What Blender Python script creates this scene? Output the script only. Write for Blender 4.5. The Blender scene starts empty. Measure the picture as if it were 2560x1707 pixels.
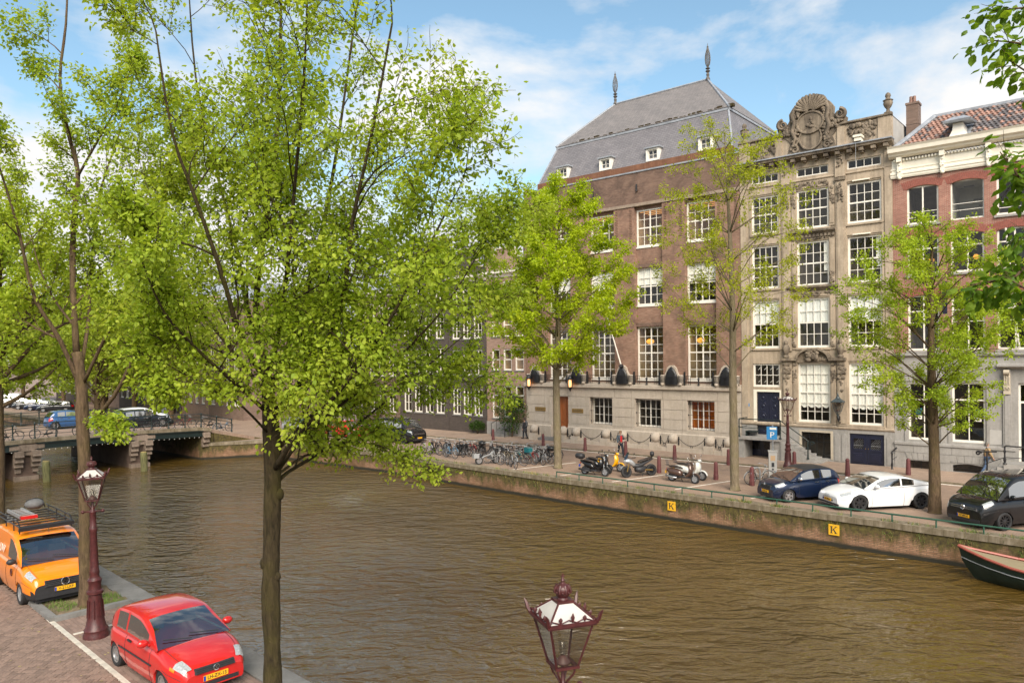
import bpy, math, random
from mathutils import Vector, Matrix
D = bpy.data
S = bpy.context.scene
COL = S.collection
R = math.radians
# ---------------------------------------------------------------- camera, sky, sun, exposure
EYE = 6.9
cam = D.cameras.new('camera')
cam.sensor_width = 36.0
cam.lens = 1850 / 2560 * 36
cam.shift_y = 36.5 / 2560
cam.clip_end = 3000
camo = D.objects.new('camera', cam)
COL.objects.link(camo)
_c, _s = math.cos(.01), math.sin(.01)
camo.matrix_world = Matrix(((_c, _s, 0, 0), (0, 0, -1, 0), (-_s, _c, 0, EYE), (0, 0, 0, 1)))
S.camera = camo

SUN_EL, SUN_AZ = R(39), R(172)       # azimuth measured clockwise from +Y
world = D.worlds.new('World')
S.world = world
world.use_nodes = True
wn, wl = world.node_tree.nodes, world.node_tree.links
wn.clear()
sky = wn.new('ShaderNodeTexSky')
sky.sky_type = 'NISHITA'
sky.sun_disc = False
sky.sun_elevation = SUN_EL
sky.sun_rotation = SUN_AZ
sky.air_density = 1.0
sky.dust_density = 1.0
sky.ozone_density = 1.0
hs = wn.new('ShaderNodeHueSaturation')
hs.inputs['Saturation'].default_value = 1.0
hs.inputs['Value'].default_value = 1.08
hs.inputs['Hue'].default_value = .482
wl.new(sky.outputs[0], hs.inputs['Color'])
b1 = wn.new('ShaderNodeBackground')
b1.inputs['Strength'].default_value = .084
wl.new(hs.outputs[0], b1.inputs['Color'])
b2 = wn.new('ShaderNodeBackground')
b2.inputs['Strength'].default_value = .48
CLOUD_OFFSET = (2, 8, 3)
tc = wn.new('ShaderNodeTexCoord')
sep = wn.new('ShaderNodeSeparateXYZ')
wl.new(tc.outputs['Generated'], sep.inputs[0])


def wmath(op, a, b):
 n = wn.new('ShaderNodeMath')
 n.operation = op
 for i, v in enumerate((a, b)):
  if isinstance(v, (int, float)):
   n.inputs[i].default_value = v
  else:
   wl.new(v, n.inputs[i])
 return n.outputs[0]


cmb = wn.new('ShaderNodeMapping')
cmb.inputs['Location'].default_value = CLOUD_OFFSET
cmb.inputs['Scale'].default_value = (1.0, 1.0, 2.1)
wl.new(tc.outputs['Generated'], cmb.inputs[0])
cn = wn.new('ShaderNodeTexNoise')
cn.inputs['Scale'].default_value = 2.6
cn.inputs['Detail'].default_value = 7
cn.inputs['Roughness'].default_value = .56
cn.inputs['Distortion'].default_value = .15
wl.new(cmb.outputs[0], cn.inputs['Vector'])
cover = wmath('SUBTRACT', cn.outputs['Fac'], wmath('MULTIPLY', wmath('MINIMUM', wmath('MAXIMUM', sep.outputs['Z'], 0.0), .42), .60))   # clouds crowd together towards the horizon
cr = wn.new('ShaderNodeValToRGB')
cr.color_ramp.elements[0].position = .235
cr.color_ramp.elements[1].position = .37
wl.new(cover, cr.inputs[0])
cn2 = wn.new('ShaderNodeTexNoise')
cn2.inputs['Scale'].default_value = 2.6
cn2.inputs['Detail'].default_value = 5
wl.new(cmb.outputs[0], cn2.inputs['Vector'])
cr2 = wn.new('ShaderNodeValToRGB')
cr2.color_ramp.elements[0].position = .3
cr2.color_ramp.elements[0].color = (.76, .77, .80, 1)
cr2.color_ramp.elements[1].position = .62
cr2.color_ramp.elements[1].color = (1.0, .98, .95, 1)
wl.new(cn2.outputs['Fac'], cr2.inputs[0])
wl.new(cr2.outputs[0], b2.inputs['Color'])
mx = wn.new('ShaderNodeMixShader')
wl.new(cr.outputs[0], mx.inputs[0])
wl.new(b1.outputs[0], mx.inputs[1])
wl.new(b2.outputs[0], mx.inputs[2])
wo = wn.new('ShaderNodeOutputWorld')
wl.new(mx.outputs[0], wo.inputs[0])

sun = D.lights.new('sun', 'SUN')
sun.energy = 2.6
sun.angle = R(40)
sun.color = (1, .90, .76)
suno = D.objects.new('sun', sun)
COL.objects.link(suno)
sd = Vector((math.sin(SUN_AZ) * math.cos(SUN_EL), math.cos(SUN_AZ) * math.cos(SUN_EL), math.sin(SUN_EL)))
suno.rotation_euler = sd.to_track_quat('Z', 'Y').to_euler()
suno.location = (0, -20, 60)

S.view_settings.view_transform = 'Standard'
S.view_settings.look = 'None'
S.view_settings.exposure = 1.2
S.view_settings.gamma = 1
S.render.engine = 'CYCLES'
cy = S.cycles
cy.max_bounces = 5
cy.diffuse_bounces = 2
cy.glossy_bounces = 2
cy.transmission_bounces = 3
cy.use_adaptive_sampling = True
cy.adaptive_threshold = .02
cy.transparent_max_bounces = 10
cy.use_denoising = True
cy.caustics_reflective = False
cy.caustics_refractive = False

# ---------------------------------------------------------------- helpers: objects
rnd = random.Random(11)
U = rnd.uniform


def tag(o, label=None, cat=None, group=None, kind=None):
 if label: o['label'] = label
 if cat: o['category'] = cat
 if group: o['group'] = group
 if kind: o['kind'] = kind
 return o


def thing(name, label, cat, loc=(0, 0, 0), rotz=0, group=None, scale=1):
 o = D.objects.new(name, None)
 o.empty_display_size = .2
 COL.objects.link(o)
 o.location = loc
 o.rotation_euler = (0, 0, rotz)
 o.scale = (scale,) * 3
 return tag(o, label, cat, group)


def link_mesh(name, me, parent=None, loc=(0, 0, 0), rot=(0, 0, 0), scale=(1, 1, 1)):
 o = D.objects.new(name, me)
 COL.objects.link(o)
 o.parent = parent
 o.location = loc
 o.rotation_euler = rot
 o.scale = scale
 return o


KIDS = {}


def copy_tree(o, parent=None, loc=None, rotz=None, label=None, scale=None, mats=None):
 c = o.copy()
 COL.objects.link(c)
 c.parent = parent
 if loc is not None: c.location = loc
 if rotz is not None: c.rotation_euler = (0, 0, rotz)
 if label: c['label'] = label
 if scale is not None: c.scale = (scale,) * 3
 if mats and c.data and hasattr(c.data, 'materials'):
  for i, m in enumerate(o.data.materials):
   if m.name in mats:
    c.material_slots[i].link = 'OBJECT'
    c.material_slots[i].material = mats[m.name]
 for ch in list(o.children):
  copy_tree(ch, c, mats=mats)
 return c


def new_text(txt, size, mat, parent, loc, rot, name='lettering', ext=.003, align='CENTER', sx=1, shear=0):
 cu = D.curves.new(name, 'FONT')
 cu.body = txt
 cu.size = size
 cu.extrude = ext
 cu.align_x = align
 cu.align_y = 'CENTER'
 cu.shear = shear
 cu.materials.append(mat)
 o = D.objects.new(name, cu)
 COL.objects.link(o)
 me = D.meshes.new_from_object(o.evaluated_get(bpy.context.evaluated_depsgraph_get()))
 D.objects.remove(o)
 if not me.materials: me.materials.append(mat)
 return link_mesh(name, me, parent, loc, rot, (sx, 1, 1))


class MB:
 """collects polygons and links them as one mesh object"""

 def __init__(s, M=None):
  s.v, s.f, s.m = [], [], []
  s.M = M

 def add(s, pts):
  n = len(s.v)
  if s.M is not None:
   pts = [s.M @ Vector(p) for p in pts]
  s.v.extend([tuple(p) for p in pts])
  return n

 def face(s, pts, m=0):
  n = s.add(pts)
  s.f.append(tuple(range(n, n + len(pts))))
  s.m.append(m)
  return s

 def box(s, x0, x1, y0, y1, z0, z1, m=0):
  n = s.add([(x0, y0, z0), (x1, y0, z0), (x1, y1, z0), (x0, y1, z0), (x0, y0, z1), (x1, y0, z1), (x1, y1, z1), (x0, y1, z1)])
  for q in ((0, 3, 2, 1), (4, 5, 6, 7), (0, 1, 5, 4), (1, 2, 6, 5), (2, 3, 7, 6), (3, 0, 4, 7)):
   s.f.append(tuple(n + i for i in q))
   s.m.append(m)
  return s

 def cbox(s, c, d, m=0):
  return s.box(c[0] - d[0] / 2, c[0] + d[0] / 2, c[1] - d[1] / 2, c[1] + d[1] / 2, c[2] - d[2] / 2, c[2] + d[2] / 2, m)

 def bar(s, a, b, w, h=None, m=0):
  """rectangular bar from a to b"""
  a, b = Vector(a), Vector(b)
  h = h or w
  d = (b - a).normalized()
  up = Vector((0, 0, 1)) if abs(d.z) < .95 else Vector((0, 1, 0))
  x = d.cross(up).normalized() * w / 2
  y = x.cross(d).normalized() * h / 2
  n = s.add([a - x - y, a + x - y, a + x + y, a - x + y, b - x - y, b + x - y, b + x + y, b - x + y])
  for q in ((0, 1, 2, 3), (7, 6, 5, 4), (4, 5, 1, 0), (5, 6, 2, 1), (6, 7, 3, 2), (7, 4, 0, 3)):
   s.f.append(tuple(n + i for i in q))
   s.m.append(m)
  return s

 def rings(s, rings, m=0, closed=True, cap=True):
  n = len(rings[0])
  ids = [s.add(r) for r in rings]
  for a, b in zip(ids, ids[1:]):
   for i in range(n if closed else n - 1):
    j = (i + 1) % n
    s.f.append((a + i, a + j, b + j, b + i))
    s.m.append(m)
  if cap and closed:
   s.f.append(tuple(reversed(range(ids[0], ids[0] + n))))
   s.m.append(m)
   s.f.append(tuple(range(ids[-1], ids[-1] + n)))
   s.m.append(m)
  return s

 def tube(s, pts, r, n=6, m=0, cap=True):
  pts = [Vector(p) for p in pts]
  if isinstance(r, (int, float)): r = [r] * len(pts)
  rs = []
  ref = None
  for i, p in enumerate(pts):
   d = (pts[min(i + 1, len(pts) - 1)] - pts[max(i - 1, 0)])
   if d.length < 1e-9: d = Vector((0, 0, 1))
   d.normalize()
   if ref is None:
    ref = Vector((1, 0, 0)) if abs(d.x) < .8 else Vector((0, 1, 0))
   x = (ref - d * ref.dot(d)).normalized()
   ref = x
   y = d.cross(x)
   rs.append([p + x * math.cos(6.28319 * k / n) * r[i] + y * math.sin(6.28319 * k / n) * r[i] for k in range(n)])
  return s.rings(rs, m, True, cap)

 def lathe(s, prof, n=12, c=(0, 0, 0), m=0, cap=True, rot=0):
  return s.rings([[(c[0] + r * math.cos(6.28319 * k / n + rot), c[1] + r * math.sin(6.28319 * k / n + rot), c[2] + z) for k in range(n)] for r, z in prof], m, True, cap)

 def ball(s, c, r, nu=10, nv=6, m=0):
  rx, ry, rz = (r, r, r) if isinstance(r, (int, float)) else r
  rs = []
  for j in range(nv + 1):
   a = -math.pi / 2 + math.pi * j / nv
   ca = max(math.cos(a), .02)
   rs.append([(c[0] + rx * ca * math.cos(6.28319 * k / nu), c[1] + ry * ca * math.sin(6.28319 * k / nu), c[2] + rz * math.sin(a)) for k in range(nu)])
  return s.rings(rs, m)

 def xz(s, poly, y0, y1, m=0):
  """extrude a polygon given in x,z from y0 (front) to y1"""
  n = len(poly)
  a = s.add([(x, y0, z) for x, z in poly])
  b = s.add([(x, y1, z) for x, z in poly])
  s.f.append(tuple(range(a, a + n)))
  s.m.append(m)
  s.f.append(tuple(reversed(range(b, b + n))))
  s.m.append(m)
  for i in range(n):
   j = (i + 1) % n
   s.f.append((a + j, a + i, b + i, b + j))
   s.m.append(m)
  return s

 def xy(s, poly, z0, z1, m=0):
  n = len(poly)
  a = s.add([(x, y, z0) for x, y in poly])
  b = s.add([(x, y, z1) for x, y in poly])
  s.f.append(tuple(reversed(range(a, a + n))))
  s.m.append(m)
  s.f.append(tuple(range(b, b + n)))
  s.m.append(m)
  for i in range(n):
   j = (i + 1) % n
   s.f.append((a + i, a + j, b + j, b + i))
   s.m.append(m)
  return s

 def mesh(s, name, mats, smooth=False):
  me = D.meshes.new(name)
  me.from_pydata(s.v, [], s.f)
  mats = mats if isinstance(mats, (list, tuple)) else [mats]
  for x in mats: me.materials.append(x)
  if len(mats) > 1: me.polygons.foreach_set('material_index', s.m)
  if smooth:
   me.polygons.foreach_set('use_smooth', [True] * len(s.f))
   if smooth is not True: me.set_sharp_from_angle(angle=R(smooth))
  me.update()
  return me

 def build(s, name, mats, parent=None, smooth=False, loc=(0, 0, 0), rotz=0):
  return link_mesh(name, s.mesh(name, mats, smooth), parent, loc, (0, 0, rotz))


# ---------------------------------------------------------------- helpers: materials
MATS = {}


def nt(name):
 m = D.materials.new(name)
 m.use_nodes = True
 t = m.node_tree
 p = t.nodes['Principled BSDF']
 MATS[name] = m
 return m, t, p


def nn(t, typ, **kw):
 n = t.nodes.new(typ)
 for k, v in kw.items():
  if k in n.inputs: n.inputs[k].default_value = v
  else: setattr(n, k, v)
 return n


def coords(t, scale=(1, 1, 1), rot=(0, 0, 0), kind='Object'):
 c = nn(t, 'ShaderNodeTexCoord')
 mp = nn(t, 'ShaderNodeMapping')
 mp.inputs['Scale'].default_value = scale
 mp.inputs['Rotation'].default_value = rot
 t.links.new(c.outputs[kind], mp.inputs[0])
 return mp.outputs[0]


def ramp(t, src, stops):
 r = nn(t, 'ShaderNodeValToRGB')
 e = r.color_ramp.elements
 while len(e) < len(stops): e.new(.5)
 for k, (p, c) in zip(e, stops):
  k.position = p
  k.color = (*c, 1) if len(c) == 3 else c
 t.links.new(src, r.inputs[0])
 return r.outputs[0]


def mixc(t, fac, a, b, mode='MIX'):
 n = nn(t, 'ShaderNodeMix', data_type='RGBA', blend_type=mode)
 for i, v in ((0, fac), (6, a), (7, b)):
  if isinstance(v, (int, float)): n.inputs[i].default_value = v
  elif isinstance(v, tuple): n.inputs[i].default_value = (*v, 1)
  else: t.links.new(v, n.inputs[i])
 return n.outputs[2]


def noise(t, vec, scale, detail=4, rough=.55, dist=0):
 n = nn(t, 'ShaderNodeTexNoise', Scale=scale, Detail=detail, Roughness=rough, Distortion=dist)
 if vec is not None: t.links.new(vec, n.inputs['Vector'])
 return n.outputs['Fac']


def bump(t, p, h, strength=.3, dist=.02):
 b = nn(t, 'ShaderNodeBump', Strength=strength, Distance=dist)
 t.links.new(h, b.inputs['Height'])
 t.links.new(b.outputs[0], p.inputs['Normal'])


def sc(c, k):
 return tuple(min(1, x * k) for x in c)


def pm(name, col, rough=.6, var=.18, scale=6, bmp=0, metal=0, coat=0, spec=.5, stretch=(1, 1, 1), kind='Object', objvar=0):
 """plain material: colour broken up by two noises, optional relief and object-to-object variation"""
 if name in MATS: return MATS[name]
 m, t, p = nt(name)
 v = coords(t, stretch, kind=kind)
 n1 = noise(t, v, scale, 6, .6)
 c = ramp(t, n1, [(.3, sc(col, 1 - var)), (.7, sc(col, 1 + var))])
 if objvar:
  oi = nn(t, 'ShaderNodeObjectInfo')
  hv = nn(t, 'ShaderNodeMapRange')
  hv.inputs[3].default_value = 1 - objvar
  hv.inputs[4].default_value = 1 + objvar
  t.links.new(oi.outputs['Random'], hv.inputs[0])
  h = nn(t, 'ShaderNodeHueSaturation')
  t.links.new(hv.outputs[0], h.inputs['Value'])
  t.links.new(c, h.inputs['Color'])
  c = h.outputs[0]
 t.links.new(c, p.inputs['Base Color'])
 p.inputs['Roughness'].default_value = rough
 p.inputs['Metallic'].default_value = metal
 p.inputs['Specular IOR Level'].default_value = spec
 if coat:
  p.inputs['Coat Weight'].default_value = coat
  p.inputs['Coat Roughness'].default_value = .04
 if bmp: bump(t, p, noise(t, v, scale * 6, 5, .7), bmp, .02)
 return m


def brickmat(name, c1, c2, mortar, bw=.21, bh=.065, mort=.012, stain=(0, 0, 0), stainamt=0, axis='xz', bmp=.5, rough=.85):
 m, t, p = nt(name)
 tcx = nn(t, 'ShaderNodeTexCoord')
 sp = nn(t, 'ShaderNodeSeparateXYZ')
 t.links.new(tcx.outputs['Object'], sp.inputs[0])
 ad = nn(t, 'ShaderNodeMath', operation='ADD')
 t.links.new(sp.outputs[0], ad.inputs[0])
 t.links.new(sp.outputs[1], ad.inputs[1])
 cb = nn(t, 'ShaderNodeCombineXYZ')
 if axis == 'xz':
  t.links.new(ad.outputs[0], cb.inputs[0])
  t.links.new(sp.outputs[2], cb.inputs[1])
 else:
  t.links.new(sp.outputs[0], cb.inputs[0])
  t.links.new(sp.outputs[1], cb.inputs[1])
 b = nn(t, 'ShaderNodeTexBrick')
 b.inputs['Scale'].default_value = 1
 b.inputs['Brick Width'].default_value = bw
 b.inputs['Row Height'].default_value = bh
 b.inputs['Mortar Size'].default_value = mort
 b.inputs['Mortar Smooth'].default_value = .2
 b.inputs['Color1'].default_value = (*c1, 1)
 b.inputs['Color2'].default_value = (*c2, 1)
 b.inputs['Mortar'].default_value = (*mortar, 1)
 t.links.new(cb.outputs[0], b.inputs['Vector'])
 n = noise(t, cb.outputs[0], .9, 6, .62)
 g = ramp(t, n, [(.25, (.66, .66, .66)), (.72, (1.0, 1.0, 1.0))])
 c = mixc(t, 1.0, b.outputs['Color'], g, 'MULTIPLY')
 mp = nn(t, 'ShaderNodeMapping')
 mp.inputs['Scale'].default_value = (1.3, 9, 1)
 t.links.new(cb.outputs[0], mp.inputs[0])
 c = mixc(t, .75, c, ramp(t, noise(t, mp.outputs[0], 1.0, 6, .75), [(.32, (.66, .64, .62)), (.7, (1.2, 1.17, 1.13))]), 'MULTIPLY')
 if stainamt:
  n2 = noise(t, cb.outputs[0], .55, 8, .7, .6)
  f = ramp(t, n2, [(.46, (0, 0, 0)), (.66, (stainamt,) * 3)])
  c = mixc(t, f, c, stain)
 t.links.new(c, p.inputs['Base Color'])
 p.inputs['Roughness'].default_value = rough
 if bmp: bump(t, p, b.outputs['Fac'], -bmp, .012)
 return m


def glassmat(name, tint, refl=1.0, rough=.02):
 """thin window glass: mostly clear, mirror-like at glancing angles"""
 m, t, p = nt(name)
 t.nodes.remove(p)
 out = t.nodes['Material Output']
 tr = nn(t, 'ShaderNodeBsdfTransparent')
 tr.inputs[0].default_value = (*tint, 1)
 gl = nn(t, 'ShaderNodeBsdfGlossy')
 gl.inputs['Roughness'].default_value = rough
 v = coords(t, (1, 1, 1))
 b = nn(t, 'ShaderNodeBump', Strength=.12, Distance=.02)
 t.links.new(noise(t, v, 1.7, 1), b.inputs['Height'])
 t.links.new(b.outputs[0], gl.inputs['Normal'])
 fr = nn(t, 'ShaderNodeFresnel')
 ge = nn(t, 'ShaderNodeNewGeometry')
 io = nn(t, 'ShaderNodeMapRange')      # same reflectance from both sides of the sheet
 io.inputs[3].default_value = 1.55
 io.inputs[4].default_value = 1 / 1.55
 t.links.new(ge.outputs['Backfacing'], io.inputs[0])
 t.links.new(io.outputs[0], fr.inputs['IOR'])
 mu = nn(t, 'ShaderNodeMath', operation='MULTIPLY')
 mu.inputs[1].default_value = refl
 mu.use_clamp = True
 t.links.new(fr.outputs[0], mu.inputs[0])
 ms = nn(t, 'ShaderNodeMixShader')
 t.links.new(mu.outputs[0], ms.inputs[0])
 t.links.new(tr.outputs[0], ms.inputs[1])
 t.links.new(gl.outputs[0], ms.inputs[2])
 t.links.new(ms.outputs[0], out.inputs[0])
 return m


def emit(name, col, strength):
 m, t, p = nt(name)
 p.inputs['Base Color'].default_value = (*col, 1)
 p.inputs['Emission Color'].default_value = (*col, 1)
 p.inputs['Emission Strength'].default_value = strength
 return m


def stonemat(name, col, stain, amt=.8, scale=.8, rough=.85, lo=.45, hi=.68):
 """weathered stone: blotches plus streaks running down, fine grain relief"""
 m, t, p = nt(name)
 v = coords(t)
 vs = coords(t, (2.2, 2.2, .28))
 a = noise(t, v, scale, 7, .65)
 b = noise(t, vs, 1.6, 7, .7, .3)
 ad = nn(t, 'ShaderNodeMath', operation='MULTIPLY')
 t.links.new(a, ad.inputs[0])
 t.links.new(b, ad.inputs[1])
 sq = nn(t, 'ShaderNodeMath', operation='SQRT')
 t.links.new(ad.outputs[0], sq.inputs[0])
 f = ramp(t, sq.outputs[0], [(lo, (0, 0, 0)), (hi, (amt,) * 3)])
 g = ramp(t, noise(t, v, 9, 6, .7), [(.3, sc(col, .86)), (.7, sc(col, 1.1))])
 c = mixc(t, f, g, stain)
 t.links.new(c, p.inputs['Base Color'])
 p.inputs['Roughness'].default_value = rough
 p.inputs['Specular IOR Level'].default_value = .25
 bump(t, p, noise(t, v, 40, 5, .7), .25, .008)
 return m


M = MATS
pm('white_paint', (.78, .74, .66), .45, .05, 3)
pm('cream_paint', (.80, .75, .63), .5, .06, 3)
pm('dark_green_paint', (.010, .020, .019), .4, .2, 5)
pm('black_iron', (.012, .012, .014), .42, .2, 8)
pm('maroon_paint', (.062, .014, .014), .42, .4, 14, .15, spec=.5)
pm('grey_steel', (.33, .34, .35), .4, .1, 8, metal=.4)
pm('chrome', (.75, .75, .76), .12, .04, 8, metal=1)
pm('rubber', (.017, .017, .018), .75, .2, 12)
pm('dark_plastic', (.022, .022, .025), .55, .15, 12)
pm('alloy', (.45, .45, .46), .3, .08, 10, metal=.8)
pm('black_alloy', (.018, .018, .02), .3, .1, 10)
pm('interior_dark', (.11, .085, .06), .9, .5, 1.3)
pm('interior_warm', (.50, .34, .20), .9, .35, .9)
pm('interior_pale', (.45, .42, .37), .9, .2, .9)
pm('curtain', (.86, .83, .76), .9, .07, 7, 0, stretch=(9, 9, .3))
pm('navy_paint', (.010, .013, .032), .3, .2, 4, spec=.6)
pm('door_wood', (.30, .085, .018), .4, .3, 3, .05, stretch=(8, 8, .6))
pm('brass', (.30, .19, .06), .4, .25, 20, metal=.6)
pm('lead_grey', (.27, .29, .32), .5, .25, 3)
pm('concrete_band', (.27, .21, .16), .85, .25, 3, .2)
glassmat('glass', (.95, .97, .96), 1.25)
glassmat('lamp_glass', (.80, .79, .76), 1.6, .10)
stonemat('granite', (.47, .405, .335), (.28, .23, .175), .55, .9, .8)
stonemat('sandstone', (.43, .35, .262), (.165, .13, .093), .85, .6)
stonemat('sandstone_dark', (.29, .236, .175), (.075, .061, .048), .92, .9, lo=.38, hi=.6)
stonemat('grey_stone', (.33, .315, .295), (.17, .16, .145), .6, .7)
stonemat('quay_coping', (.30, .25, .185), (.10, .08, .045), .9, 1.3, lo=.38, hi=.6)
stonemat('pier_stone', (.27, .21, .165), (.07, .055, .04), .85, .9, lo=.42)
brickmat('brown_brick', (.30, .162, .112), (.385, .238, .170), (.27, .19, .145), .22, .06, .008, (.06, .035, .025), .6, bmp=.4)
brickmat('brown_brick_dark', (.195, .115, .084), (.265, .168, .125), (.19, .14, .11), .22, .06, .008, (.04, .025, .02), .7, bmp=.4)
brickmat('red_brick', (.30, .092, .066), (.39, .15, .108), (.46, .34, .27), .22, .0625, .012, (.12, .04, .03), .3)
brickmat('pink_brick', (.33, .205, .155), (.39, .255, .195), (.34, .26, .21), .22, .0625, .010)
brickmat('dark_brick', (.07, .056, .050), (.10, .08, .07), (.09, .078, .07), .22, .0625, .008)
brickmat('house_brick', (.19, .12, .09), (.235, .155, .12), (.22, .17, .14), .22, .0625, .01)
# ---------------------------------------------------------------- setting materials
def water_material():
 m, t, p = nt('canal_water')
 v = coords(t, (1, 1, 1))
 v1 = coords(t, (.55, 1.0, 1), (0, 0, R(8)))
 v2 = coords(t, (.6, 1.0, 1), (0, 0, R(-20)))
 a = noise(t, v1, 1.7, 2, .5, .6)
 b = noise(t, v2, 4.6, 3, .6, .9)
 c = noise(t, v1, 9.5, 3, .6, .4)
 gust = ramp(t, noise(t, v, .075, 3, .55), [(.36, (.22,) * 3), (.62, (1.1,) * 3)])
 tot = None
 for src, k in ((a, 1.0), (b, .26), (c, .04)):
  q = nn(t, 'ShaderNodeMath', operation='MULTIPLY_ADD')
  q.inputs[1].default_value = k
  t.links.new(src, q.inputs[0])
  if tot is not None: t.links.new(tot, q.inputs[2])
  else: q.inputs[2].default_value = 0
  tot = q.outputs[0]
 s3 = nn(t, 'ShaderNodeMath', operation='MULTIPLY')
 t.links.new(tot, s3.inputs[0])
 t.links.new(gust, s3.inputs[1])
 bump(t, p, s3.outputs[0], 1.0, .42)
 murk = ramp(t, noise(t, v, .12, 4, .6), [(.3, (.080, .047, .009)), (.7, (.112, .070, .016))])
 t.links.new(murk, p.inputs['Base Color'])
 p.inputs['Roughness'].default_value = .03
 p.inputs['IOR'].default_value = 1.95
 return m


def paver_material(name, c1, c2, mort, rot, bw=.2, bh=.1):
 m, t, p = nt(name)
 v = coords(t, (1, 1, 1), (0, 0, rot))
 b = nn(t, 'ShaderNodeTexBrick')
 for k, x in (('Scale', 1), ('Brick Width', bw), ('Row Height', bh), ('Mortar Size', .006), ('Mortar Smooth', .3)):
  b.inputs[k].default_value = x
 b.inputs['Color1'].default_value = (*c1, 1)
 b.inputs['Color2'].default_value = (*c2, 1)
 b.inputs['Mortar'].default_value = (*mort, 1)
 t.links.new(v, b.inputs['Vector'])
 w = ramp(t, noise(t, v, .45, 8, .65), [(.25, (.70, .70, .70)), (.75, (1.12, 1.09, 1.05))])
 c = mixc(t, 1.0, b.outputs['Color'], w, 'MULTIPLY')
 d = ramp(t, noise(t, v, 2.3, 8, .75), [(.55, (0, 0, 0)), (.8, (.55, .55, .55))])
 c = mixc(t, d, c, (.20, .15, .10))
 t.links.new(c, p.inputs['Base Color'])
 p.inputs['Roughness'].default_value = .82
 bump(t, p, b.outputs['Fac'], -.4, .008)
 return m


def quay_material():
 m = brickmat('quay_brick', (.29, .145, .08), (.43, .25, .15), (.17, .12, .075), .24, .07, .013, (.10, .055, .02), .95)
 t = m.node_tree
 p = t.nodes['Principled BSDF']
 src = p.inputs['Base Color'].links[0].from_socket
 v = coords(t)
 sp = nn(t, 'ShaderNodeSeparateXYZ')
 t.links.new(v, sp.inputs[0])
 # moss hangs from under the coping, black slime stands at the waterline
 vs = coords(t, (1, 1, .35))
 n = noise(t, vs, 1.1, 8, .72)
 h = nn(t, 'ShaderNodeMapRange')
 h.inputs[1].default_value = -1.0
 h.inputs[2].default_value = -.2
 h.inputs[3].default_value = -.10
 h.inputs[4].default_value = .16
 t.links.new(sp.outputs[2], h.inputs[0])
 ad = nn(t, 'ShaderNodeMath', operation='ADD')
 t.links.new(n, ad.inputs[0])
 t.links.new(h.outputs[0], ad.inputs[1])
 f = ramp(t, ad.outputs[0], [(.44, (0, 0, 0)), (.58, (.95, .95, .95))])
 moss = ramp(t, noise(t, v, 6, 5), [(.35, (.030, .022, .007)), (.7, (.115, .095, .02))])
 c = mixc(t, f, src, moss)
 h2 = nn(t, 'ShaderNodeMapRange')
 h2.inputs[1].default_value = -1.17
 h2.inputs[2].default_value = -1.06
 h2.inputs[3].default_value = 1
 h2.inputs[4].default_value = 0
 a2 = nn(t, 'ShaderNodeMath', operation='MULTIPLY_ADD')
 a2.inputs[1].default_value = .10
 t.links.new(noise(t, v, 3, 4), a2.inputs[0])
 t.links.new(sp.outputs[2], a2.inputs[2])
 a3 = nn(t, 'ShaderNodeMath', operation='SUBTRACT')
 a3.inputs[1].default_value = .05
 t.links.new(a2.outputs[0], a3.inputs[0])
 t.links.new(a3.outputs[0], h2.inputs[0])
 c = mixc(t, h2.outputs[0], c, (.018, .016, .008))
 t.links.new(c, p.inputs['Base Color'])
 return m


water_material()
quay_material()
paver_material('far_pavers', (.28, .195, .145), (.34, .245, .185), (.18, .13, .10), R(43))
paver_material('walk_pavers', (.32, .23, .175), (.37, .275, .21), (.22, .165, .125), R(-2), .3, .3)
pm('paver_brick', (.215, .147, .114), .82, .22, 30, .15, objvar=.22)
pm('paver_bed', (.095, .07, .052), .95, .3, 20, .2)
pm('parking_brick', (.22, .15, .12), .85, .25, 20, .15, objvar=.2)
pm('white_tile', (.52, .48, .41), .8, .16, 8, .1, objvar=.1)
pm('road_paint', (.66, .61, .53), .85, .3, 5)
stonemat('kerb_stone', (.20, .195, .185), (.10, .095, .085), .7, 1.5)
pm('soil', (.16, .12, .07), .95, .35, 5, .5)
pm('earth', (.12, .09, .06), .95, .3, 3)
pm('grass_blade', (.095, .16, .02), .7, .45, 1.5)
pm('dry_weed', (.30, .23, .08), .8, .4, 2)
pm('white_blossom', (.7, .7, .66), .7, .1, 9)

WZ = -1.3
FAR = [(-122.8, 150), (-34.8, 68.6), (-25.3, 60.4), (-21, 62.2), (-9.3, 52.9), (2.7, 41.3), (16.6, 28.6), (45, 2.6)]
ND = Vector((.7235, -.6904))


def npt(s, off=0, z=0):
 """point on the near quay line, off metres back from the water"""
 return Vector((-6.54 + ND.x * s - .6904 * off, 17.7 + ND.y * s - .7235 * off, z))


def struct(name, mb, mats, **k):
 o = mb.build(name, mats, **k)
 o['kind'] = 'structure'
 return o


mb = MB()
mb.face([(-900, -300, WZ), (900, -300, WZ), (900, 900, WZ), (-900, 900, WZ)])
struct('canal_water', mb, M['canal_water'])
mb = MB()
mb.face([(x, y, 0) for x, y in FAR] + [(1500, -200, 0), (1500, 2000, 0), (-1800, 2000, 0)])
struct('far_street', mb, M['far_pavers'])
mb = MB()
mb.face([tuple(npt(-150)), tuple(npt(90)), (400, -300, 0), (-700, -300, 0), (-900, 300, 0)])
near = struct('near_street', mb, M['paver_bed'])


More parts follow.
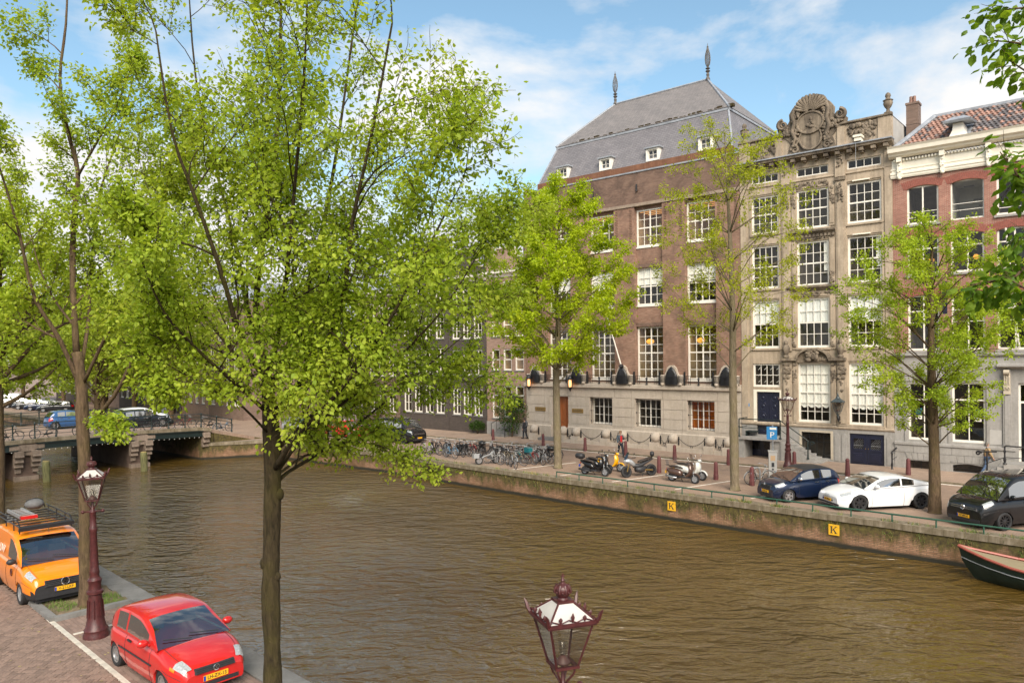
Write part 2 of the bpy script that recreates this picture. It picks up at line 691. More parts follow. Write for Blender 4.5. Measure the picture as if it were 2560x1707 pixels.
def quay(name, a, b, cop=.62, face=M['quay_brick'], stone=1.15, top=.04, cm='quay_coping', parts=True):
 """a brick quay wall from a to b (water on the right hand side) with its row of coping stones"""
 a, b = Vector((*a, 0)), Vector((*b, 0))
 d = b - a
 L = d.length
 ang = math.atan2(d.y, d.x)
 mb = MB()
 mb.box(0, L, 0, .5, -2.6, -.2)
 o = struct(name, mb, face, loc=a, rotz=ang)
 n = max(1, round(L / stone))
 w = L / n
 unit = MB().box(.006, w - .006, -.06, cop, -.2, top).mesh('coping_stone', M[cm])
 for i in range(n):
  c = link_mesh('coping_stone', unit, o, (i * w, U(-.008, .008), U(-.006, .006)))
 return o


for i, (a, b) in enumerate(zip(FAR, FAR[1:])):
 quay('quay_wall', a, b, stone=1.5 if i > 2 else 3)
na, nb = npt(14), npt(-60)
quay('near_quay_wall', na[:2], nb[:2], cop=.6, cm='kerb_stone', stone=1.35)

# pavement strip (raised footway) along the facades of the far bank, with its kerb and the painted road edge
FO = Vector((22.8, 44.2, 0))
FT = Vector((.7625, -.647, 0))
FN = Vector((-.647, -.7625, 0))
FANG = math.atan2(-.647, .7625)


def fp(t, off=0, z=0):
 """point t metres along the facade line, off metres in front of it"""
 return FO + FT * t + FN * off + Vector((0, 0, z))


mb = MB()
mb.box(-52, 26, -4.15, .4, -.02, .07)
fw = struct('footway', mb, M['walk_pavers'], loc=FO, rotz=FANG)
unit = MB().box(.005, .995, -.09, .09, -.02, .085).mesh('kerb_stone', M['quay_coping'])
for i in range(-44, 18):
 link_mesh('kerb_stone', unit, fw, (i, -4.25, 0))
mb = MB()
mb.box(-44, 18, -4.62, -4.43, -.01, .006)
for s in (-16.6, -12.9, -9.4, -5.6, -1.6):
 mb.M = Matrix.Translation((s, -9.4, 0)) @ Matrix.Rotation(R(-16), 4, 'Z')
 mb.box(-.05, .05, -5.0, 0, -.01, .007)
mb.M = None
struct('road_marking', mb, M['road_paint'], loc=FO, rotz=FANG)


# herringbone brick street on the near bank: the bricks that show largest are parts, the rest one mass
def pix(p):
 a, b = p[0] / p[1], (EYE - p[2]) / p[1]
 u, v = (a * _c + b * _s) * 1850, (-a * _s + b * _c) * 1850
 return u + 1280, v + 890


ang = math.atan2(ND.y, ND.x)
near_frame = Matrix.Translation(npt(0)) @ Matrix.Rotation(ang, 4, 'Z')   # local x along quay, -y away from the water
bricks = []
BL, BW = .205, .1025
c45 = math.cos(math.pi / 4)
# lattice vectors of a herringbone of 2:1 bricks
for i in range(-90, 90):
 for j in range(-60, 60):
  for k in (0, 1):
   x = (i * 1 + j * 2) * BW
   y = (i * 1 - j * 2) * BW
   cx, cy_ = (x + BW, y + BW / 2) if k == 0 else (x - BW / 2 + 0 * BW, y + BW)
   # rotate the whole field by 45 degrees against the quay
   px = (cx - cy_) * c45
   py = (cx + cy_) * c45
   lx, ly = px - 6.0, py - 5.6
   if not (-9.2 < ly < -2.66 and -17 < lx < 3): continue
   w = near_frame @ Vector((lx, ly, 0))
   q = pix(w)
   if not (-260 < q[0] < 700 and 1380 < q[1] < 2050): continue
   a = R(45) + (0 if k == 0 else R(90))
   inside = 0 <= q[0] < 2560 and q[1] < 1712
   bricks.append((w.y if inside else w.y + 100, lx, ly, a))
bricks.sort()
unit = MB().box(-.0985, .0985, -.0475, .0475, -.03, .028).mesh('paving_brick', M['paver_brick'])
rest = MB()
for n, (d, lx, ly, a) in enumerate(bricks):
 T = near_frame @ Matrix.Translation((lx, ly, U(-.004, .004))) @ Matrix.Rotation(a, 4, 'Z') @ Matrix.Rotation(U(-.02, .02), 4, 'X')
 if n < 300:
  o = link_mesh('paving_brick', unit, near)
  o.matrix_local = T
 else:
  rest.M = T
  rest.box(-.0985, .0985, -.0475, .0475, -.03, .028)


def island_random(name, col, var):
 """brick material for a joined mass: every loose brick gets its own tone"""
 m, t, p = nt(name)
 g = nn(t, 'ShaderNodeNewGeometry')
 v = coords(t)
 c = ramp(t, g.outputs['Random Per Island'], [(0, sc(col, 1 - var)), (1, sc(col, 1 + var))])
 c = mixc(t, .35, c, ramp(t, noise(t, v, 1.2, 6, .6), [(.3, sc(col, .7)), (.7, sc(col, 1.25))]))
 t.links.new(c, p.inputs['Base Color'])
 p.inputs['Roughness'].default_value = .82
 return m


island_random('paver_mass', (.215, .147, .114), .28)
island_random('parking_mass', (.22, .15, .12), .25)
o = rest.build('paving_bricks', M['paver_mass'], near)
o['kind'] = 'stuff'
# parking strip in running bond between the white edge line and the coping
rest = MB()
for r in range(18):
 for i in range(-75, 20):
  lx, ly = (i + .5 * (r % 2)) * .21, -.68 - r * .106
  if ly < -2.5: continue
  q = pix(near_frame @ Vector((lx, ly, 0)))
  if not (-200 < q[0] < 1500 and 1350 < q[1] < 2050): continue
  rest.M = near_frame @ Matrix.Translation((lx, ly, U(-.004, .004)))
  rest.box(-.1, .1, -.049, .049, -.03, .026)
o = rest.build('parking_bricks', M['parking_mass'], near)
o['kind'] = 'stuff'
# white edge line: one row of pale tiles, and the short lines between the bays
unit = MB().box(-.098, .098, -.06, .06, -.03, .034).mesh('white_tile', M['white_tile'])
for i in range(-25, 26):
 o = link_mesh('white_tile', unit, near)
 o.matrix_local = near_frame @ Matrix.Translation((i * .2 - .5, -2.6, U(-.003, .003)))
unit2 = MB().box(-.05, .05, -.098, .098, -.03, .036).mesh('white_tile', M['white_tile'])
for lx in (-3.9, 1.1):
 for i in range(9):
  o = link_mesh('white_tile', unit2, near)
  o.matrix_local = near_frame @ Matrix.Translation((lx, -2.4 + i * .2, 0))

# tree pit with kerb stones round it
def kerb_ring(x0, x1, y0, y1, frame, parent, mname='kerb_stone', h=.13, w=.2, st=.9):
 segs = [((x0, y0), (x1, y0)), ((x1, y0), (x1, y1)), ((x0, y0), (x0, y1))]
 for (ax, ay), (bx, by) in segs:
  L = math.hypot(bx - ax, by - ay)
  n = max(1, round(L / st))
  for i in range(n):
   f0, f1 = i / n, (i + 1) / n
   cx, cy2 = ax + (bx - ax) * (f0 + f1) / 2, ay + (by - ay) * (f0 + f1) / 2
   me = MB().box(-L / n / 2 + .006, L / n / 2 - .006, -w / 2, w / 2, -.05, h).mesh('kerb_stone', M[mname])
   o = link_mesh('kerb_stone', me, parent)
   o.matrix_local = frame @ Matrix.Translation((cx, cy2, U(-.008, .008))) @ Matrix.Rotation(math.atan2(by - ay, bx - ax), 4, 'Z')


mb = MB(near_frame)
nx, ny = 16, 12
X0, X1, Y0, Y1 = -8.05, -5.35, -2.55, -.62
gr = [[(X0 + (X1 - X0) * i / nx, Y0 + (Y1 - Y0) * j / ny, .05 + .05 * math.sin(i * 1.3) * math.sin(j * .9) + U(0, .02)) for i in range(nx + 1)] for j in range(ny + 1)]
mb.rings(gr, closed=False)
pit = struct('tree_pit', mb, M['soil'], smooth=True)
kerb_ring(X0, X1, Y0, Y1, near_frame, pit)


def blades(pts, h=(.05, .14), w=.012, lean=.5):
 mb = MB()
 for p in pts:
  a = U(0, 6.28)
  hh = U(*h)
  dx, dy = math.cos(a), math.sin(a)
  l = U(0, lean) * hh
  x, y, z = p
  mb.face([(x - dy * w / 2, y + dx * w / 2, z), (x + dy * w / 2, y - dx * w / 2, z), (x + dx * l, y + dy * l, z + hh)])
 return mb


pts = []
for cx, cy2, r, n in ((-6.0, -1.0, .5, 900), (-6.3, -2.1, .35, 350), (-7.4, -1.2, .4, 350), (-7.7, -2.2, .3, 250), (-5.6, -1.6, .25, 200), (-7.0, -2.4, .5, 250)):
 for _ in range(n):
  a, q = U(0, 6.28), r * math.sqrt(U(0, 1))
  x, y = cx + q * math.cos(a) * 1.3, cy2 + q * math.sin(a)
  if X0 + .12 < x < X1 - .12 and Y0 + .12 < y < Y1 - .05:
   pts.append(tuple(near_frame @ Vector((x, y, .06))))
tag(blades(pts).build('grass', M['grass_blade']), 'short green grass growing round the trunk in the kerbed tree pit', 'grass', kind='stuff')

# weeds hanging from the far quay wall and along its coping
pts = []
pw = []
blos = []
for (ax, ay), (bx, by) in zip(FAR[4:], FAR[5:]):
 L = math.hypot(bx - ax, by - ay)
 d = Vector(((bx - ax) / L, (by - ay) / L, 0))
 n = Vector((d.y, -d.x, 0))
 for _ in range(int(L * 2.6)):
  s0 = U(0, L)
  size = U(.08, .3)
  zc = U(-.75, -.12) if rnd.random() < .55 else .03
  for k in range(int(26 * size / .15)):
   p = Vector((ax, ay, 0)) + d * (s0 + U(-size, size)) + n * (U(.0, .05) if zc < 0 else U(-.3, -.02))
   (pts if rnd.random() < .62 else pw).append((p.x, p.y, zc + U(-size, size) * (1 if zc < 0 else .05)))
tag(blades(pts, (.06, .22), .016, 1.4).build('wall_weeds', M['grass_blade']), 'green weeds and moss growing on the far quay wall', 'weeds', kind='stuff')
tag(blades(pw, (.08, .3), .014, 1.2).build('dry_weeds', M['dry_weed']), 'dry yellow weeds along the far quay wall and coping', 'weeds', kind='stuff')

# fallen leaves and litter on the paving
pm('litter', (.30, .24, .10), .8, .5, 3)
mb = MB()
for _ in range(420):
 p = near_frame @ Vector((U(-12, 3), U(-7, -.7), .036)) if rnd.random() < .4 else FO + FT * U(-30, 4) + FN * U(4.6, 13) + Vector((0, 0, .012))
 a, r_ = U(0, 6.28), U(.02, .05)
 mb.face([(p.x + r_ * math.cos(a + q), p.y + r_ * math.sin(a + q) * .7, p.z + U(0, .01)) for q in (0, 1.4, 3.1, 4.6)])
tag(mb.build('leaf_litter', M['litter']), 'small dry leaves and litter scattered over the brick paving', 'leaf litter', kind='stuff')
# ---------------------------------------------------------------- trees
def bark_material(name, c1, c2, moss, amt):
 m, t, p = nt(name)
 v = coords(t, (1, 1, .22), kind='Object')
 a = noise(t, v, 16, 6, .7, .6)
 c = ramp(t, a, [(.3, c1), (.68, c2)])
 f = ramp(t, noise(t, coords(t), 1.9, 5, .6), [(.45, (0, 0, 0)), (.7, (amt,) * 3)])
 c = mixc(t, f, c, moss)
 t.links.new(c, p.inputs['Base Color'])
 p.inputs['Roughness'].default_value = .92
 p.inputs['Specular IOR Level'].default_value = .2
 bump(t, p, a, 1.0, .05)
 return m


def leaf_material(name, dark, mid, light, trans=.60):
 m, t, p = nt(name)
 g = nn(t, 'ShaderNodeNewGeometry')
 v = coords(t)
 r1 = ramp(t, g.outputs['Random Per Island'], [(0, dark), (.5, mid), (1, light)])
 r2 = ramp(t, noise(t, v, .55, 3, .5), [(.3, dark), (.5, mid), (.72, light)])
 c = mixc(t, .5, r1, r2)
 p.inputs['Roughness'].default_value = .5
 p.inputs['Specular IOR Level'].default_value = .3
 t.links.new(c, p.inputs['Base Color'])
 tl = nn(t, 'ShaderNodeBsdfTranslucent')
 c2 = mixc(t, 1.0, c, (1.0, .95, .45), 'MULTIPLY')
 t.links.new(c2, tl.inputs[0])
 ms = nn(t, 'ShaderNodeMixShader')
 ms.inputs[0].default_value = trans
 t.links.new(p.outputs[0], ms.inputs[1])
 t.links.new(tl.outputs[0], ms.inputs[2])
 t.links.new(ms.outputs[0], t.nodes['Material Output'].inputs[0])
 return m


bark_material('bark_dark', (.012, .009, .005), (.075, .055, .028), (.06, .052, .012), .7)
bark_material('bark_brown', (.045, .030, .017), (.165, .112, .068), (.10, .08, .025), .5)
bark_material('bark_grey', (.10, .078, .050), (.24, .195, .13), (.16, .14, .06), .5)
leaf_material('leaf_elm', (.23, .35, .03), (.41, .54, .05), (.60, .67, .085))
leaf_material('leaf_yellow', (.30, .43, .014), (.48, .61, .022), (.64, .72, .045))
leaf_material('leaf_olive', (.27, .34, .016), (.45, .51, .026), (.58, .61, .04))
leaf_material('leaf_green', (.24, .37, .025), (.42, .56, .04), (.58, .67, .06))
leaf_material('leaf_deep', (.07, .15, .014), (.16, .29, .02), (.33, .45, .035))
leaf_material('leaf_far', (.24, .34, .035), (.41, .51, .06), (.56, .63, .10))
leaf_material('leaf_shrub', (.025, .07, .010), (.055, .125, .014), (.10, .18, .025))


class Tree:
 def __init__(s, seed, leaf=.09, twig=.5, droop=.15):
  s.r = random.Random(seed)
  s.wood = MB()
  s.fine = MB()
  s.lv, s.lf = [], []
  s.leaf = leaf
  s.droop = droop
  s.twig = twig
  s.keep = None
  s.fine_leaf = leaf > .165 and leaf < .2
  s.fuzz = leaf * .9

 def path(s, p, d, L, wob, up, n):
  r = s.r
  pts = [p.copy()]
  d = d.normalized()
  for i in range(n):
   d = (d + Vector((r.gauss(0, wob), r.gauss(0, wob), r.gauss(0, wob) + up))).normalized()
   p = p + d * (L / n)
   pts.append(p.copy())
  return pts, d

 def spread(s, d, ang):
  r = s.r
  a = Vector((r.gauss(0, 1), r.gauss(0, 1), r.gauss(0, 1)))
  a = (a - d * a.dot(d)).normalized()
  return (d * math.cos(ang) + a * math.sin(ang)).normalized()

 def grow(s, p, d, L, rad, lev, maxlev, dens, up=.06, ang=(.5, .95), ratio=.62, kids=5):
  """limb with side limbs; the last level carries leaves"""
  r = s.r
  n = 5 if lev < maxlev else 3
  pts, d2 = s.path(p, d, L, .13, up, n)
  tip = rad * .35
  rads = [rad + (tip - rad) * i / n for i in range(n + 1)]
  (s.wood if rad > .018 else s.fine).tube(pts, rads, 7 if rad > .05 else (5 if rad > .02 else 3), cap=False)
  s.kids(pts, rads, L, lev, maxlev, dens, up, ang, ratio, kids)

 def kids(s, pts, rads, L, lev, maxlev, dens, up, ang, ratio, kids, start=.22):
  r = s.r
  n = len(pts) - 1
  if lev >= maxlev:
   s.leafrun(pts, dens)
   return
  if lev == maxlev - 1: s.leafrun(pts[-2:], dens)
  for i in range(kids):
   f = start + (1 - start) * (i + r.uniform(.1, .9)) / kids
   x = f * n
   k = min(int(x), n - 1)
   q = pts[k].lerp(pts[k + 1], x - k)
   dd = (pts[k + 1] - pts[k]).normalized()
   nd = s.spread(dd, r.uniform(*ang))
   nd.z += .12
   s.grow(q, nd, L * ratio * r.uniform(.7, 1.2) * (1.15 - .45 * f), max(.006, rads[k] * .55), lev + 1, maxlev, dens, up, ang, ratio, kids)
  s.grow(pts[-1], (pts[-1] - pts[-2]), L * ratio * .8, max(.006, rads[-1]), lev + 1, maxlev, dens, up, ang, ratio, kids)

 def leafrun(s, pts, dens):
  r = s.r
  for a, b in zip(pts, pts[1:]):
   L = (b - a).length
   d = (b - a).normalized() if L > 1e-6 else Vector((0, 0, 1))
   m = L * dens
   m = int(m) + (r.random() < m - int(m))
   for _ in range(m):
    if s.keep and r.random() > s.keep(a): continue
    s.one(a.lerp(b, r.random()), d)

 def one(s, q, d, k=1):
  r = s.r
  sz = s.leaf * r.uniform(.65, 1.25) * k
  o = s.spread(d, r.uniform(.7, 1.5))
  o.z -= s.droop * 2
  o.normalize()
  q = q + o * r.uniform(.2, 1.1) * sz + Vector((r.gauss(0, s.fuzz), r.gauss(0, s.fuzz), r.gauss(0, s.fuzz * .6)))
  nrm = Vector((r.gauss(0, .55), r.gauss(0, .55), 1))
  x = o.cross(nrm)
  if x.length < 1e-4: return
  x.normalize()
  nrm = x.cross(o)
  w = sz * .34
  n = len(s.lv)
  f = -nrm * sz * .10
  g = -nrm * sz * .22
  a, b = q + o * sz * .25, q + o * sz * .62
  if s.fine_leaf:
   s.lv += [tuple(v) for v in (q, a + x * w * .85 + f, b + x * w * .9 + f, q + o * sz + g, b - x * w * .9 + f, a - x * w * .85 + f, a, b)]
   s.lf += [(n, n + 1, n + 6), (n + 6, n + 1, n + 2, n + 7), (n + 7, n + 2, n + 3), (n, n + 6, n + 5), (n + 6, n + 7, n + 4, n + 5), (n + 7, n + 3, n + 4)]
  else:
   s.lv += [tuple(v) for v in (q, a + x * w + f, b + x * w * .8 + f, q + o * sz + g, b - x * w * .8 + f, a - x * w + f)]
   s.lf += [(n, n + 1, n + 2, n + 3), (n, n + 3, n + 4, n + 5)]

 def limb(s, pts, rads, nseg=3):
  """explicit limb through given points, slightly wandering"""
  pts = [Vector(p) for p in pts]
  out, rr = [pts[0]], [rads[0]]
  for i in range(len(pts) - 1):
   p0, p1, p2, p3 = pts[max(i - 1, 0)], pts[i], pts[i + 1], pts[min(i + 2, len(pts) - 1)]
   for k in range(1, nseg + 1):
    u = k / nseg
    q = .5 * ((2 * p1) + (p2 - p0) * u + (2 * p0 - 5 * p1 + 4 * p2 - p3) * u * u + (3 * p1 - p0 - 3 * p2 + p3) * u ** 3)
    out.append(q)
    rr.append(rads[i] + (rads[i + 1] - rads[i]) * u)
  rr = [x * s.r.uniform(.93, 1.08) for x in rr]
  s.wood.tube(out, rr, 10 if rads[0] > .1 else 7, cap=True)
  return out, rr

 def finish(s, root, bark, leaf):
  loc = Vector(root.location)
  for mb in (s.wood, s.fine): mb.v = [(x - loc.x, y - loc.y, z - loc.z) for x, y, z in mb.v]
  s.wood.build('trunk', M[bark], root, smooth=True)
  if s.fine.v:
   o = s.fine.build('twigs', M[bark], root, smooth=True)
   o['kind'] = 'stuff'
  me = D.meshes.new('foliage')
  me.from_pydata([(x - loc.x, y - loc.y, z - loc.z) for x, y, z in s.lv], [], s.lf)
  me.materials.append(M[leaf])
  o = link_mesh('crown', me, root)
  o['kind'] = 'stuff'
  return o


GT = 'canal trees along the quays'
VT = Vector


def at(px, py, Y):
 """point at depth Y seen through photo pixel (px, py)"""
 u, v = px - 1280, py - 890
 return VT(((u * _c - v * _s) / 1850 * Y, Y, EYE - (u * _s + v * _c) / 1850 * Y))


def big_tree():
 bx, by = -4.41, 13.44
 root = thing('elm_tree', 'tallest dark-trunked elm rising from the near quay at centre left', 'tree', (bx, by, 0), 0, GT)
 T = Tree(5, .078, droop=.2)
 T.fuzz = .085
 Y = by
 trunk = [VT((bx, by, -.02)), VT((bx, by, .3)), at(681, 1620, Y), at(677, 1500, Y), at(678, 1400, Y), at(681, 1250, Y), at(681, 1120, Y), at(672, 1010, Y + .1), at(664, 900, Y + .1)]
 T.limb(trunk, [.23, .18, .155, .165, .158, .158, .17, .125, .095])
 for px, py, r in ((660, 1408, .075), (694, 1440, .06), (662, 1500, .07), (700, 1235, .075), (668, 1330, .06)):
  c = at(px, py, Y - .05)
  T.wood.ball(c, (r, r, r * 1.5), 8, 6)
 L = [  # explicit limbs: photo pixels with a depth offset, base radius, tip radius
  ([(664, 905, .1), (640, 800, .3), (655, 600, .4), (690, 380, .5), (700, 150, .6), (705, -150, .7)], .12, .03),
  ([(670, 990, .1), (730, 840, .7), (790, 640, 1.2), (830, 450, 1.5), (860, 250, 1.7), (900, -50, 1.9)], .11, .025),
  ([(676, 1040, .1), (770, 930, -.5), (850, 780, -1.2), (880, 560, -1.6), (930, 330, -1.9), (980, 60, -2.1)], .10, .025),
  ([(664, 950, 0), (600, 840, -.6), (560, 700, -1.1), (490, 500, -1.5), (430, 330, -1.8), (390, 80, -2.0)], .09, .02),
  ([(664, 925, .1), (620, 780, .9), (590, 620, 1.5), (540, 420, 2.1), (490, 200, 2.5), (470, -60, 2.8)], .085, .02),
  ([(690, 1120, 0), (760, 1060, .6), (850, 960, 1.2), (960, 800, 1.9), (1040, 640, 2.3), (1110, 430, 2.6)], .095, .02),
  ([(688, 1170, -.1), (740, 1090, -.6), (820, 1010, -1.2), (930, 870, -1.7), (1030, 700, -2.1), (1130, 500, -2.5)], .09, .02),
  ([(684, 1215, 0), (720, 1180, .2), (800, 1130, .6), (920, 1040, 1.2), (1050, 930, 1.7), (1170, 830, 2.1)], .07, .016),
  ([(686, 1190, 0), (760, 1090, -.1), (880, 990, -.3), (1000, 890, -.5), (1110, 770, -.7), (1180, 660, -.9)], .065, .016),
  ([(690, 1190, 0), (760, 1140, .1), (850, 1115, .3), (940, 1110, .5), (1020, 1150, .6)], .045, .012),
  ([(690, 1120, 0), (800, 1055, .8), (930, 990, 1.6), (1060, 940, 2.3), (1160, 950, 2.8)], .05, .012),
  ([(676, 1060, 0), (800, 920, 1.4), (950, 750, 2.3), (1080, 640, 2.9), (1180, 570, 3.2)], .06, .014),
  ([(668, 1030, 0), (590, 960, -.8), (500, 880, -1.5), (410, 780, -2.1), (350, 640, -2.4)], .07, .016),
  ([(668, 990, .2), (600, 900, 1.0), (520, 800, 1.8), (430, 660, 2.5), (370, 470, 2.9)], .07, .016),
  ([(664, 960, 0), (700, 820, -.9), (720, 650, -1.5), (740, 430, -1.9), (760, 200, -2.3), (770, -60, -2.6)], .075, .02),
  ([(668, 1080, -.1), (610, 1020, -.6), (540, 970, -1.0), (470, 940, -1.4), (400, 900, -1.6)], .04, .012),
 ]

 def keep(p):      # the top of the crown is thinner
  return .78 if p.z < 6.3 else 1.0 if p.z < 8.5 else max(.62, 1 - (p.z - 8.5) * .1)

 T.keep = keep
 for pts, r0, r1 in L:
  P = [at(x, y, Y + dy) for x, y, dy in pts]
  n = len(P)
  out, rr = T.limb(P, [(r0 + (r1 - r0) * i / (n - 1)) * .62 for i in range(n)])
  ln = sum((b - a).length for a, b in zip(P, P[1:]))
  T.kids(out, rr, ln * .40, 0, 3, 43, .015, (.5, 1.2), .62, 7, .16 if r0 > .06 else .25)
 T.finish(root, 'bark_dark', 'leaf_elm')
 print('elm leaves', len(T.lf) // 2, 'wood', len(T.wood.f), len(T.fine.f))


def left_tree():
 bx, by = -11.93, 20.6
 root = thing('elm_tree', 'brown-trunked elm in the kerbed pit behind the red lamp post', 'tree', (bx, by, 0), 0, GT)
 T = Tree(8, .10, droop=.2)
 T.fuzz = .10
 Y = by
 T.limb([VT((bx, by, -.02)), VT((bx, by, .35)), at(213, 1380, Y), at(212, 1180, Y), at(206, 1060, Y), at(203, 960, Y), at(192, 880, Y)], [.24, .18, .158, .160, .165, .155, .14])
 L = [
  ([(192, 885, 0), (182, 700, .1), (185, 540, .2), (195, 430, .2), (170, 330, .3), (150, 200, .3), (165, 60, .4), (170, -80, .4)], .15, .035, .30),
  ([(198, 960, 0), (150, 850, -.4), (85, 740, -.8), (50, 590, -1.1), (15, 470, -1.3), (-30, 330, -1.5)], .11, .03, .34),
  ([(205, 910, 0), (222, 790, .6), (230, 650, 1.0), (250, 480, 1.3), (300, 330, 1.6), (340, 160, 1.8)], .09, .025, .34),
  ([(195, 440, .2), (240, 360, -.3), (290, 270, -.7), (320, 190, -.9)], .06, .02, .36),
  ([(208, 960, 0), (260, 850, -.6), (300, 780, -1.0), (350, 660, -1.5), (390, 520, -1.9)], .085, .02, .36),
  ([(215, 1065, 0), (285, 990, -.7), (340, 870, -1.1), (385, 700, -1.5), (400, 560, -1.8), (430, 400, -2.2)], .10, .025, .30),
  ([(190, 820, 0), (130, 740, .9), (90, 640, 1.6), (60, 500, 2.0)], .06, .02, .4),
  ([(188, 760, 0), (250, 690, .9), (310, 600, 1.6), (360, 480, 2.2)], .06, .02, .4),
  ([(228, 1040, -.2), (262, 1050, -.6), (290, 1080, -.9)], .02, .01, .4),
 ]
 for pts, r0, r1, kk in L:
  P = [at(x, y, Y + dy) for x, y, dy in pts]
  n = len(P)
  out, rr = T.limb(P, [(r0 + (r1 - r0) * i / (n - 1)) * .62 for i in range(n)])
  ln = sum((b - a).length for a, b in zip(P, P[1:]))
  T.kids(out, rr, min(2.8, ln * kk), 0, 3, 46, .03, (.5, 1.1), .58, 6, .15 if P[0].z > 6.2 else .42)
 T.finish(root, 'bark_brown', 'leaf_elm')
 print('left leaves', len(T.lf) // 2)


def quay_tree(label, base, trunk_pts, rads, crown, seed, leaf, bark, leafm, dens, nl, maxlev=3, kids=4, r0=.07, kk=.36, droop=.15, up=.05, lean=0, spread=(.55, 1.1)):
 """street tree: explicit stem, limbs leaving it all the way up, their length set by the crown outline.
 crown = list of (height, radius)"""
 root = thing('canal_tree', label, 'tree', (base[0], base[1], 0), 0, GT)
 T = Tree(seed, leaf, droop=droop)
 out, rr = T.limb([VT(p) for p in trunk_pts], rads)
 zs = [z for z, _ in crown]

 def rad(z):
  for (a, ra), (b, rb) in zip(crown, crown[1:]):
   if a <= z <= b: return ra + (rb - ra) * (z - a) / (b - a)
  return .4

 z0, z1 = crown[0][0], crown[-1][0]
 for i in range(nl):
  f = (i + T.r.random() * .8) / nl
  z = z0 + (z1 - z0) * f * .92
  k = min(range(len(out)), key=lambda j: abs(out[j].z - (z - .8 * rad(z) * .5)))
  q = out[k]
  a = i * 2.4 + T.r.uniform(-.5, .5)
  rd = rad(z)
  tgt = VT((q.x + math.cos(a) * rd, q.y + math.sin(a) * rd, max(z + rd * .25, q.z + .1)))
  mid = q.lerp(tgt, .5) + VT((0, 0, T.r.uniform(-.1, .25) * rd))
  rb = max(.02, min(r0, rr[k] * .6))
  o2, r2 = T.limb([q, mid, tgt], [rb, rb * .6, rb * .25])
  T.kids(o2, r2, (tgt - q).length * kk, 0, maxlev - 1, dens, up, spread, .6, kids, .25)
 T.kids(out[-4:], rr[-4:], 1.6, 0, maxlev - 1, dens, up, spread, .6, kids, .1)
 T.finish(root, bark, leafm)
 print(label[:20], len(T.lf) // 2)
 return root


big_tree()
left_tree()
quay_tree('dense yellow-green tree beside the parked bicycles, before the brick building', (2.75, 45.41),
          [(2.75, 45.41, 0), (2.75, 45.41, .3), (2.72, 45.4, 3), (2.7, 45.4, 6), (2.85, 45.4, 9), (2.7, 45.5, 12.5), (2.95, 45.4, 17)], [.32, .25, .22, .20, .15, .1, .03],
          [(6.2, 2.2), (7.8, 4.0), (9.8, 4.1), (12, 3.5), (14.5, 2.6), (16.5, 1.7), (18.1, .6)], 21, .15, 'bark_grey', 'leaf_yellow', 74, 50, 3, 5, .05, .42)
quay_tree('sparse olive tree with a tall bare trunk in front of the stone house', (11.22, 37.48),
          [(11.22, 37.48, 0), (11.22, 37.48, .3), (11.2, 37.5, 3), (11.18, 37.5, 6), (11.2, 37.5, 9), (11.1, 37.5, 13), (10.9, 37.5, 17.5)], [.30, .24, .21, .19, .15, .10, .03],
          [(7.2, 2.6), (9, 3.2), (11, 3.4), (13.5, 3.3), (16, 2.6), (18, 1.6), (18.9, .6)], 33, .105, 'bark_grey', 'leaf_olive', 44, 44, 3, 4, .034, .42)
quay_tree('small bright green tree between the white coupe and the black van', (18.06, 31.73),
          [(18.06, 31.73, 0), (18.06, 31.73, .3), (18.05, 31.7, 2), (18.0, 31.7, 4.5), (17.95, 31.7, 7), (18.0, 31.7, 9.5), (18.05, 31.7, 12)], [.30, .25, .215, .19, .14, .09, .03],
          [(3.6, 1.6), (5.0, 2.2), (6.6, 3.0), (8.2, 3.2), (9.6, 2.6), (11.4, 1.7), (12.9, .5)], 41, .10, 'bark_brown', 'leaf_green', 78, 60, 3, 4, .034, .42)


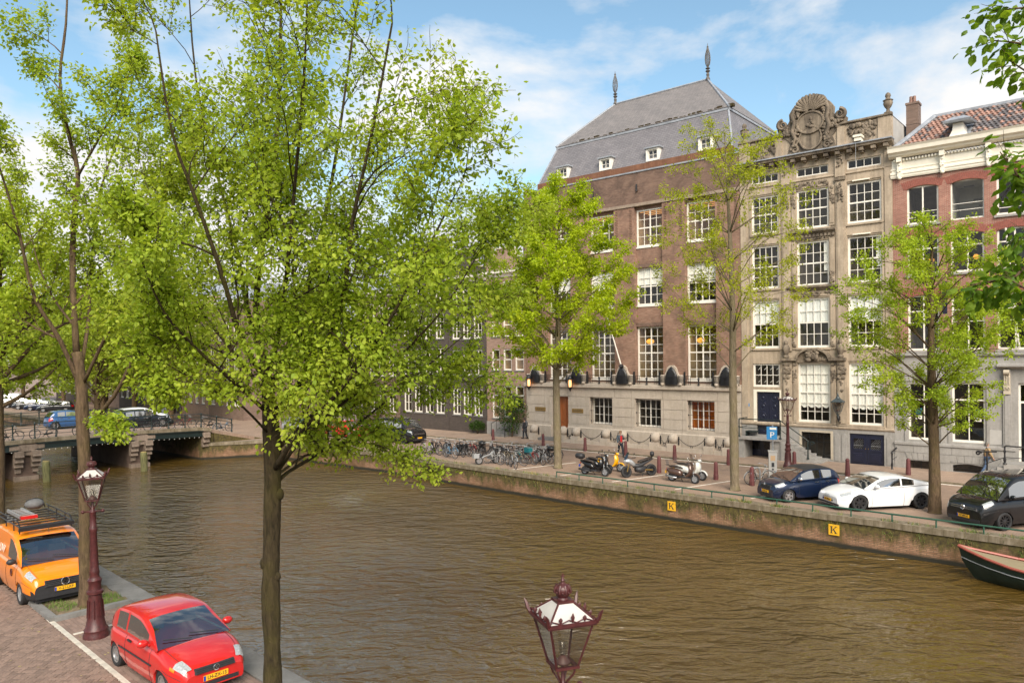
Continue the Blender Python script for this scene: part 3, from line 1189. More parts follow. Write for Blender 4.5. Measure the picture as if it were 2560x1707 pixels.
def leaf_cluster_tree():
 """tree on the near quay just outside the right edge: only the tips of its limbs reach into view"""
 bx, by = 7.3, 5.1
 root = thing('canal_tree', 'close tree with large deep green leaves reaching in at the right edge', 'tree', (bx, by, 0), 0, GT)
 T = Tree(77, .115, droop=.4)
 T.fuzz = .05
 T.fine_leaf = True
 out, rr = T.limb([VT((bx, by, 0)), VT((bx, by, .4)), VT((bx, by + .1, 3)), VT((bx - .1, by + .2, 6)), VT((bx + .1, by + .3, 10)), VT((bx, by + .2, 14))], [.3, .24, .21, .19, .12, .04])
 tips = [((2660, 650), (2540, 690), (2425, 712), 7.2), ((2680, 760), (2600, 740), (2510, 690), 7.0), ((2680, 560), (2580, 480), (2500, 380), 7.4),
   ((2660, 130), (2560, 110), (2460, 100), 8.0), ((2660, 20), (2560, 20), (2490, 30), 8.2), ((2680, 240), (2600, 200), (2520, 150), 7.8), ((2690, 600), (2620, 590), (2540, 590), 7.3), ((2700, 420), (2620, 400), (2530, 440), 7.5)]
 for p0, p1, p2, Y in tips:
  a, b, c = at(*p0, Y + .5), at(*p1, Y), at(*p2, Y)
  k = min(range(len(out)), key=lambda j: abs(out[j].z - (a.z - .8)))
  o2, r2 = T.limb([out[k], a, b, c], [.05, .025, .012, .005])
  for i in range(len(o2) - 6, len(o2) - 1):
   d = (o2[i + 1] - o2[i]).normalized()
   for _ in range(2):
    nd = T.spread(d, T.r.uniform(.3, .8))
    pp, _d = T.path(o2[i], nd, T.r.uniform(.18, .34), .1, -.02, 3)
    T.fine.tube(pp, [.004, .004, .003, .002], 4, cap=False)
    T.leafrun(pp, 30)
  T.leafrun(o2[-5:], 26)
  for i in (1, 2, 3):      # leafy side twigs on the part outside the frame
   for _ in range(6):
    pp, _d = T.path(o2[i].lerp(o2[i - 1], T.r.random()), T.spread((o2[i] - o2[i - 1]).normalized(), T.r.uniform(.5, 1.1)), T.r.uniform(.2, .36), .1, 0, 3)
    T.fine.tube(pp, [.005, .004, .003, .002], 4, cap=False)
    T.leafrun(pp, 34)
 for i in range(9):  # the rest of its crown, outside the frame
  q = out[-1 - i]
  a = i * 2.1 - .9
  o2, r2 = T.limb([q, q + VT((abs(math.cos(a)) * 1.6 + .4, math.sin(a) * 1.6 - .8, 1.0))], [.05, .012])
  T.kids(o2, r2, 1.1, 0, 2, 9, .05, (.5, 1.0), .6, 4, .3)
 T.finish(root, 'bark_brown', 'leaf_deep')


leaf_cluster_tree()
# trees of the farther quays, seen through and beside the two elms
FT2 = [((-20.2, 28.9), 'broad elm at the left edge beyond the orange van', 13.2, 3.9, 'leaf_elm', 51, .15),
       ((-29, 36.5), 'elm past the left edge by the near end of the bridge', 13.5, 4.0, 'leaf_elm', 52, .17),
       ((-55.5, 101), 'far elm rising behind the bridge beside the white scaffold sheet', 16, 5.6, 'leaf_far', 53, .34),
       ((-68, 112), 'far elm among the dark cars parked at the left', 16, 5.6, 'leaf_far', 54, .34),
       ((-46, 90), 'far elm before the houses at the end of the bridge', 15, 5.2, 'leaf_far', 55, .32),
       ((-36.5, 79), 'far elm at the corner of the bridge and the far quay', 14.5, 4.8, 'leaf_far', 56, .30),
       ((-82, 124), 'farthest elm on the left behind the white van', 16, 6.0, 'leaf_far', 57, .36),
       ((-17.0, 66.0), 'elm standing behind the parked red car on the far street', 14, 4.4, 'leaf_far', 58, .24),
       ((-46, 62), 'elm on the near quay past the bridge, at the far left', 14, 5.0, 'leaf_far', 59, .26),
       ((-41, 73), 'elm right behind the bridge railing left of the central trunk', 14, 5.0, 'leaf_far', 61, .28),
       ((-51.5, 93), 'far elm between the scaffold sheet and the bridge end', 15, 5.2, 'leaf_far', 62, .32),
       ((-60, 76), 'second elm on the near quay past the bridge', 15, 5.4, 'leaf_far', 60, .30)]
for (x, y), lab, h, r, lm, seed, lf in FT2:
 big = lf > .2
 quay_tree(lab, (x, y), [(x, y, 0), (x, y, .3), (x + .05, y, h * .25), (x, y + .1, h * .45), (x + .2, y, h * .7), (x, y, h * .96)], [.38, .3, .25, .2, .13, .04],
              [(h * (.26 if big else .46), r * .5), (h * (.4 if big else .55), r), (h * .58, r * 1.0), (h * .78, r * .8), (h * .92, r * .5), (h, .6)], seed, lf, 'bark_brown', lm, 27 if big else 40, 34, 3, 4 if big else 5, .1, .42)
# ---------------------------------------------------------------- building kit
PANE = MB().face([(0, 0, 0), (1, 0, 0), (1, 0, 1), (0, 0, 1)]).mesh('pane', M['glass'])


def wall(mb, x0, x1, z0, z1, holes=(), y=0, depth=.3, m=0):
 """front sheet with rectangular openings and their reveals"""
 xs = sorted({x0, x1, *[h[0] for h in holes], *[h[1] for h in holes]})
 zs = sorted({z0, z1, *[h[2] for h in holes], *[h[3] for h in holes]})
 xs = [x for x in xs if x0 <= x <= x1]
 zs = [z for z in zs if z0 <= z <= z1]
 for a, b in zip(xs, xs[1:]):
  for c, d in zip(zs, zs[1:]):
   mx_, mz = (a + b) / 2, (c + d) / 2
   if any(h[0] < mx_ < h[1] and h[2] < mz < h[3] for h in holes): continue
   mb.face([(a, y, c), (b, y, c), (b, y, d), (a, y, d)], m)
 for h in holes:
  a, b, c, d = h[:4]
  e = y + depth
  mb.face([(a, y, c), (a, y, d), (a, e, d), (a, e, c)], m)
  mb.face([(b, y, d), (b, y, c), (b, e, c), (b, e, d)], m)
  mb.face([(a, y, d), (b, y, d), (b, e, d), (a, e, d)], m)
  mb.face([(b, y, c), (a, y, c), (a, e, c), (b, e, c)], m)
 return mb


def shell(mb, x0, x1, z0, z1, back, m=0, y=0):
 """sides and back of a house body"""
 mb.face([(x0, y, z0), (x0, y, z1), (x0, back, z1), (x0, back, z0)], m)
 mb.face([(x1, y, z1), (x1, y, z0), (x1, back, z0), (x1, back, z1)], m)
 mb.face([(x0, back, z0), (x0, back, z1), (x1, back, z1), (x1, back, z0)], m)
 return mb


def room(mb, x0, x1, z0, z1, y, d=1.3, m=0):
 """open-fronted box behind a window"""
 e = y + d
 mb.face([(x0, e, z0), (x1, e, z0), (x1, e, z1), (x0, e, z1)], m)
 mb.face([(x0, y, z0), (x0, e, z0), (x0, e, z1), (x0, y, z1)], m)
 mb.face([(x1, e, z0), (x1, y, z0), (x1, y, z1), (x1, e, z1)], m)
 mb.face([(x0, y, z1), (x1, y, z1), (x1, e, z1), (x0, e, z1)], m)
 mb.face([(x0, y, z0), (x1, y, z0), (x1, e, z0), (x0, e, z0)], m)


def window(par, x0, x1, z0, z1, y, cols, rows, fr=.09, mun=.032, mat='white_paint', rails=(), posts=(), curtain=None, rooms=None, rm=0, deep=1.3, sill=None, panes=True, name='window', depth=.09, slit=None, cmat='curtain'):
 """cols / rows: number of lights or list of fractions; rails / posts: fractions that get a thick bar"""
 mb = MB()
 mb.box(x0, x0 + fr, y, y + depth, z0, z1)
 mb.box(x1 - fr, x1, y, y + depth, z0, z1)
 mb.box(x0 + fr, x1 - fr, y, y + depth, z0, z0 + fr * 1.25)
 mb.box(x0 + fr, x1 - fr, y, y + depth, z1 - fr, z1)
 ix0, ix1, iz0, iz1 = x0 + fr, x1 - fr, z0 + fr * 1.25, z1 - fr
 W, H_ = ix1 - ix0, iz1 - iz0
 cx = [i / cols for i in range(1, cols)] if isinstance(cols, int) else list(cols)
 rz = [i / rows for i in range(1, rows)] if isinstance(rows, int) else list(rows)
 for f in cx:
  w = fr * .75 if any(abs(f - q) < .01 for q in posts) else mun
  yy = y + .012 if w == mun else y + .004
  mb.box(ix0 + W * f - w / 2, ix0 + W * f + w / 2, yy, y + .06, iz0, iz1)
 for f in rz:
  w = fr * .75 if any(abs(f - q) < .01 for q in rails) else mun
  yy = y + .016 if w == mun else y + .008
  mb.box(ix0, ix1, yy, y + .063, iz0 + H_ * f - w / 2, iz0 + H_ * f + w / 2)
 if sill:
  mb.box(x0 - sill, x1 + sill, y - .12, y + .02, z0 - .09, z0)
 o = mb.build(name, M[mat], par)
 if panes:
  ex, ez = [0] + cx + [1], [0] + rz + [1]
  for a, b in zip(ex, ex[1:]):
   for c, d in zip(ez, ez[1:]):
    link_mesh('pane', PANE, o, (ix0 + W * a, y + .045, iz0 + H_ * c), (U(-.008, .008), 0, U(-.010, .010)), (W * (b - a), 1, H_ * (d - c)))
 else:
  link_mesh('pane', PANE, o, (ix0, y + .045, iz0), (U(-.006, .006), 0, U(-.008, .008)), (W, 1, H_))
 if curtain:
  for (a, b, c, d) in curtain:
   n = max(4, int((b - a) * 24))
   cm = MB()
   lo = [(ix0 + W * (a + (b - a) * i / n), y + .10 + .016 * math.sin(i * 1.9) + .008 * math.sin(i * .7), iz0 + H_ * c - (abs(math.sin(i * math.pi / n * 4)) * .14 if slit else 0)) for i in range(n + 1)]
   hi = [(p[0], p[1], iz0 + H_ * d) for p in lo]
   cm.rings([lo, hi], closed=False)
   cm.build('curtain', M[cmat], o, smooth=True)
 if rooms is not None: room(rooms, x0, x1, z0, z1, y + depth, deep, rm)
 return o


def cornice(mb, x0, x1, z0, prof, m=0, ends=True, yb=0):
 """moulding: prof is list of (projection, height above z0), swept along x"""
 pts0 = [(x0, yb - p, z0 + h) for p, h in prof]
 pts1 = [(x1, yb - p, z0 + h) for p, h in prof]
 a = [(x0, yb + .05, z0 + prof[0][1])] + pts0 + [(x0, yb + .05, z0 + prof[-1][1])]
 b = [(x1, yb + .05, z0 + prof[0][1])] + pts1 + [(x1, yb + .05, z0 + prof[-1][1])]
 mb.rings([a, b], m)


def lumps(mb, x0, x1, z0, z1, y, n, r=(.04, .09), seed=1, m=0, d=.6):
 """carved foliage: a spread of small rounded knobs"""
 q = random.Random(seed)
 for _ in range(n):
  rr = q.uniform(*r)
  mb.ball((q.uniform(x0, x1), y, q.uniform(z0, z1)), (rr * q.uniform(.7, 1.5), rr * d, rr * q.uniform(.7, 1.5)), 7, 5, m)


def scroll(mb, c, r, y0, y1, turns=1.4, w=.06, flip=1, m=0, a0=0):
 """flat spiral volute in the facade plane"""
 n = int(16 * turns)
 pts = []
 for i in range(n + 1):
  f = i / n
  a = a0 + flip * f * turns * 6.28319
  rr = r * (1 - .8 * f)
  pts.append((c[0] + rr * math.cos(a), (y0 + y1) / 2, c[1] + rr * math.sin(a)))
 mb.tube(pts, [w * (1 - .5 * i / n) for i in range(n + 1)], 6, m)


def house(name, label, t0, off=0, cat='building', group=None):
 """Empty at the left foot of a facade standing on the far building line; local x runs along the front"""
 return thing(name, label, cat, fp(t0, off), FANG, group)


# ================================================================ the brick bank building
def bank_building():
 T0, W = -28.35, 18.92
 B = house('brick_building', 'large brown brick building with stone ground floor and slate mansard roof', T0)
 X = lambda t: t - T0
 # --- granite ground floor
 wins = [(X(-21.9), X(-19.83), 1.5, 3.61), (X(-17.78), X(-15.63), 1.5, 3.61), (X(-13.5), X(-11.44), 1.5, 3.61)]
 door = (X(-25.58), X(-24.0), .3, 3.58)
 wall(MB(), 0, W, 0, 4.3, wins + [door], 0, .5).build('base_wall', M['granite'], B)
 rows = [(1.44, 2.17), (2.18, 2.88), (2.89, 3.615)]
 solid = [(0.02, X(-26.43)), (X(-26.43), X(-25.85)), (X(-23.98), X(-22.24)), (X(-22.24), X(-21.92)), (X(-19.81), X(-18.09)), (X(-18.09), X(-17.8)), (X(-15.61), X(-15.39)), (X(-15.39), X(-13.89)), (X(-13.89), X(-13.52)), (X(-11.42), X(-11.17)), (X(-11.17), W - .02)]
 for z0, z1 in rows:
  for a, b in solid:
   MB().box(a + .012, b - .012, -.035 - U(0, .006), .01, z0 + .014, z1 - .014).build('stone_block', M['granite'], B)
 for a, b in ((.02, X(-26.43)), (X(-26.43), X(-24.0)), (X(-24.0), X(-22.24)), (X(-22.24), X(-19.6)), (X(-19.6), X(-18.09)), (X(-18.09), X(-15.45)), (X(-15.45), X(-13.89)), (X(-13.89), X(-11.17)), (X(-11.17), W - .02)):
  MB().box(a + .01, b - .01, -.035 - U(0, .008), .01, 3.63, 4.29).build('stone_block', M['granite'], B)
  pb = [(a, b)] if b < X(-25.8) or a > X(-24.2) else [(a, X(-25.65))] if a < X(-25.65) else []
  for c, d in pb:
   mb = MB()
   cornice(mb, c + .008, d - .008, 0, [(.13, 0), (.13, 1.14), (.05, 1.22), (.05, 1.42)])
   mb.build('plinth_stone', M['granite'], B)
 mb = MB()
 wall(mb, 0, 0.001, 0, 20.9)
 shell(mb, 0, W, 0, 20.9, 16)
 mb.build('side_wall', M['brown_brick'], B)
 for i in range(9):
  a, b = W / 9 * i, W / 9 * (i + 1)
  mb = MB()
  cornice(mb, a + .006 - (.12 if i == 0 else 0), b - .006, 4.31, [(.10, 0), (.22, .06), (.22, .30), (.12, .34)])
  mb.build('ledge_stone', M['granite'], B)
 rooms = MB()
 for i, (a, b, c, d) in enumerate(wins):
  o = window(B, a + .05, b - .05, c + .02, d - .02, .42, [.27, .5, .73], 3, .09, .03, posts=(.5,), rooms=rooms, rm=(0, 0, 3)[i], deep=1.6)
  g = MB()
  for k in range(7):
   xx = a + .06 + (b - a - .12) * k / 6
   g.tube([(xx, .16, c + .02), (xx, .16, d - .05)], .014, 5)
  for zz in (c + .25, (c + d) / 2, d - .25):
   g.tube([(a, .16, zz), (b, .16, zz)], .014, 5)
   for xx in (a + .02, b - .02): g.ball((xx, .14, zz), .05, 6, 4)
  g.build('window_grille', M['black_iron'], B)
 # entrance: orange wooden double door, plaques, number
 mb = MB()
 mb.box(door[0], door[1], .34, .42, .3, 3.58)
 dd = mb.build('door', M['door_wood'], B)
 for k in range(2):
  a = door[0] + .06 + k * .78
  p = MB()
  for z0, z1 in ((.5, 1.5), (1.6, 3.4)):
   for xx in (a, a + .36): p.box(xx, xx + .30, .31, .345, z0, z1)
  p.build('door_panel', M['door_wood'], dd)
 MB().ball(((door[0] + door[1]) / 2 + .06, .30, 1.55), .04, 8, 5).build('handle', M['brass'], dd)
 MB().box(X(-27.0), X(-23.2), -1.2, .4, 0, .28).build('door_step', M['kerb_stone'], B)
 for t0 in (-27.35, -23.58):
  p = MB().box(X(t0), X(t0) + 1.07, -.075, -.03, 2.33, 2.65).build('brass_plaque', M['brass'], B)
  q = MB()
  for k in range(22):
   w = U(.012, .03)
   q.box(X(t0) + .12 + k * .038, X(t0) + .12 + k * .038 + w, -.08, -.072, 2.45, 2.53)
  q.build('engraving', M['interior_dark'], p)
 # --- brick upper floors: piers in front, windows in recessed bays
 bays = [(X(-26.0), X(-23.66)), (X(-21.86), X(-19.52)), (X(-17.72), X(-15.38)), (X(-13.58), X(-11.24))]
 floors = [(5.05, 9.0), (10.58, 13.4), (14.97, 17.78)]
 holes = [(a + .02, b - .02, c, d) for a, b in bays for c, d in floors]
 mb = MB()
 wall(mb, 0, W, 4.65, 18.05, holes, .26, .18)
 mb.build('bay_wall', M['brown_brick'], B)
 ed = [0] + [x for b in bays for x in b] + [W]
 for i in range(0, len(ed), 2):
  a, b = ed[i], ed[i + 1]
  mb = MB().box(a, b, -.02, .258, 4.66, 18.0)
  n = 3 if b - a > 1.5 else 2
  for xx in (a + .28, b - .28):   # projecting headers down the upper part of each pier
   for k in range(20):
    z = 17.85 - k * .125
    mb.box(xx - .10, xx + .10, -.055, .0, z - .05, z)
  mb.build('brick_pier', M['brown_brick'], B)
 for a, b in bays:
  for c, d in floors[:2]:
   MB().box(a + .01, b - .01, .12, .26, d + .01, d + .28).build('brick_lintel', M['brown_brick_dark'], B)
 for bi, (a, b) in enumerate(bays):
  for fi, (c, d) in enumerate(floors):
   rws = ([1 / 6, 2 / 6, 3 / 6, 4 / 6, 5 / 6], 4, 4)[fi]
   rl = (.5,)
   cur = None
   if fi == 1: cur = [(0, 1, .55, 1)]
   warm = 1 if (fi != 1) else 0
   o = window(B, a + .03, b - .03, c, d, .33, 4, rws, .12, .036, posts=(.5,), rails=rl, curtain=cur, rooms=rooms, rm=warm if fi else 2, deep=2.4, sill=.02)
   if fi == 0 and bi in (2, 3):
    MB().ball((a + .70, 1.0, d - 1.1), (.30, .30, .20), 12, 8).build('paper_lamp', M['lamp_orange'], o)
   if fi == 2:
    for k in range(3):
     MB().box(a + .1, b - .1, .7 + k * .6, .78 + k * .6, d - .14, d - .10).build('ceiling_lamp', M['lamp_strip'], o)
 rooms.build('rooms', [M['interior_dark'], M['interior_warm'], M['interior_dusk'], M['interior_orange']], B)
 # concrete band, parapet and its coping
 for i in range(8):
  a, b = W / 8 * i, W / 8 * (i + 1)
  MB().box(a + .006, b - .006, -.10, .3, 18.02, 18.24).build('concrete_beam', M['concrete_band'], B)
 MB().box(0, W, -.06, .25, 18.24, 20.55).build('parapet_wall', M['brown_brick_dark'], B)
 mb = MB().box(-.06, W + .03, -.12, .3, 20.55, 20.66)
 mb.build('parapet_coping', M['lead_grey'], B)
 for t in (-21.3, -17.4):
  MB().lathe([(.0, 0), (.1, .03), (.07, .1), (.07, .5), (.03, .56)], 8, (X(t), -.16, 19.1)).build('wall_anchor', M['black_iron'], B)
 mb = MB().box(.7, W - .9, .9, 1.2, 20.5, 21.42)
 mb.build('attic_brick', M['rust_brick'], B)
 # mansard roof
 x0, x1 = .75, W - .95
 bx0, bx1, by = X(-26.65), X(-11.3), 2.5
 rx0, rx1, ry = X(-24.3), X(-15.46), 8.0
 yb = 15.0
 mb = MB()
 mb.face([(x0, 1.0, 21.4), (x1, 1.0, 21.4), (bx1, by, 24.62), (bx0, by, 24.62)])
 mb.face([(x1, 1.0, 21.4), (x1, yb, 21.4), (bx1, yb - 1.5, 24.62), (bx1, by, 24.62)])
 mb.face([(x0, yb, 21.4), (x0, 1.0, 21.4), (bx0, by, 24.62), (bx0, yb - 1.5, 24.62)])
 mb.face([(x1, yb, 21.4), (x0, yb, 21.4), (bx0, yb - 1.5, 24.62), (bx1, yb - 1.5, 24.62)])
 rf = mb.build('mansard_roof', M['slate'], B)
 mb = MB()
 e = .12
 mb.face([(bx0 - e, by - e, 24.70), (bx1 + e, by - e, 24.70), (rx1, ry, 29.22), (rx0, ry, 29.22)])
 mb.face([(bx1 + e, by - e, 24.70), (bx1 + e, yb - 1.4, 24.70), (rx1, ry, 29.22)])
 mb.face([(bx0 - e, yb - 1.4, 24.70), (bx0 - e, by - e, 24.70), (rx0, ry, 29.22)])
 mb.face([(bx1 + e, yb - 1.4, 24.70), (bx0 - e, yb - 1.4, 24.70), (rx0, ry, 29.22), (rx1, ry, 29.22)])
 mb.build('upper_roof', M['slate_brown'], B)
 mb = MB()
 mb.box(bx0 - .1, bx1 + .1, by - .1, by + .06, 24.5, 24.66)
 mb.box(bx1 - .04, bx1 + .11, by - .1, yb - 1.5, 24.5, 24.66)
 mb.build('roof_band', M['lead_grey'], rf)
 mb = MB()
 mb.tube([(bx1 + .1, by - .1, 24.72), (rx1, ry, 29.26)], .09, 6)
 mb.tube([(bx0 - .1, by - .1, 24.72), (rx0, ry, 29.26)], .09, 6)
 mb.tube([(rx0, ry, 29.26), (rx1, ry, 29.26)], .10, 6)
 mb.tube([(x1, 1.0, 21.42), (bx1, by, 24.6)], .07, 6)
 mb.tube([(x0, 1.0, 21.42), (bx0, by, 24.6)], .07, 6)
 mb.build('ridge_lead', M['lead_grey'], rf)
 mb = MB()
 q = random.Random(4)
 x = bx0 + 1.5
 while x < bx1:
  w = q.uniform(.1, .5)
  mb.box(x, x + w, by - .02, by + .3, 24.72, 24.72 + q.uniform(.08, .22))
  x += w + q.uniform(.0, .5)
 o = mb.build('moss_tufts', M['bark_dark'], rf)
 for rx in (rx0, rx1):   # wrought finials: openwork spindles
  mb = MB()
  mb.lathe([(.2, 0), (.1, .25), (.14, .4), (.08, .55), (.2, .68), (.07, .8), (.2, .9), (.06, 1.0)], 8, (rx, ry, 29.25))
  for k in range(10):
   a = k * .628
   mb.tube([(rx + r_ * math.cos(a), ry + r_ * math.sin(a), 29.25 + z) for r_, z in ((.05, 1.0), (.17, 1.25), (.22, 1.6), (.19, 2.0), (.11, 2.35), (.04, 2.6))], .022, 4)
  for k in range(14):
   f = k / 13
   mb.lathe([(.04 + .19 * math.sin(math.pi * f), 1.05 + 1.5 * f), (.04 + .19 * math.sin(math.pi * f), 1.08 + 1.5 * f)], 10, (rx, ry, 29.25), cap=False)
  mb.lathe([(.05, 2.55), (.09, 2.65), (.03, 2.75), (.01, 2.95)], 8, (rx, ry, 29.25))
  mb.build('finial', M['finial_iron'], B)
 for t in (-25.05, -20.9, -16.68, -12.4):   # dormers
  a = X(t) - .55
  mb = MB()
  mb.box(a, a + .16, .98, 2.2, 21.5, 22.45)
  mb.box(a + .94, a + 1.1, .98, 2.2, 21.5, 22.45)
  mb.box(a + .16, a + .94, .98, 2.2, 21.5, 21.62)
  mb.box(a + .16, a + .94, .98, 2.2, 22.33, 22.45)
  mb.box(a + .16, a + .94, 1.6, 2.2, 21.62, 22.33)
  d = mb.build('dormer', M['white_paint'], B)
  MB().box(a - .12, a + 1.22, .86, 2.6, 22.45, 22.56).build('dormer_roof', M['lead_grey'], d)
  window(B, a + .17, a + .93, 21.63, 22.32, 1.08, 2, 2, .05, .03, name='dormer_window')
 # --- balcony zone: carved stone pedestals with black iron shields, iron baskets and rails
 ped = [X(t) for t in (-27.22, -23.04, -18.78, -14.63, -10.46)]
 for cx in ped:
  mb = MB()
  mb.xz([(cx - .66, 4.66), (cx + .66, 4.66), (cx + .62, 5.35), (cx + .46, 5.62), (cx + .34, 5.95), (cx + .14, 6.12), (cx - .14, 6.12), (cx - .34, 5.95), (cx - .46, 5.62), (cx - .62, 5.35)], -.22, .0)
  s = mb.build('pedestal', M['granite'], B)
  mb = MB()
  pr = [(0, .50), (.25, .50), (.7, .46), (1.0, .33), (1.2, .18), (1.32, .02)]
  rs = []
  for z, w in pr: rs.append([(cx + w * math.cos(a), -.23 - .16 * math.sin(a) * min(1, w * 3), 4.7 + z) for a in [math.pi * k / 8 for k in range(9)]])
  mb.rings(rs, closed=False)
  for k in range(7): mb.tube([(cx - .5, -.30, 4.78 + k * .09), (cx, -.43, 4.78 + k * .09), (cx + .5, -.30, 4.78 + k * .09)], .02, 4)
  scroll(mb, (cx - .2, 5.5), .16, -.36, -.36, 1.3, .03)
  scroll(mb, (cx + .2, 5.5), .16, -.36, -.36, 1.3, .03, -1, a0=math.pi)
  mb.build('iron_shield', M['black_iron'], B, smooth=50)
  for sx in (-.72, .72):
   mb = MB()
   mb.lathe([(.20, 0), (.22, .55), (.12, .6)], 10, (cx + sx, -.14, 4.82))
   mb.ball((cx + sx, -.24, 4.76), .14, 8, 6)
   mb.build('basket_post', M['granite'], B)
   mb = MB()
   for k in range(6): mb.lathe([(.225, .0), (.245, .02), (.225, .04)], 10, (cx + sx, -.14, 4.88 + k * .085), cap=False)
   mb.build('iron_hoop', M['black_iron'], B)
 for a, b in zip(ped, ped[1:]):
  mb = MB()
  for z in (4.9, 5.12, 5.34): mb.tube([(a + .95, -.12, z), (b - .95, -.12, z)], .016, 4)
  for k in range(15):
   xx = a + .98 + (b - a - 1.96) * k / 14
   if k < 4 or k > 10: mb.tube([(xx, -.12, 4.72), (xx, -.12, 5.36)], .018, 4)
  for xx in (a + 1.0, b - 1.0): mb.box(xx - .05, xx + .05, -.18, -.08, 4.7, 5.65)
  mb.lathe([(.02, 0), (.09, .05), (.05, .12), (.05, .4), (.11, .45), (.02, .6)], 8, ((a + b) / 2, -.14, 4.66))
  mb.build('balcony_rail', M['black_iron'], B)
 MB().box(.0, W, -.08, .2, 4.655, 4.80).build('balcony_kerb', M['granite'], B)
 # flagpole leaning from the third pedestal
 mb = MB().tube([(ped[2], -.3, 6.05), (ped[2] - 1.35, -1.2, 11.9)], [.055, .035], 8)
 mb.ball((ped[2] - 1.36, -1.21, 11.95), .07, 8, 6)
 mb.build('flagpole', M['white_paint'], B, smooth=40)
 MB().lathe([(.1, -.1), (.2, 0), (.12, .12), (.09, .2)], 8, (ped[2], -.3, 6.02)).build('flagpole_socket', M['black_iron'], B)
 return B


emit('lamp_orange', (1.0, .42, .06), .45)
emit('lamp_strip', (1.0, .48, .14), .35)
emit('lamp_glow', (1.0, .42, .15), 1.4)
pm('interior_dusk', (.34, .25, .14), .9, .4, .9)
pm('interior_orange', (.78, .26, .04), .9, .3, 1.5)  # lamp-lit room: the orange lamplight is put into its wall colour
brickmat('rust_brick', (.20, .085, .045), (.26, .12, .065), (.15, .08, .05), .07, .5, .008)


def slate(name, c1, c2, c3):
 m, t, p = nt(name)
 v = coords(t)
 sp = nn(t, 'ShaderNodeSeparateXYZ')
 t.links.new(v, sp.inputs[0])
 ad = nn(t, 'ShaderNodeMath', operation='ADD')
 t.links.new(sp.outputs[0], ad.inputs[0])
 t.links.new(sp.outputs[1], ad.inputs[1])
 cb = nn(t, 'ShaderNodeCombineXYZ')
 t.links.new(ad.outputs[0], cb.inputs[0])
 t.links.new(sp.outputs[2], cb.inputs[1])
 b = nn(t, 'ShaderNodeTexBrick')
 for k, x in (('Scale', 1), ('Brick Width', .30), ('Row Height', .16), ('Mortar Size', .012), ('Mortar Smooth', .2)):
  b.inputs[k].default_value = x
 b.inputs['Color1'].default_value = (*c1, 1)
 b.inputs['Color2'].default_value = (*c2, 1)
 b.inputs['Mortar'].default_value = (*c3, 1)
 t.links.new(cb.outputs[0], b.inputs['Vector'])
 w = ramp(t, noise(t, cb.outputs[0], .6, 7, .65), [(.25, (.78, .78, .78)), (.75, (1.15, 1.13, 1.1))])
 t.links.new(mixc(t, 1.0, b.outputs['Color'], w, 'MULTIPLY'), p.inputs['Base Color'])
 p.inputs['Roughness'].default_value = .55
 bump(t, p, b.outputs['Fac'], -.6, .02)


slate('slate', (.160, .152, .162), (.205, .195, .205), (.085, .083, .09))
slate('slate_brown', (.170, .156, .150), (.22, .20, .192), (.095, .088, .085))
pm('finial_iron', (.10, .09, .08), .6, .2, 8)
bank_building()
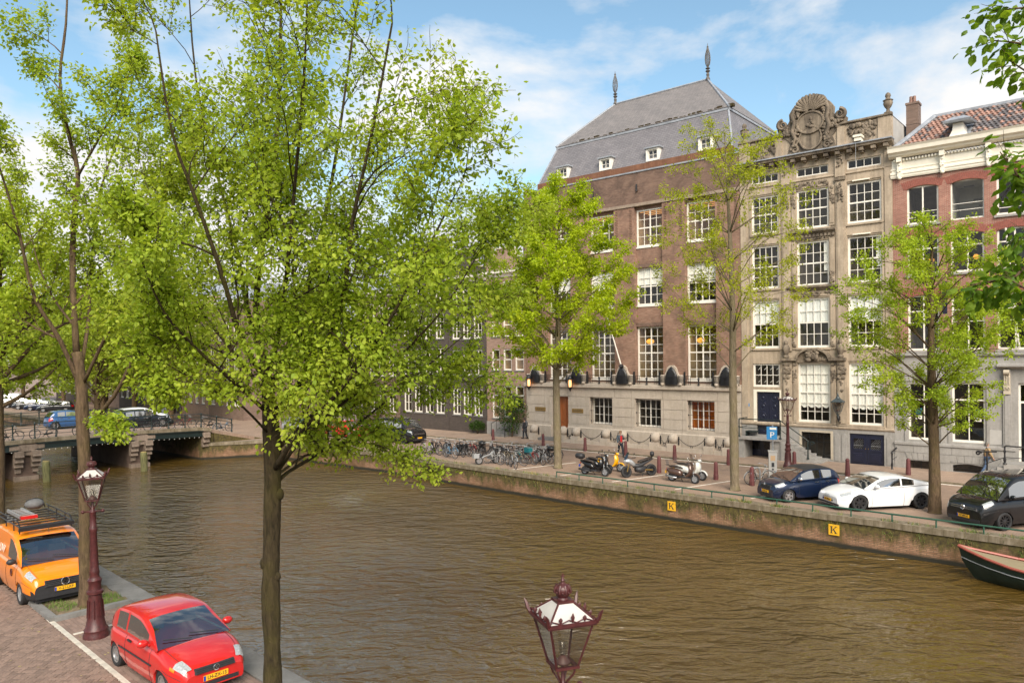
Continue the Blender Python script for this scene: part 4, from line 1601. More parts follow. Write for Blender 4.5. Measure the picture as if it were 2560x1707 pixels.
# ================================================================ the carved sandstone house
def stone_house():
 T0, W = -9.42, 9.44
 B = house('stone_house', 'tall weathered sandstone canal house with carved crest and white sash windows', T0)
 X = lambda t: t - T0
 cols = [(X(-8.65), X(-6.83)), (X(-5.66), X(-3.66)), (X(-2.55), X(-.6))]
 floors = [(18.22, 18.80), (14.86, 17.36), (11.2, 14.05), (7.25, 10.43)]
 holes = [(a, b, c, d) for a, b in cols for c, d in floors]
 g1 = [(*cols[1], 2.48, 6.28), (*cols[2], 2.46, 6.26), (*cols[0], 4.68, 6.23)]
 door = (X(-8.40), X(-6.86), 1.5, 4.36)
 cellw = (X(-5.45), X(-3.65), .25, 1.86)
 bluedoor = (X(-2.53), X(-.56), 0, 1.93)
 cdoor = (X(-8.95), X(-7.25), 0, 1.10)
 wall(MB(), 0, W, 2.25, 19.45, holes + g1 + [(door[0], door[1], 2.25, door[3])], 0, .2).build('front_wall', M['sandstone'], B)
 wall(MB(), 0, W, 0, 2.25, [cellw, bluedoor, (door[0], door[1], 1.5, 2.25), cdoor], -.05, .3).build('base_wall', M['grey_stone'], B)
 mb = MB()
 shell(mb, 0, W, 0, 19.6, 14)
 mb.build('side_wall', M['grey_stone'], B)
 mb = MB()   # attic storey and the grey side gable above the neighbour's roof
 mb.xz([(W - .02, 0), (W, 0), (W, 0.01), (W - .02, .01)], 0, .01)
 mb = MB()
 for xx in (0.02, W - .03):
  mb.face([(xx, -.02, 19.4), (xx, 7.5, 19.4), (xx, 7.5, 21.3), (xx, 5.5, 21.2), (xx, .6, 21.15), (xx, -.02, 21.15)])
 mb.face([(0, 5, 19.6), (W, 5, 19.6), (W, 5, 21.2), (0, 5, 21.2)])
 mb.face([(0, .3, 21.1), (W, .3, 21.1), (W, 7.5, 21.25), (0, 7.5, 21.25)])
 mb.build('gable_wall', M['pale_render'], B)
 rooms = MB()
 for ci, (a, b) in enumerate(cols):
  for fi, (c, d) in enumerate(floors):
   if fi == 0:
    window(B, a, b, c, d, .10, 4, 1, .07, .035, rooms=rooms)
    continue
   cur = None
   if fi == 3: cur = [(0, 1, .52, 1)]
   elif fi == 2 and ci > 0: cur = [(.86, 1, .3, 1)]
   window(B, a, b, c, d, .10, 4, 4, .115, .034, rails=(.5,), curtain=cur, rooms=rooms, rm=0, cmat='blind' if fi == 3 else 'curtain')
   MB().box(a - .08, b + .08, -.09, .10, c - .13, c - .005).build('sill', M['sandstone'], B)
 for a, b, c, d in g1[:2]:
  window(B, a, b, c, d, .10, 4, [.155, .31, .5, .667, .833], .115, .034, rails=(.5,), curtain=[(0, 1, .26, 1)], rooms=rooms, slit=True)
  MB().box(a - .1, b + .1, -.12, .10, c - .12, c - .005).build('sill', M['sandstone'], B)
 a, b, c, d = g1[2]
 o = window(B, a, b, c, d, .10, 4, 2, .11, .034, rooms=rooms)
 mb = MB()
 for i in range(4):
  for j in range(3):
   x, z = a + .3 + i * .41, c + .3 + j * .42
   mb.bar((x, .17, z), (x + .14, .17, z + .12), .025)
 mb.build('window_tracery', M['curtain'], o)
 rooms.build('rooms', M['interior_dark'], B)
 # front door of two carved leaves
 d0 = MB().box(door[0] - .22, door[0], -.03, .2, 1.5, 4.5).box(door[1], door[1] + .1, -.03, .2, 1.5, 4.5).box(door[0], door[1], -.03, .2, 4.36, 4.5)
 d0.build('door_frame', M['cream_paint'], B)
 for k in range(2):
  w = (door[1] - door[0]) / 2
  a = door[0] + k * w
  dl = MB().box(a + .006, a + w - .006, .12, .18, 1.52, 4.35).build('door', M['navy_paint'], B)
  mb = MB()
  cx = a + w / 2
  for zc, rx, rz in ((3.95, .2, .22), (3.4, .19, .26), (2.75, .2, .2)):
   pts = [(cx + rx * math.cos(q * .5236), .115, zc + rz * math.sin(q * .5236)) for q in range(13)]
   mb.tube(pts, .022, 5)
   mb.ball((cx, .12, zc), (.10, .04, .12), 8, 5)
  for z0, z1 in ((1.62, 1.85), (1.95, 2.35)):
   mb.box(cx - .24, cx + .24, .095, .122, z0, z1)
   mb.ball((cx, .1, (z0 + z1) / 2), (.16, .03, .07), 8, 5)
  mb.tube([(a + .06, .112, 1.6), (a + .06, .112, 4.28), (a + w - .06, .112, 4.28), (a + w - .06, .112, 1.6)], .016, 4)
  mb.build('door_carving', M['navy_paint'], dl, smooth=50)
 for z in (2.85, 3.0, 3.1): MB().ball((door[0] - .12, -.04, z), .022, 6, 4).build('bell_push', M['brass'], B)
 MB().box(X(-9.0) - .09, X(-9.0) + .09, -.03, 0, 3.35, 3.55).build('house_sign', M['sign_blue'], B)
 # cellar openings
 o = window(B, cellw[0], cellw[1], cellw[2], cellw[3], .08, 4, [.62, .8], .05, .03, 'black_iron', rooms=None)
 mb = MB()
 room(mb, cellw[0], cellw[1], cellw[2], cellw[3], .2, 1.2)
 mb.build('cellar_room', M['interior_dark'], B)
 mb = MB().box(cellw[0] - .14, cellw[0], -.08, .2, .2, 1.99).box(cellw[1], cellw[1] + .14, -.08, .2, .2, 1.99).box(cellw[0], cellw[1], -.08, .2, 1.86, 1.99)
 mb.build('cellar_frame', M['cream_stone'], B)
 for k in range(2):
  w = (bluedoor[1] - bluedoor[0]) / 2
  a = bluedoor[0] + k * w
  dl = MB()
  hx0, hx1 = a + .2, a + w - .2
  wall(dl, a + .006, a + w - .006, .02, 1.92, [(hx0, hx1, .98, 1.62)], .04, .06)
  arch = [(hx0, 1.62), (hx0, 1.70)] + [(hx0 + (hx1 - hx0) * i / 8, 1.70 + .10 * math.sin(math.pi * i / 8)) for i in range(1, 8)] + [(hx1, 1.70), (hx1, 1.62)]
  dl.xz([(a + .17, .95), (hx0 - .0, .95), (hx0 - .0, 1.66), (a + .17, 1.66)], .02, .05)
  dl.box(a + .18, a + w - .18, .01, .05, .86, .97)
  dl.box(a + .18, a + w - .18, .0, .05, .2, .72)
  dl.box(a + .26, a + w - .26, -.015, .05, .28, .62)
  dl = dl.build('cellar_door', M['navy_paint'], B)
  gm = MB()
  gm.face([(hx0, .09, .98), (hx1, .09, .98), (hx1, .09, 1.62), (hx0, .09, 1.62)])
  gm.build('dark_glass', M['black_glass'], dl)
  gr_ = MB()
  for i in range(-3, 7):
   gr_.bar((max(hx0, hx0 + i * .1), .075, .98 + max(0, -i * .1)), (hx0 + min(.58, i * .1 + .64), .075, min(1.62, .98 + (.58 - i * .1) if i > -1 else 1.62)), .008)
  for z in (1.2,): gr_.bar((hx0, .07, z), (hx1, .07, z), .02)
  gr_.build('door_grille', M['grey_steel'], dl)
  MB().ball((a + (w - .08 if k == 0 else .08), .0, 1.02), .035, 8, 5).build('handle', M['brass'], dl)
 MB().box(bluedoor[0] - .05, bluedoor[1] + .05, -.12, .06, 0, .07).build('threshold', M['kerb_stone'], B)
 for k in range(2):
  a = cdoor[0] + k * .85
  dl = MB().box(a + .01, a + .84, .06, .12, 0, 1.08).box(a + .12, a + .72, .03, .06, .08, .45).build('cellar_door', M['navy_paint'], B)
  MB().box(a + .13, a + .71, .045, .06, .52, 1.0).build('dark_glass', M['black_glass'], dl)
 # base course and plinth panels
 for i in range(6):
  a, b = W / 6 * i, W / 6 * (i + 1)
  mb = MB()
  cornice(mb, a + .004, b - .004, 2.13, [(.06, 0), (.13, .08), (.13, .18), (.03, .24)])
  mb.build('base_course', M['sandstone'], B)
 for t0, t1 in ((-3.5, -2.62), (-.48, -.05)):
  mb = MB()
  n = 2 if t1 - t0 > .6 else 1
  w = (t1 - t0) / n
  for k in range(n):
   c0 = X(t0) + k * w + .08
   c1 = c0 + w - .16
   mb.xz([(c0, .15), (c1, .15), (c1, 1.75)] + [(c1 - (c1 - c0) * i / 6, 1.75 + .14 * math.sin(math.pi * i / 6)) for i in range(1, 6)] + [(c0, 1.75)], -.085, -.04)
  mb.build('plinth_panel', M['grey_stone'], B)
 # pilaster strips either side of the middle bay, full height
 for c in (X(-2.92), X(-6.30)):
  mb = MB()
  mb.box(c - .29, c + .29, -.13, .0, 2.36, 6.45)
  mb.box(c - .21, c + .21, -.17, -.12, 2.5, 6.3)
  mb.box(c - .29, c + .29, -.10, .0, 7.05, 17.75)
  mb.box(c - .19, c + .19, -.145, -.09, 7.3, 17.5)
  mb.box(c - .30, c + .30, -.13, .0, 17.85, 19.4)
  mb.build('pilaster', M['sandstone'], B)
  mb = MB()
  mb.box(c - .25, c + .25, -.26, -.15, 5.62, 5.72).box(c - .33, c + .33, -.2, -.1, 17.62, 17.8)
  mb.build('pilaster_cap', M['sandstone_dark'], B)
  for w_, z0, z1, n_, rr_ in ((.2, 5.3, 6.35, 22, .11), (.12, 4.5, 5.3, 12, .08), (.17, 16.2, 17.5, 24, .08), (.2, 18.5, 19.3, 16, .10)):
   mb = MB()
   lumps(mb, c - w_, c + w_, z0, z1, -.18, n_, (rr_ * .5, rr_), n_)
   mb.build('pilaster_carving', M['sandstone_dark'], B, smooth=60)
 for a, b in ((X(-3.62), X(-3.28)), (X(-5.98), X(-5.70))):
  mb = MB()
  for z0, z1 in ((2.4, 6.4), (7.15, 10.45), (11.2, 14.1), (14.9, 17.4)):
   mb.box(a, b, -.07, .0, z0, z1)
   mb.box(a + .06, b - .06, -.10, -.06, z0 + .15, z1 - .15)
  mb.build('pilaster_strip', M['sandstone'], B)
  cx = (a + b) / 2
  for z0, z1, sd_ in ((5.0, 6.2, 11), (7.2, 8.3, 13), (11.3, 12.1, 15), (16.3, 17.3, 17)):
   mb = MB()
   lumps(mb, cx - .11, cx + .11, z0, z1, -.1, 18, (.045, .09), sd_)
   mb.build('strip_carving', M['sandstone_dark'], B, smooth=60)
 mb = MB()   # edge strips of the house
 for a, b in ((0.02, .45), (W - .42, W - .02)):
  mb.box(a, b, -.07, 0, 2.36, 19.3)
 for a, b in cols:   # profiled surrounds
  for c, d in floors[1:] + [(2.48, 6.28)]:
   if a < 1 and c < 3: continue
   mb.box(a - .13, a - .02, -.045, 0, c - .1, d + .1)
   mb.box(b + .02, b + .13, -.045, 0, c - .1, d + .1)
   mb.box(a - .13, b + .13, -.05, 0, d + .1, d + .2)
 mb.build('window_surround', M['sandstone'], B)
 # carved bands between the storeys of the middle bay
 a, b = cols[1]
 mb = MB()
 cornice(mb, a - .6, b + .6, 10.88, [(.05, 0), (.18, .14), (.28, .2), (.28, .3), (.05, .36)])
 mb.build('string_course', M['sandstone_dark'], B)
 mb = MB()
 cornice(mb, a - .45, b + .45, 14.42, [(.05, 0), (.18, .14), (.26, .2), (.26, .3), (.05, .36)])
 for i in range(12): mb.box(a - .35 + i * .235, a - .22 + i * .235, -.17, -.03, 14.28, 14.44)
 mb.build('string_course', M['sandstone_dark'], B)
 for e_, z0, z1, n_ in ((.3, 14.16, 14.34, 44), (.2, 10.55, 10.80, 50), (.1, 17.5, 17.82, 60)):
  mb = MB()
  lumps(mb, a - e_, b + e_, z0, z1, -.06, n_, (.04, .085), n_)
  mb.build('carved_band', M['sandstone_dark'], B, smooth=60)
 mb = MB()   # frieze lines below the top windows
 cornice(mb, 0, W, 17.92, [(.02, 0), (.07, .05), (.07, .10), (.02, .14)])
 mb.build('frieze_moulding', M['sandstone'], B)
 # segmental pediment over the middle ground floor window
 cx = (a + b) / 2
 mb = MB()
 arc = lambda r, z: [(cx + r * math.cos(q), z + r * .62 * math.sin(q)) for q in [math.pi * k / 14 for k in range(15)]]
 out, inn = arc(1.12, 6.52), arc(.95, 6.52)
 mb.xz(out + list(reversed(inn)), -.34, -.02)
 mb.box(cx - 2.0, cx - 1.0, -.34, 0, 6.42, 6.6)
 mb.box(cx + 1.0, cx + 2.0, -.34, 0, 6.42, 6.6)
 mb.box(cx - 2.0, cx + 2.0, -.12, 0, 6.3, 6.42)
 mb.box(cx - 1.0, cx - .98 + 2 - .04, -.06, 0, 6.42, 6.9)
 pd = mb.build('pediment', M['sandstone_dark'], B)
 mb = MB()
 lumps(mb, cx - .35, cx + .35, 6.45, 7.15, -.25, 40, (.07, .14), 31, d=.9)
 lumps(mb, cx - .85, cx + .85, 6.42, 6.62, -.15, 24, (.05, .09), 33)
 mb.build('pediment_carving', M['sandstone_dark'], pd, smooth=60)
 for x in (cx - 1.68, cx + 1.68):
  mb = MB()
  mb.lathe([(.16, 0), (.2, .05), (.2, .12), (.12, .2), (.22, .42), (.26, .6), (.2, .78), (.1, .86), (.14, .95), (.12, 1.08), (.02, 1.15)], 10, (x, -.2, 6.6))
  mb.build('stone_urn', M['sandstone_dark'], B, smooth=50)
 # main cornice, modillions and lead gutter
 mb = MB()
 cornice(mb, -.05, W + .1, 19.22, [(.05, 0), (.12, .1), (.3, .16), (.5, .2), (.52, .32), (.56, .36)])
 mb.build('main_cornice', M['sandstone_dark'], B)
 for i in range(14):
  x = .25 + i * (W - .5) / 13
  MB().box(x - .13, x + .13, -.46, -.02, 19.18, 19.36).box(x - .09, x + .09, -.3, -.02, 19.08, 19.18).build('modillion', M['sandstone_dark'], B)
 MB().box(-.1, W + .12, -.60, .1, 19.585, 19.66).build('gutter', M['lead_grey'], B)
 # attic: panels of carving, piers, crest in the middle
 MB().box(0, W, -.02, .3, 19.6, 21.05).box(W - .75, W, -.1, .0, 19.66, 21.05).box(0, .75, -.1, .0, 19.66, 21.05).build('attic_wall', M['sandstone'], B)
 mb = MB()
 cornice(mb, X(-2.85), W + .06, 21.02, [(.05, 0), (.18, .05), (.18, .12), (.1, .18)])
 cornice(mb, -.06, X(-6.6), 21.02, [(.05, 0), (.18, .05), (.18, .12), (.1, .18)])
 mb.build('attic_coping', M['sandstone_dark'], B)
 for x0, x1 in ((X(-2.45), X(-.85)), (X(-8.6), X(-7.0))):
  mb = MB()
  lumps(mb, x0, x1, 20.05, 20.9, -.06, 90, (.06, .14), 41 if x0 > 5 else 43, d=.9)
  lumps(mb, x0 + .4, x1 - .4, 19.8, 20.3, -.06, 26, (.05, .12), 45)
  mb.build('attic_carving', M['sandstone_dark'], B, smooth=60)
 for x in (X(-2.85), X(-6.75)):
  MB().box(x - .22, x + .22, -.12, 0, 19.7, 20.95).build('attic_pier', M['sandstone'], B)
 cx = X(-4.66)
 mb = MB()   # body of the crest
 half = [(1.5, 19.7), (1.4, 20.2), (1.3, 20.5), (1.55, 20.8), (2.05, 21.1), (2.15, 21.5), (1.8, 21.8), (1.5, 21.7), (1.35, 21.95), (1.38, 22.35), (1.15, 22.7), (.95, 22.85), (.8, 23.15), (.4, 23.32)]
 mb.xz([(cx - x, z) for x, z in half] + [(cx + x, z) for x, z in reversed(half)], -.10, .30)
 cr_ = mb.build('crest', M['sandstone_dark'], B)
 mb = MB()   # shell fan
 for k in range(13):
  q = R(12 + 13 * k)
  mb.tube([(cx + .15 * math.cos(q), -.22, 22.25 + .15 * math.sin(q)), (cx + .65 * math.cos(q), -.30, 22.3 + .6 * math.sin(q)), (cx + 1.05 * math.cos(q), -.2, 22.35 + .98 * math.sin(q))], [.05, .085, .10], 6)
 mb.build('crest_shell', M['sandstone_dark'], cr_, smooth=50)
 mb = MB()   # oval shield with raised rim and central mark
 ov = lambda rx, rz, zc: [(cx + rx * math.cos(q), zc + rz * math.sin(q)) for q in [6.28319 * k / 20 for k in range(20)]]
 mb.xz(ov(.80, .66, 21.55), -.24, -.08)
 mb.xz(ov(.66, .70, 20.6), -.20, -.08)
 mb.build('crest_shield', M['sandstone_dark'], cr_)
 mb = MB()
 for rx, rz, zc, y in ((.82, .68, 21.55, -.24), (.68, .72, 20.58, -.2)):
  pts = [(x, y, z) for x, z in ov(rx, rz, zc)]
  mb.tube(pts + [pts[0]], .07, 6)
 lumps(mb, cx - .16, cx + .16, 21.1, 21.9, -.27, 12, (.05, .10), 47)
 for sgn in (-1, 1):
  scroll(mb, (cx + sgn * 1.78, 21.72), .34, -.14, -.14, 1.5, .14, -sgn, a0=math.pi / 2)
  scroll(mb, (cx + sgn * 1.0, 20.0), .26, -.14, -.14, 1.4, .11, sgn, a0=0 if sgn > 0 else math.pi)
  mb.tube([(cx + sgn * .95, -.18, 22.7), (cx + sgn * 1.12, -.22, 22.2), (cx + sgn * 1.0, -.24, 21.7), (cx + sgn * 1.15, -.22, 21.2), (cx + sgn * .95, -.2, 20.7), (cx + sgn * 1.12, -.18, 20.25)], [.1, .15, .12, .15, .12, .08], 7)
 lumps(mb, cx - 1.1, cx - .75, 20.2, 22.7, -.2, 46, (.07, .13), 51, d=.9)
 lumps(mb, cx + .75, cx + 1.1, 20.2, 22.7, -.2, 46, (.07, .13), 53, d=.9)
 lumps(mb, cx - 1.9, cx - 1.1, 21.0, 21.5, -.15, 22, (.08, .14), 55, d=.9)
 lumps(mb, cx + 1.1, cx + 1.9, 21.0, 21.5, -.15, 22, (.08, .14), 57, d=.9)
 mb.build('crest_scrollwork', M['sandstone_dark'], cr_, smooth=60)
 for x in (W - .22, .3):
  mb = MB()
  mb.lathe([(.24, 0), (.24, .08), (.12, .14), (.09, .28), (.2, .42), (.28, .62), (.24, .74), (.3, .8), (.16, .86), (.12, .96), (.17, 1.06), (.13, 1.2), (.02, 1.28)], 10, (x, .1, 21.2))
  mb.build('roof_urn', M['sandstone_dark'], B, smooth=50)
 MB().box(X(-1.98), X(-1.5), -.75, -.05, 19.95, 20.08).box(X(-1.92), X(-1.56), -.68, -.05, 19.72, 19.95).build('hoist_hood', M['cream_paint'], B)
 MB().tube([(X(-1.86), -.6, 19.7), (X(-1.86), -.6, 18.0)], .012, 4).build('hoist_cable', M['grey_steel'], B)
 # sun blinds' boxes above two windows, wall lamp is a thing of its own
 for z in (17.42, 14.12): MB().box(X(-2.2), X(-1.2), -.16, -.06, z, z + .07).build('blind_box', M['cream_paint'], B)
 # --- stoop: landing, steps, iron railings
 ST = MB()
 ST.box(X(-9.1), X(-6.3), -1.5, -.06, 1.28, 1.42)
 ST.build('stoop_landing', M['grey_stone'], B)
 MB().box(X(-9.1), X(-8.72), -1.38, -.06, 0, 1.28).box(X(-7.0), X(-6.32), -1.38, -.06, 0, 1.28).build('stoop_pier', M['grey_stone'], B)
 nst = 7
 for i in range(nst):
  x0 = X(-6.3) + i * .345
  z = 1.42 - (i + 1) * (1.42 / (nst + 1))
  MB().box(x0 - .02, x0 + .40, -1.42, -.06, max(0, z - .22), z).build('step', M['grey_stone'], B)
 MB().xz([(X(-6.3), 0), (X(-3.9), 0), (X(-6.3), 1.25)], -1.46, -1.36).build('stoop_cheek', M['grey_stone'], B)
 mb = MB()
 for dz in (1.2, .62):
  mb.tube([(X(-9.05), -1.42, 1.42 + dz), (X(-6.32), -1.42, 1.42 + dz), (X(-4.55), -1.42, .12 + dz + .1)], .035 if dz > 1 else .022, 6)
 mb.tube([(X(-9.05), -1.42, 2.62), (X(-9.05), -.1, 2.62)], .03, 6)
 mb.tube([(X(-9.05), -1.42, 2.04), (X(-9.05), -.1, 2.04)], .02, 6)
 for x, z in ((-9.05, 1.42), (-6.32, 1.42), (-4.6, .30)):
  mb.lathe([(.09, 0), (.09, .05), (.045, .14), (.04, .6), (.06, .68), (.04, .76), (.045, 1.18)], 8, (X(x), -1.42, z))
 scroll(mb, (X(-4.35), 1.28), .14, -1.42, -1.42, 1.2, .04)
 mb.build('stoop_railing', M['dark_green_paint'], B, smooth=40)
 mb = MB().box(X(-8.95), X(-8.2), -.62, -.1, 1.7, 1.76).box(X(-8.95), X(-8.88), -.62, -.1, 1.42, 1.7)
 mb.build('stoop_bench', M['dark_green_paint'], B)
 return B


pm('pale_render', (.40, .385, .36), .9, .15, 1.2, .1)
pm('cream_stone', (.46, .40, .31), .8, .12, 3)
pm('blind', (.80, .80, .76), .9, .04, 2)
pm('sign_blue', (.03, .22, .50), .4, .05, 4)
pm('black_glass', (.012, .012, .014), .08, .2, 3)
stone_house()


# ================================================================ the red brick house on the right
def arch_fill(mb, a, b, z, rise, y0, y1, m=0):
 """closes the corners of a rectangular opening so that its head becomes a flat arch"""
 n = 8
 pts = [(a + (b - a) * i / n, z - rise + rise * math.sin(math.pi * (i / n)) ** .8) for i in range(n + 1)]
 for i in range(n):
  mb.xz([pts[i], pts[i + 1], (pts[i + 1][0], z), (pts[i][0], z)], y0, y1, m)


def red_house():
 W = 10.2
 B = house('red_brick_house', 'red brick house with cream cornice, pantiled roof and grey stone ground floor', .03)
 cols = [(.75, 2.40), (3.0, 4.63), (5.21, 6.86), (7.45, 9.1)]
 floors = [(14.38, 16.62), (11.4, 13.68), (6.98, 10.22)]
 holes = [(a, b, c, d) for a, b in cols for c, d in floors]
 mb = MB()
 wall(mb, 0, W, 6.8, 17.3, holes, 0, .2)
 for a, b, c, d in holes: arch_fill(mb, a, b, d, .16, 0, .1)
 mb.build('brick_wall', M['red_brick'], B)
 mb = MB()
 shell(mb, 0, W, 0, 18.9, 12)
 mb.build('side_wall', M['red_brick'], B)
 rooms = MB()
 for a, b, c, d in holes:   # arches of upright bricks, each brick a piece of its own
  mb = MB()
  n = 22
  for i in range(n):
   f = (i + .5) / n
   x = a - .14 + (b - a + .28) * f
   z = d - .16 + .16 * math.sin(math.pi * min(1, max(0, (x - a) / (b - a)))) ** .8 if a < x < b else d - .16
   lean = (f - .5) * .35
   w = (b - a + .28) / n
   mb.xz([(x - w * .44 + lean * .1, z + .01), (x + w * .44 + lean * .1, z + .01), (x + w * .46 + lean, z + .42), (x - w * .46 + lean, z + .42)], -.018, .0)
  mb.build('brick_arch', M['red_arch'], B)
 for ci, (a, b) in enumerate(cols):
  for fi, (c, d) in enumerate(floors):
   if fi == 0 and ci == 1:
    o = window(B, a, b, c, d, .11, 1, [.22, .4], .07, .03, rooms=rooms, rm=1, deep=2.6, panes=True)
    for k in (0,):
     for x_, y_, z_, w_ in ((a + .5, 1.0, d - .2, .5), (a + .9, 1.6, d - .9, .9), (a + 1.1, 2.0, d - 1.2, .7)):
      MB().box(x_, x_ + w_, y_, y_ + .25, z_ - .04, z_).build('ceiling_lamp', M['black_iron'], o)
    continue
   post = (.5,)
   window(B, a, b, c, d, .11, 2, ([.14, .3], [.68], [.5, .72])[fi], .10, .035, posts=post, rails=(.68, .72), rooms=rooms, rm=0, deep=2)
   if fi == 1 and ci < 2: MB().ball((a + 1.1, .9, c + .9), .15, 8, 6).build('table_lamp', M['lamp_orange'], B)
   MB().box(a - .1, b + .1, -.10, .12, c - .13, c - .005).build('sill', M['grey_stone'], B)
 for i, ci in enumerate((2,)):   # white awning arms / flagstaffs on the right column
  a = cols[ci][0]
  MB().tube([(a + .45, -.35, 13.6), (a + .62, -.05, 11.4)], .045, 6).build('flag_staff', M['white_paint'], B)
  MB().tube([(a + .7, -.5, 10.2), (a + 1.0, -.05, 7.0)], .05, 6).build('flag_staff', M['white_paint'], B)
 # stone ground floor
 g = [(.74, 2.37, 1.77, 5.1), (2.99, 4.61, 1.77, 5.15)]
 door = (6.13, 7.4, .9, 5.16)
 mb = MB()
 cw = [(.78, 1.95, .02, .55), (3.0, 4.53, .08, .55)]
 wall(mb, 0, W, 1.62, 6.62, g + [(door[0], door[1], 1.62, door[3])], -.05, .25)
 wall(mb, 0, W, 0, 1.62, cw + [(door[0], door[1], .9, 1.62)], -.08, .25)
 arch_fill(mb, *cw[1][:2], cw[1][3], .1, -.08, .1)
 for a, b, c, d in g: arch_fill(mb, a, b, d, .09, -.05, .1)
 mb.build('stone_wall', M['grey_stone'], B)
 mb = MB()
 cornice(mb, 0, W, 6.58, [(.06, 0), (.14, .06), (.2, .12), (.2, .22), (.06, .26)], yb=0)
 mb.build('stone_cornice', M['grey_stone'], B)
 mb = MB()
 cornice(mb, 0, 6.0, 1.43, [(.1, 0), (.17, .03), (.17, .17), (.08, .2)], yb=0)
 mb.build('sill_course', M['grey_stone'], B)
 for x0, x1 in ((.02, 1.0), (1.0, 2.1), (2.1, 2.95), (2.95, 4.0), (4.0, 5.0), (5.0, 6.0)):
  MB().box(x0 + .008, x1 - .008, -.105, -.075, 1.02, 1.42).build('stone_block', M['grey_stone'], B)
 for x0, x1 in ((2.03, 2.9), (4.63, 5.3), (5.31, 6.0)):
  for z0, z1 in ((.02, .5), (.52, 1.0)):
   MB().box(x0 + .008, x1 - .008, -.105, -.075, z0 + .006, z1 - .006).build('stone_block', M['grey_stone'], B)
 for a, b in ((.70, 2.05), (2.92, 4.61)):
  n = 5
  for i in range(n):
   f0, f1 = i / n, (i + 1) / n
   x0, x1 = a + (b - a) * f0, a + (b - a) * f1
   l0, l1 = (f0 - .5) * .3, (f1 - .5) * .3
   MB().xz([(x0 + .008, .6), (x1 - .008, .6), (x1 - .008 + l1, 1.0), (x0 + .008 + l0, 1.0)], -.11, -.075).build('arch_stone', M['grey_stone'], B)
 for a, b, c, d in g:
  o = window(B, a, b, c, d, .06, 2, [.72], .10, .05, posts=(), rails=(.72,), rooms=rooms, rm=0, deep=2)
  mb = MB()
  mb.box(a - .2, a - .06, -.09, -.05, c - .14, d + .1)
  mb.box(b + .06, b + .2, -.09, -.05, c - .14, d + .1)
  mb.box(a - .2, b + .2, -.10, -.05, d + .1, d + .2)
  mb.build('window_surround', M['grey_stone'], B)
  x = b - .55 if a > 2 else a + .35
  MB().box(x, x + .34, .09, .10, c + 1.5, c + 1.85).build('window_poster', M['poster_teal'], o)
  p = MB().box(x, x + .34, .085, .10, c + 1.2, c + 1.42).build('window_notice', M['white_paint'], o)
  MB().box(x + .08, x + .14, .08, .086, c + 1.27, c + 1.35).box(x + .18, x + .28, .08, .086, c + 1.28, c + 1.34).build('notice_print', M['dark_green_paint'], o)
 for c_, o_ in zip(cw, (0, 1)):
  window(B, *c_, .05, 2 if o_ == 0 else 1, 1 if o_ == 0 else 3, .03, .02, 'black_iron', rooms=rooms, rm=0, deep=1, name='cellar_window')
 rooms.build('rooms', [M['interior_dark'], M['interior_pale']], B)
 mb = MB()
 mb.box(5.44, 5.82, -.14, -.05, 1.63, 5.9)
 mb.box(5.52, 5.74, -.17, -.13, 1.8, 4.5)
 mb.build('pilaster', M['grey_stone'], B)
 mb = MB()
 mb.tube([(5.5, -.3, 5.75), (5.76, -.3, 5.75)], .14, 8)
 mb.xz([(5.47, 4.55), (5.79, 4.55), (5.79, 5.7), (5.47, 5.7)], -.24, -.13)
 for k in range(3): mb.tube([(5.53 + k * .1, -.26, 5.1), (5.53 + k * .1, -.26, 5.6)], .03, 5)
 scroll(mb, (5.57, 4.85), .11, -.27, -.27, 1.2, .03)
 scroll(mb, (5.70, 4.85), .11, -.27, -.27, 1.2, .03, -1, a0=math.pi)
 mb.build('console', M['cream_stone'], B, smooth=50)
 mb = MB()
 cornice(mb, 5.2, 8.4, 5.92, [(.1, 0), (.3, .08), (.42, .14), (.42, .24), (.2, .3)])
 mb.build('door_hood', M['grey_stone'], B)
 MB().box(door[0], door[1], .1, .16, .9, 4.0).build('door', M['black_glass'], B)
 window(B, door[0], door[1], 4.06, 5.14, .08, 1, 1, .09, .03)
 MB().box(door[0] - .02, door[0] + .1, .02, .16, .9, 4.06).build('door_post', M['white_paint'], B)
 for i in range(4): MB().box(4.75 + i * .16 - .0, 5.3, -.115, -.075, 2.0, 2.01).build('wall_plate', M['cream_stone'], B) if False else None
 MB().box(4.72, 5.36, -.075, -.05, 1.75, 2.55).build('bell_panel', M['pale_render'], B)
 # front steps and iron balustrade
 MB().box(5.6, 8.6, -1.5, -.1, 0, .88).build('stoop_landing', M['grey_stone'], B)
 for i in range(4):
  MB().box(5.6 - (i + 1) * .3, 5.6 - i * .3, -1.45, -.12, 0, .88 - (i + 1) * .18).build('step', M['grey_stone'], B)
 mb = MB()
 mb.tube([(8.5, -1.45, 1.85), (5.65, -1.45, 1.85)], .04, 6)
 mb.tube([(5.3, -1.45, 1.52), (4.5, -1.45, 1.02 + .45)], .04, 6)
 mb.tube([(8.5, -1.45, 1.25), (5.65, -1.45, 1.25), (4.7, -1.45, .8)], .02, 5)
 scroll(mb, (4.45, 1.38), .13, -1.45, -1.45, 1.3, .05)
 for x, z, h in ((6.9, .88, .97), (5.65, .88, .97), (4.85, .0, 1.5), (8.2, .88, .97)):
  mb.lathe([(.1, 0), (.1, .04), (.05, .1), (.075, .25), (.04, .4), (.04, h * .6), (.07, h * .72), (.04, h * .8), (.05, h)], 8, (x, -1.45, z))
 mb.build('stoop_railing', M['black_iron'], B, smooth=40)
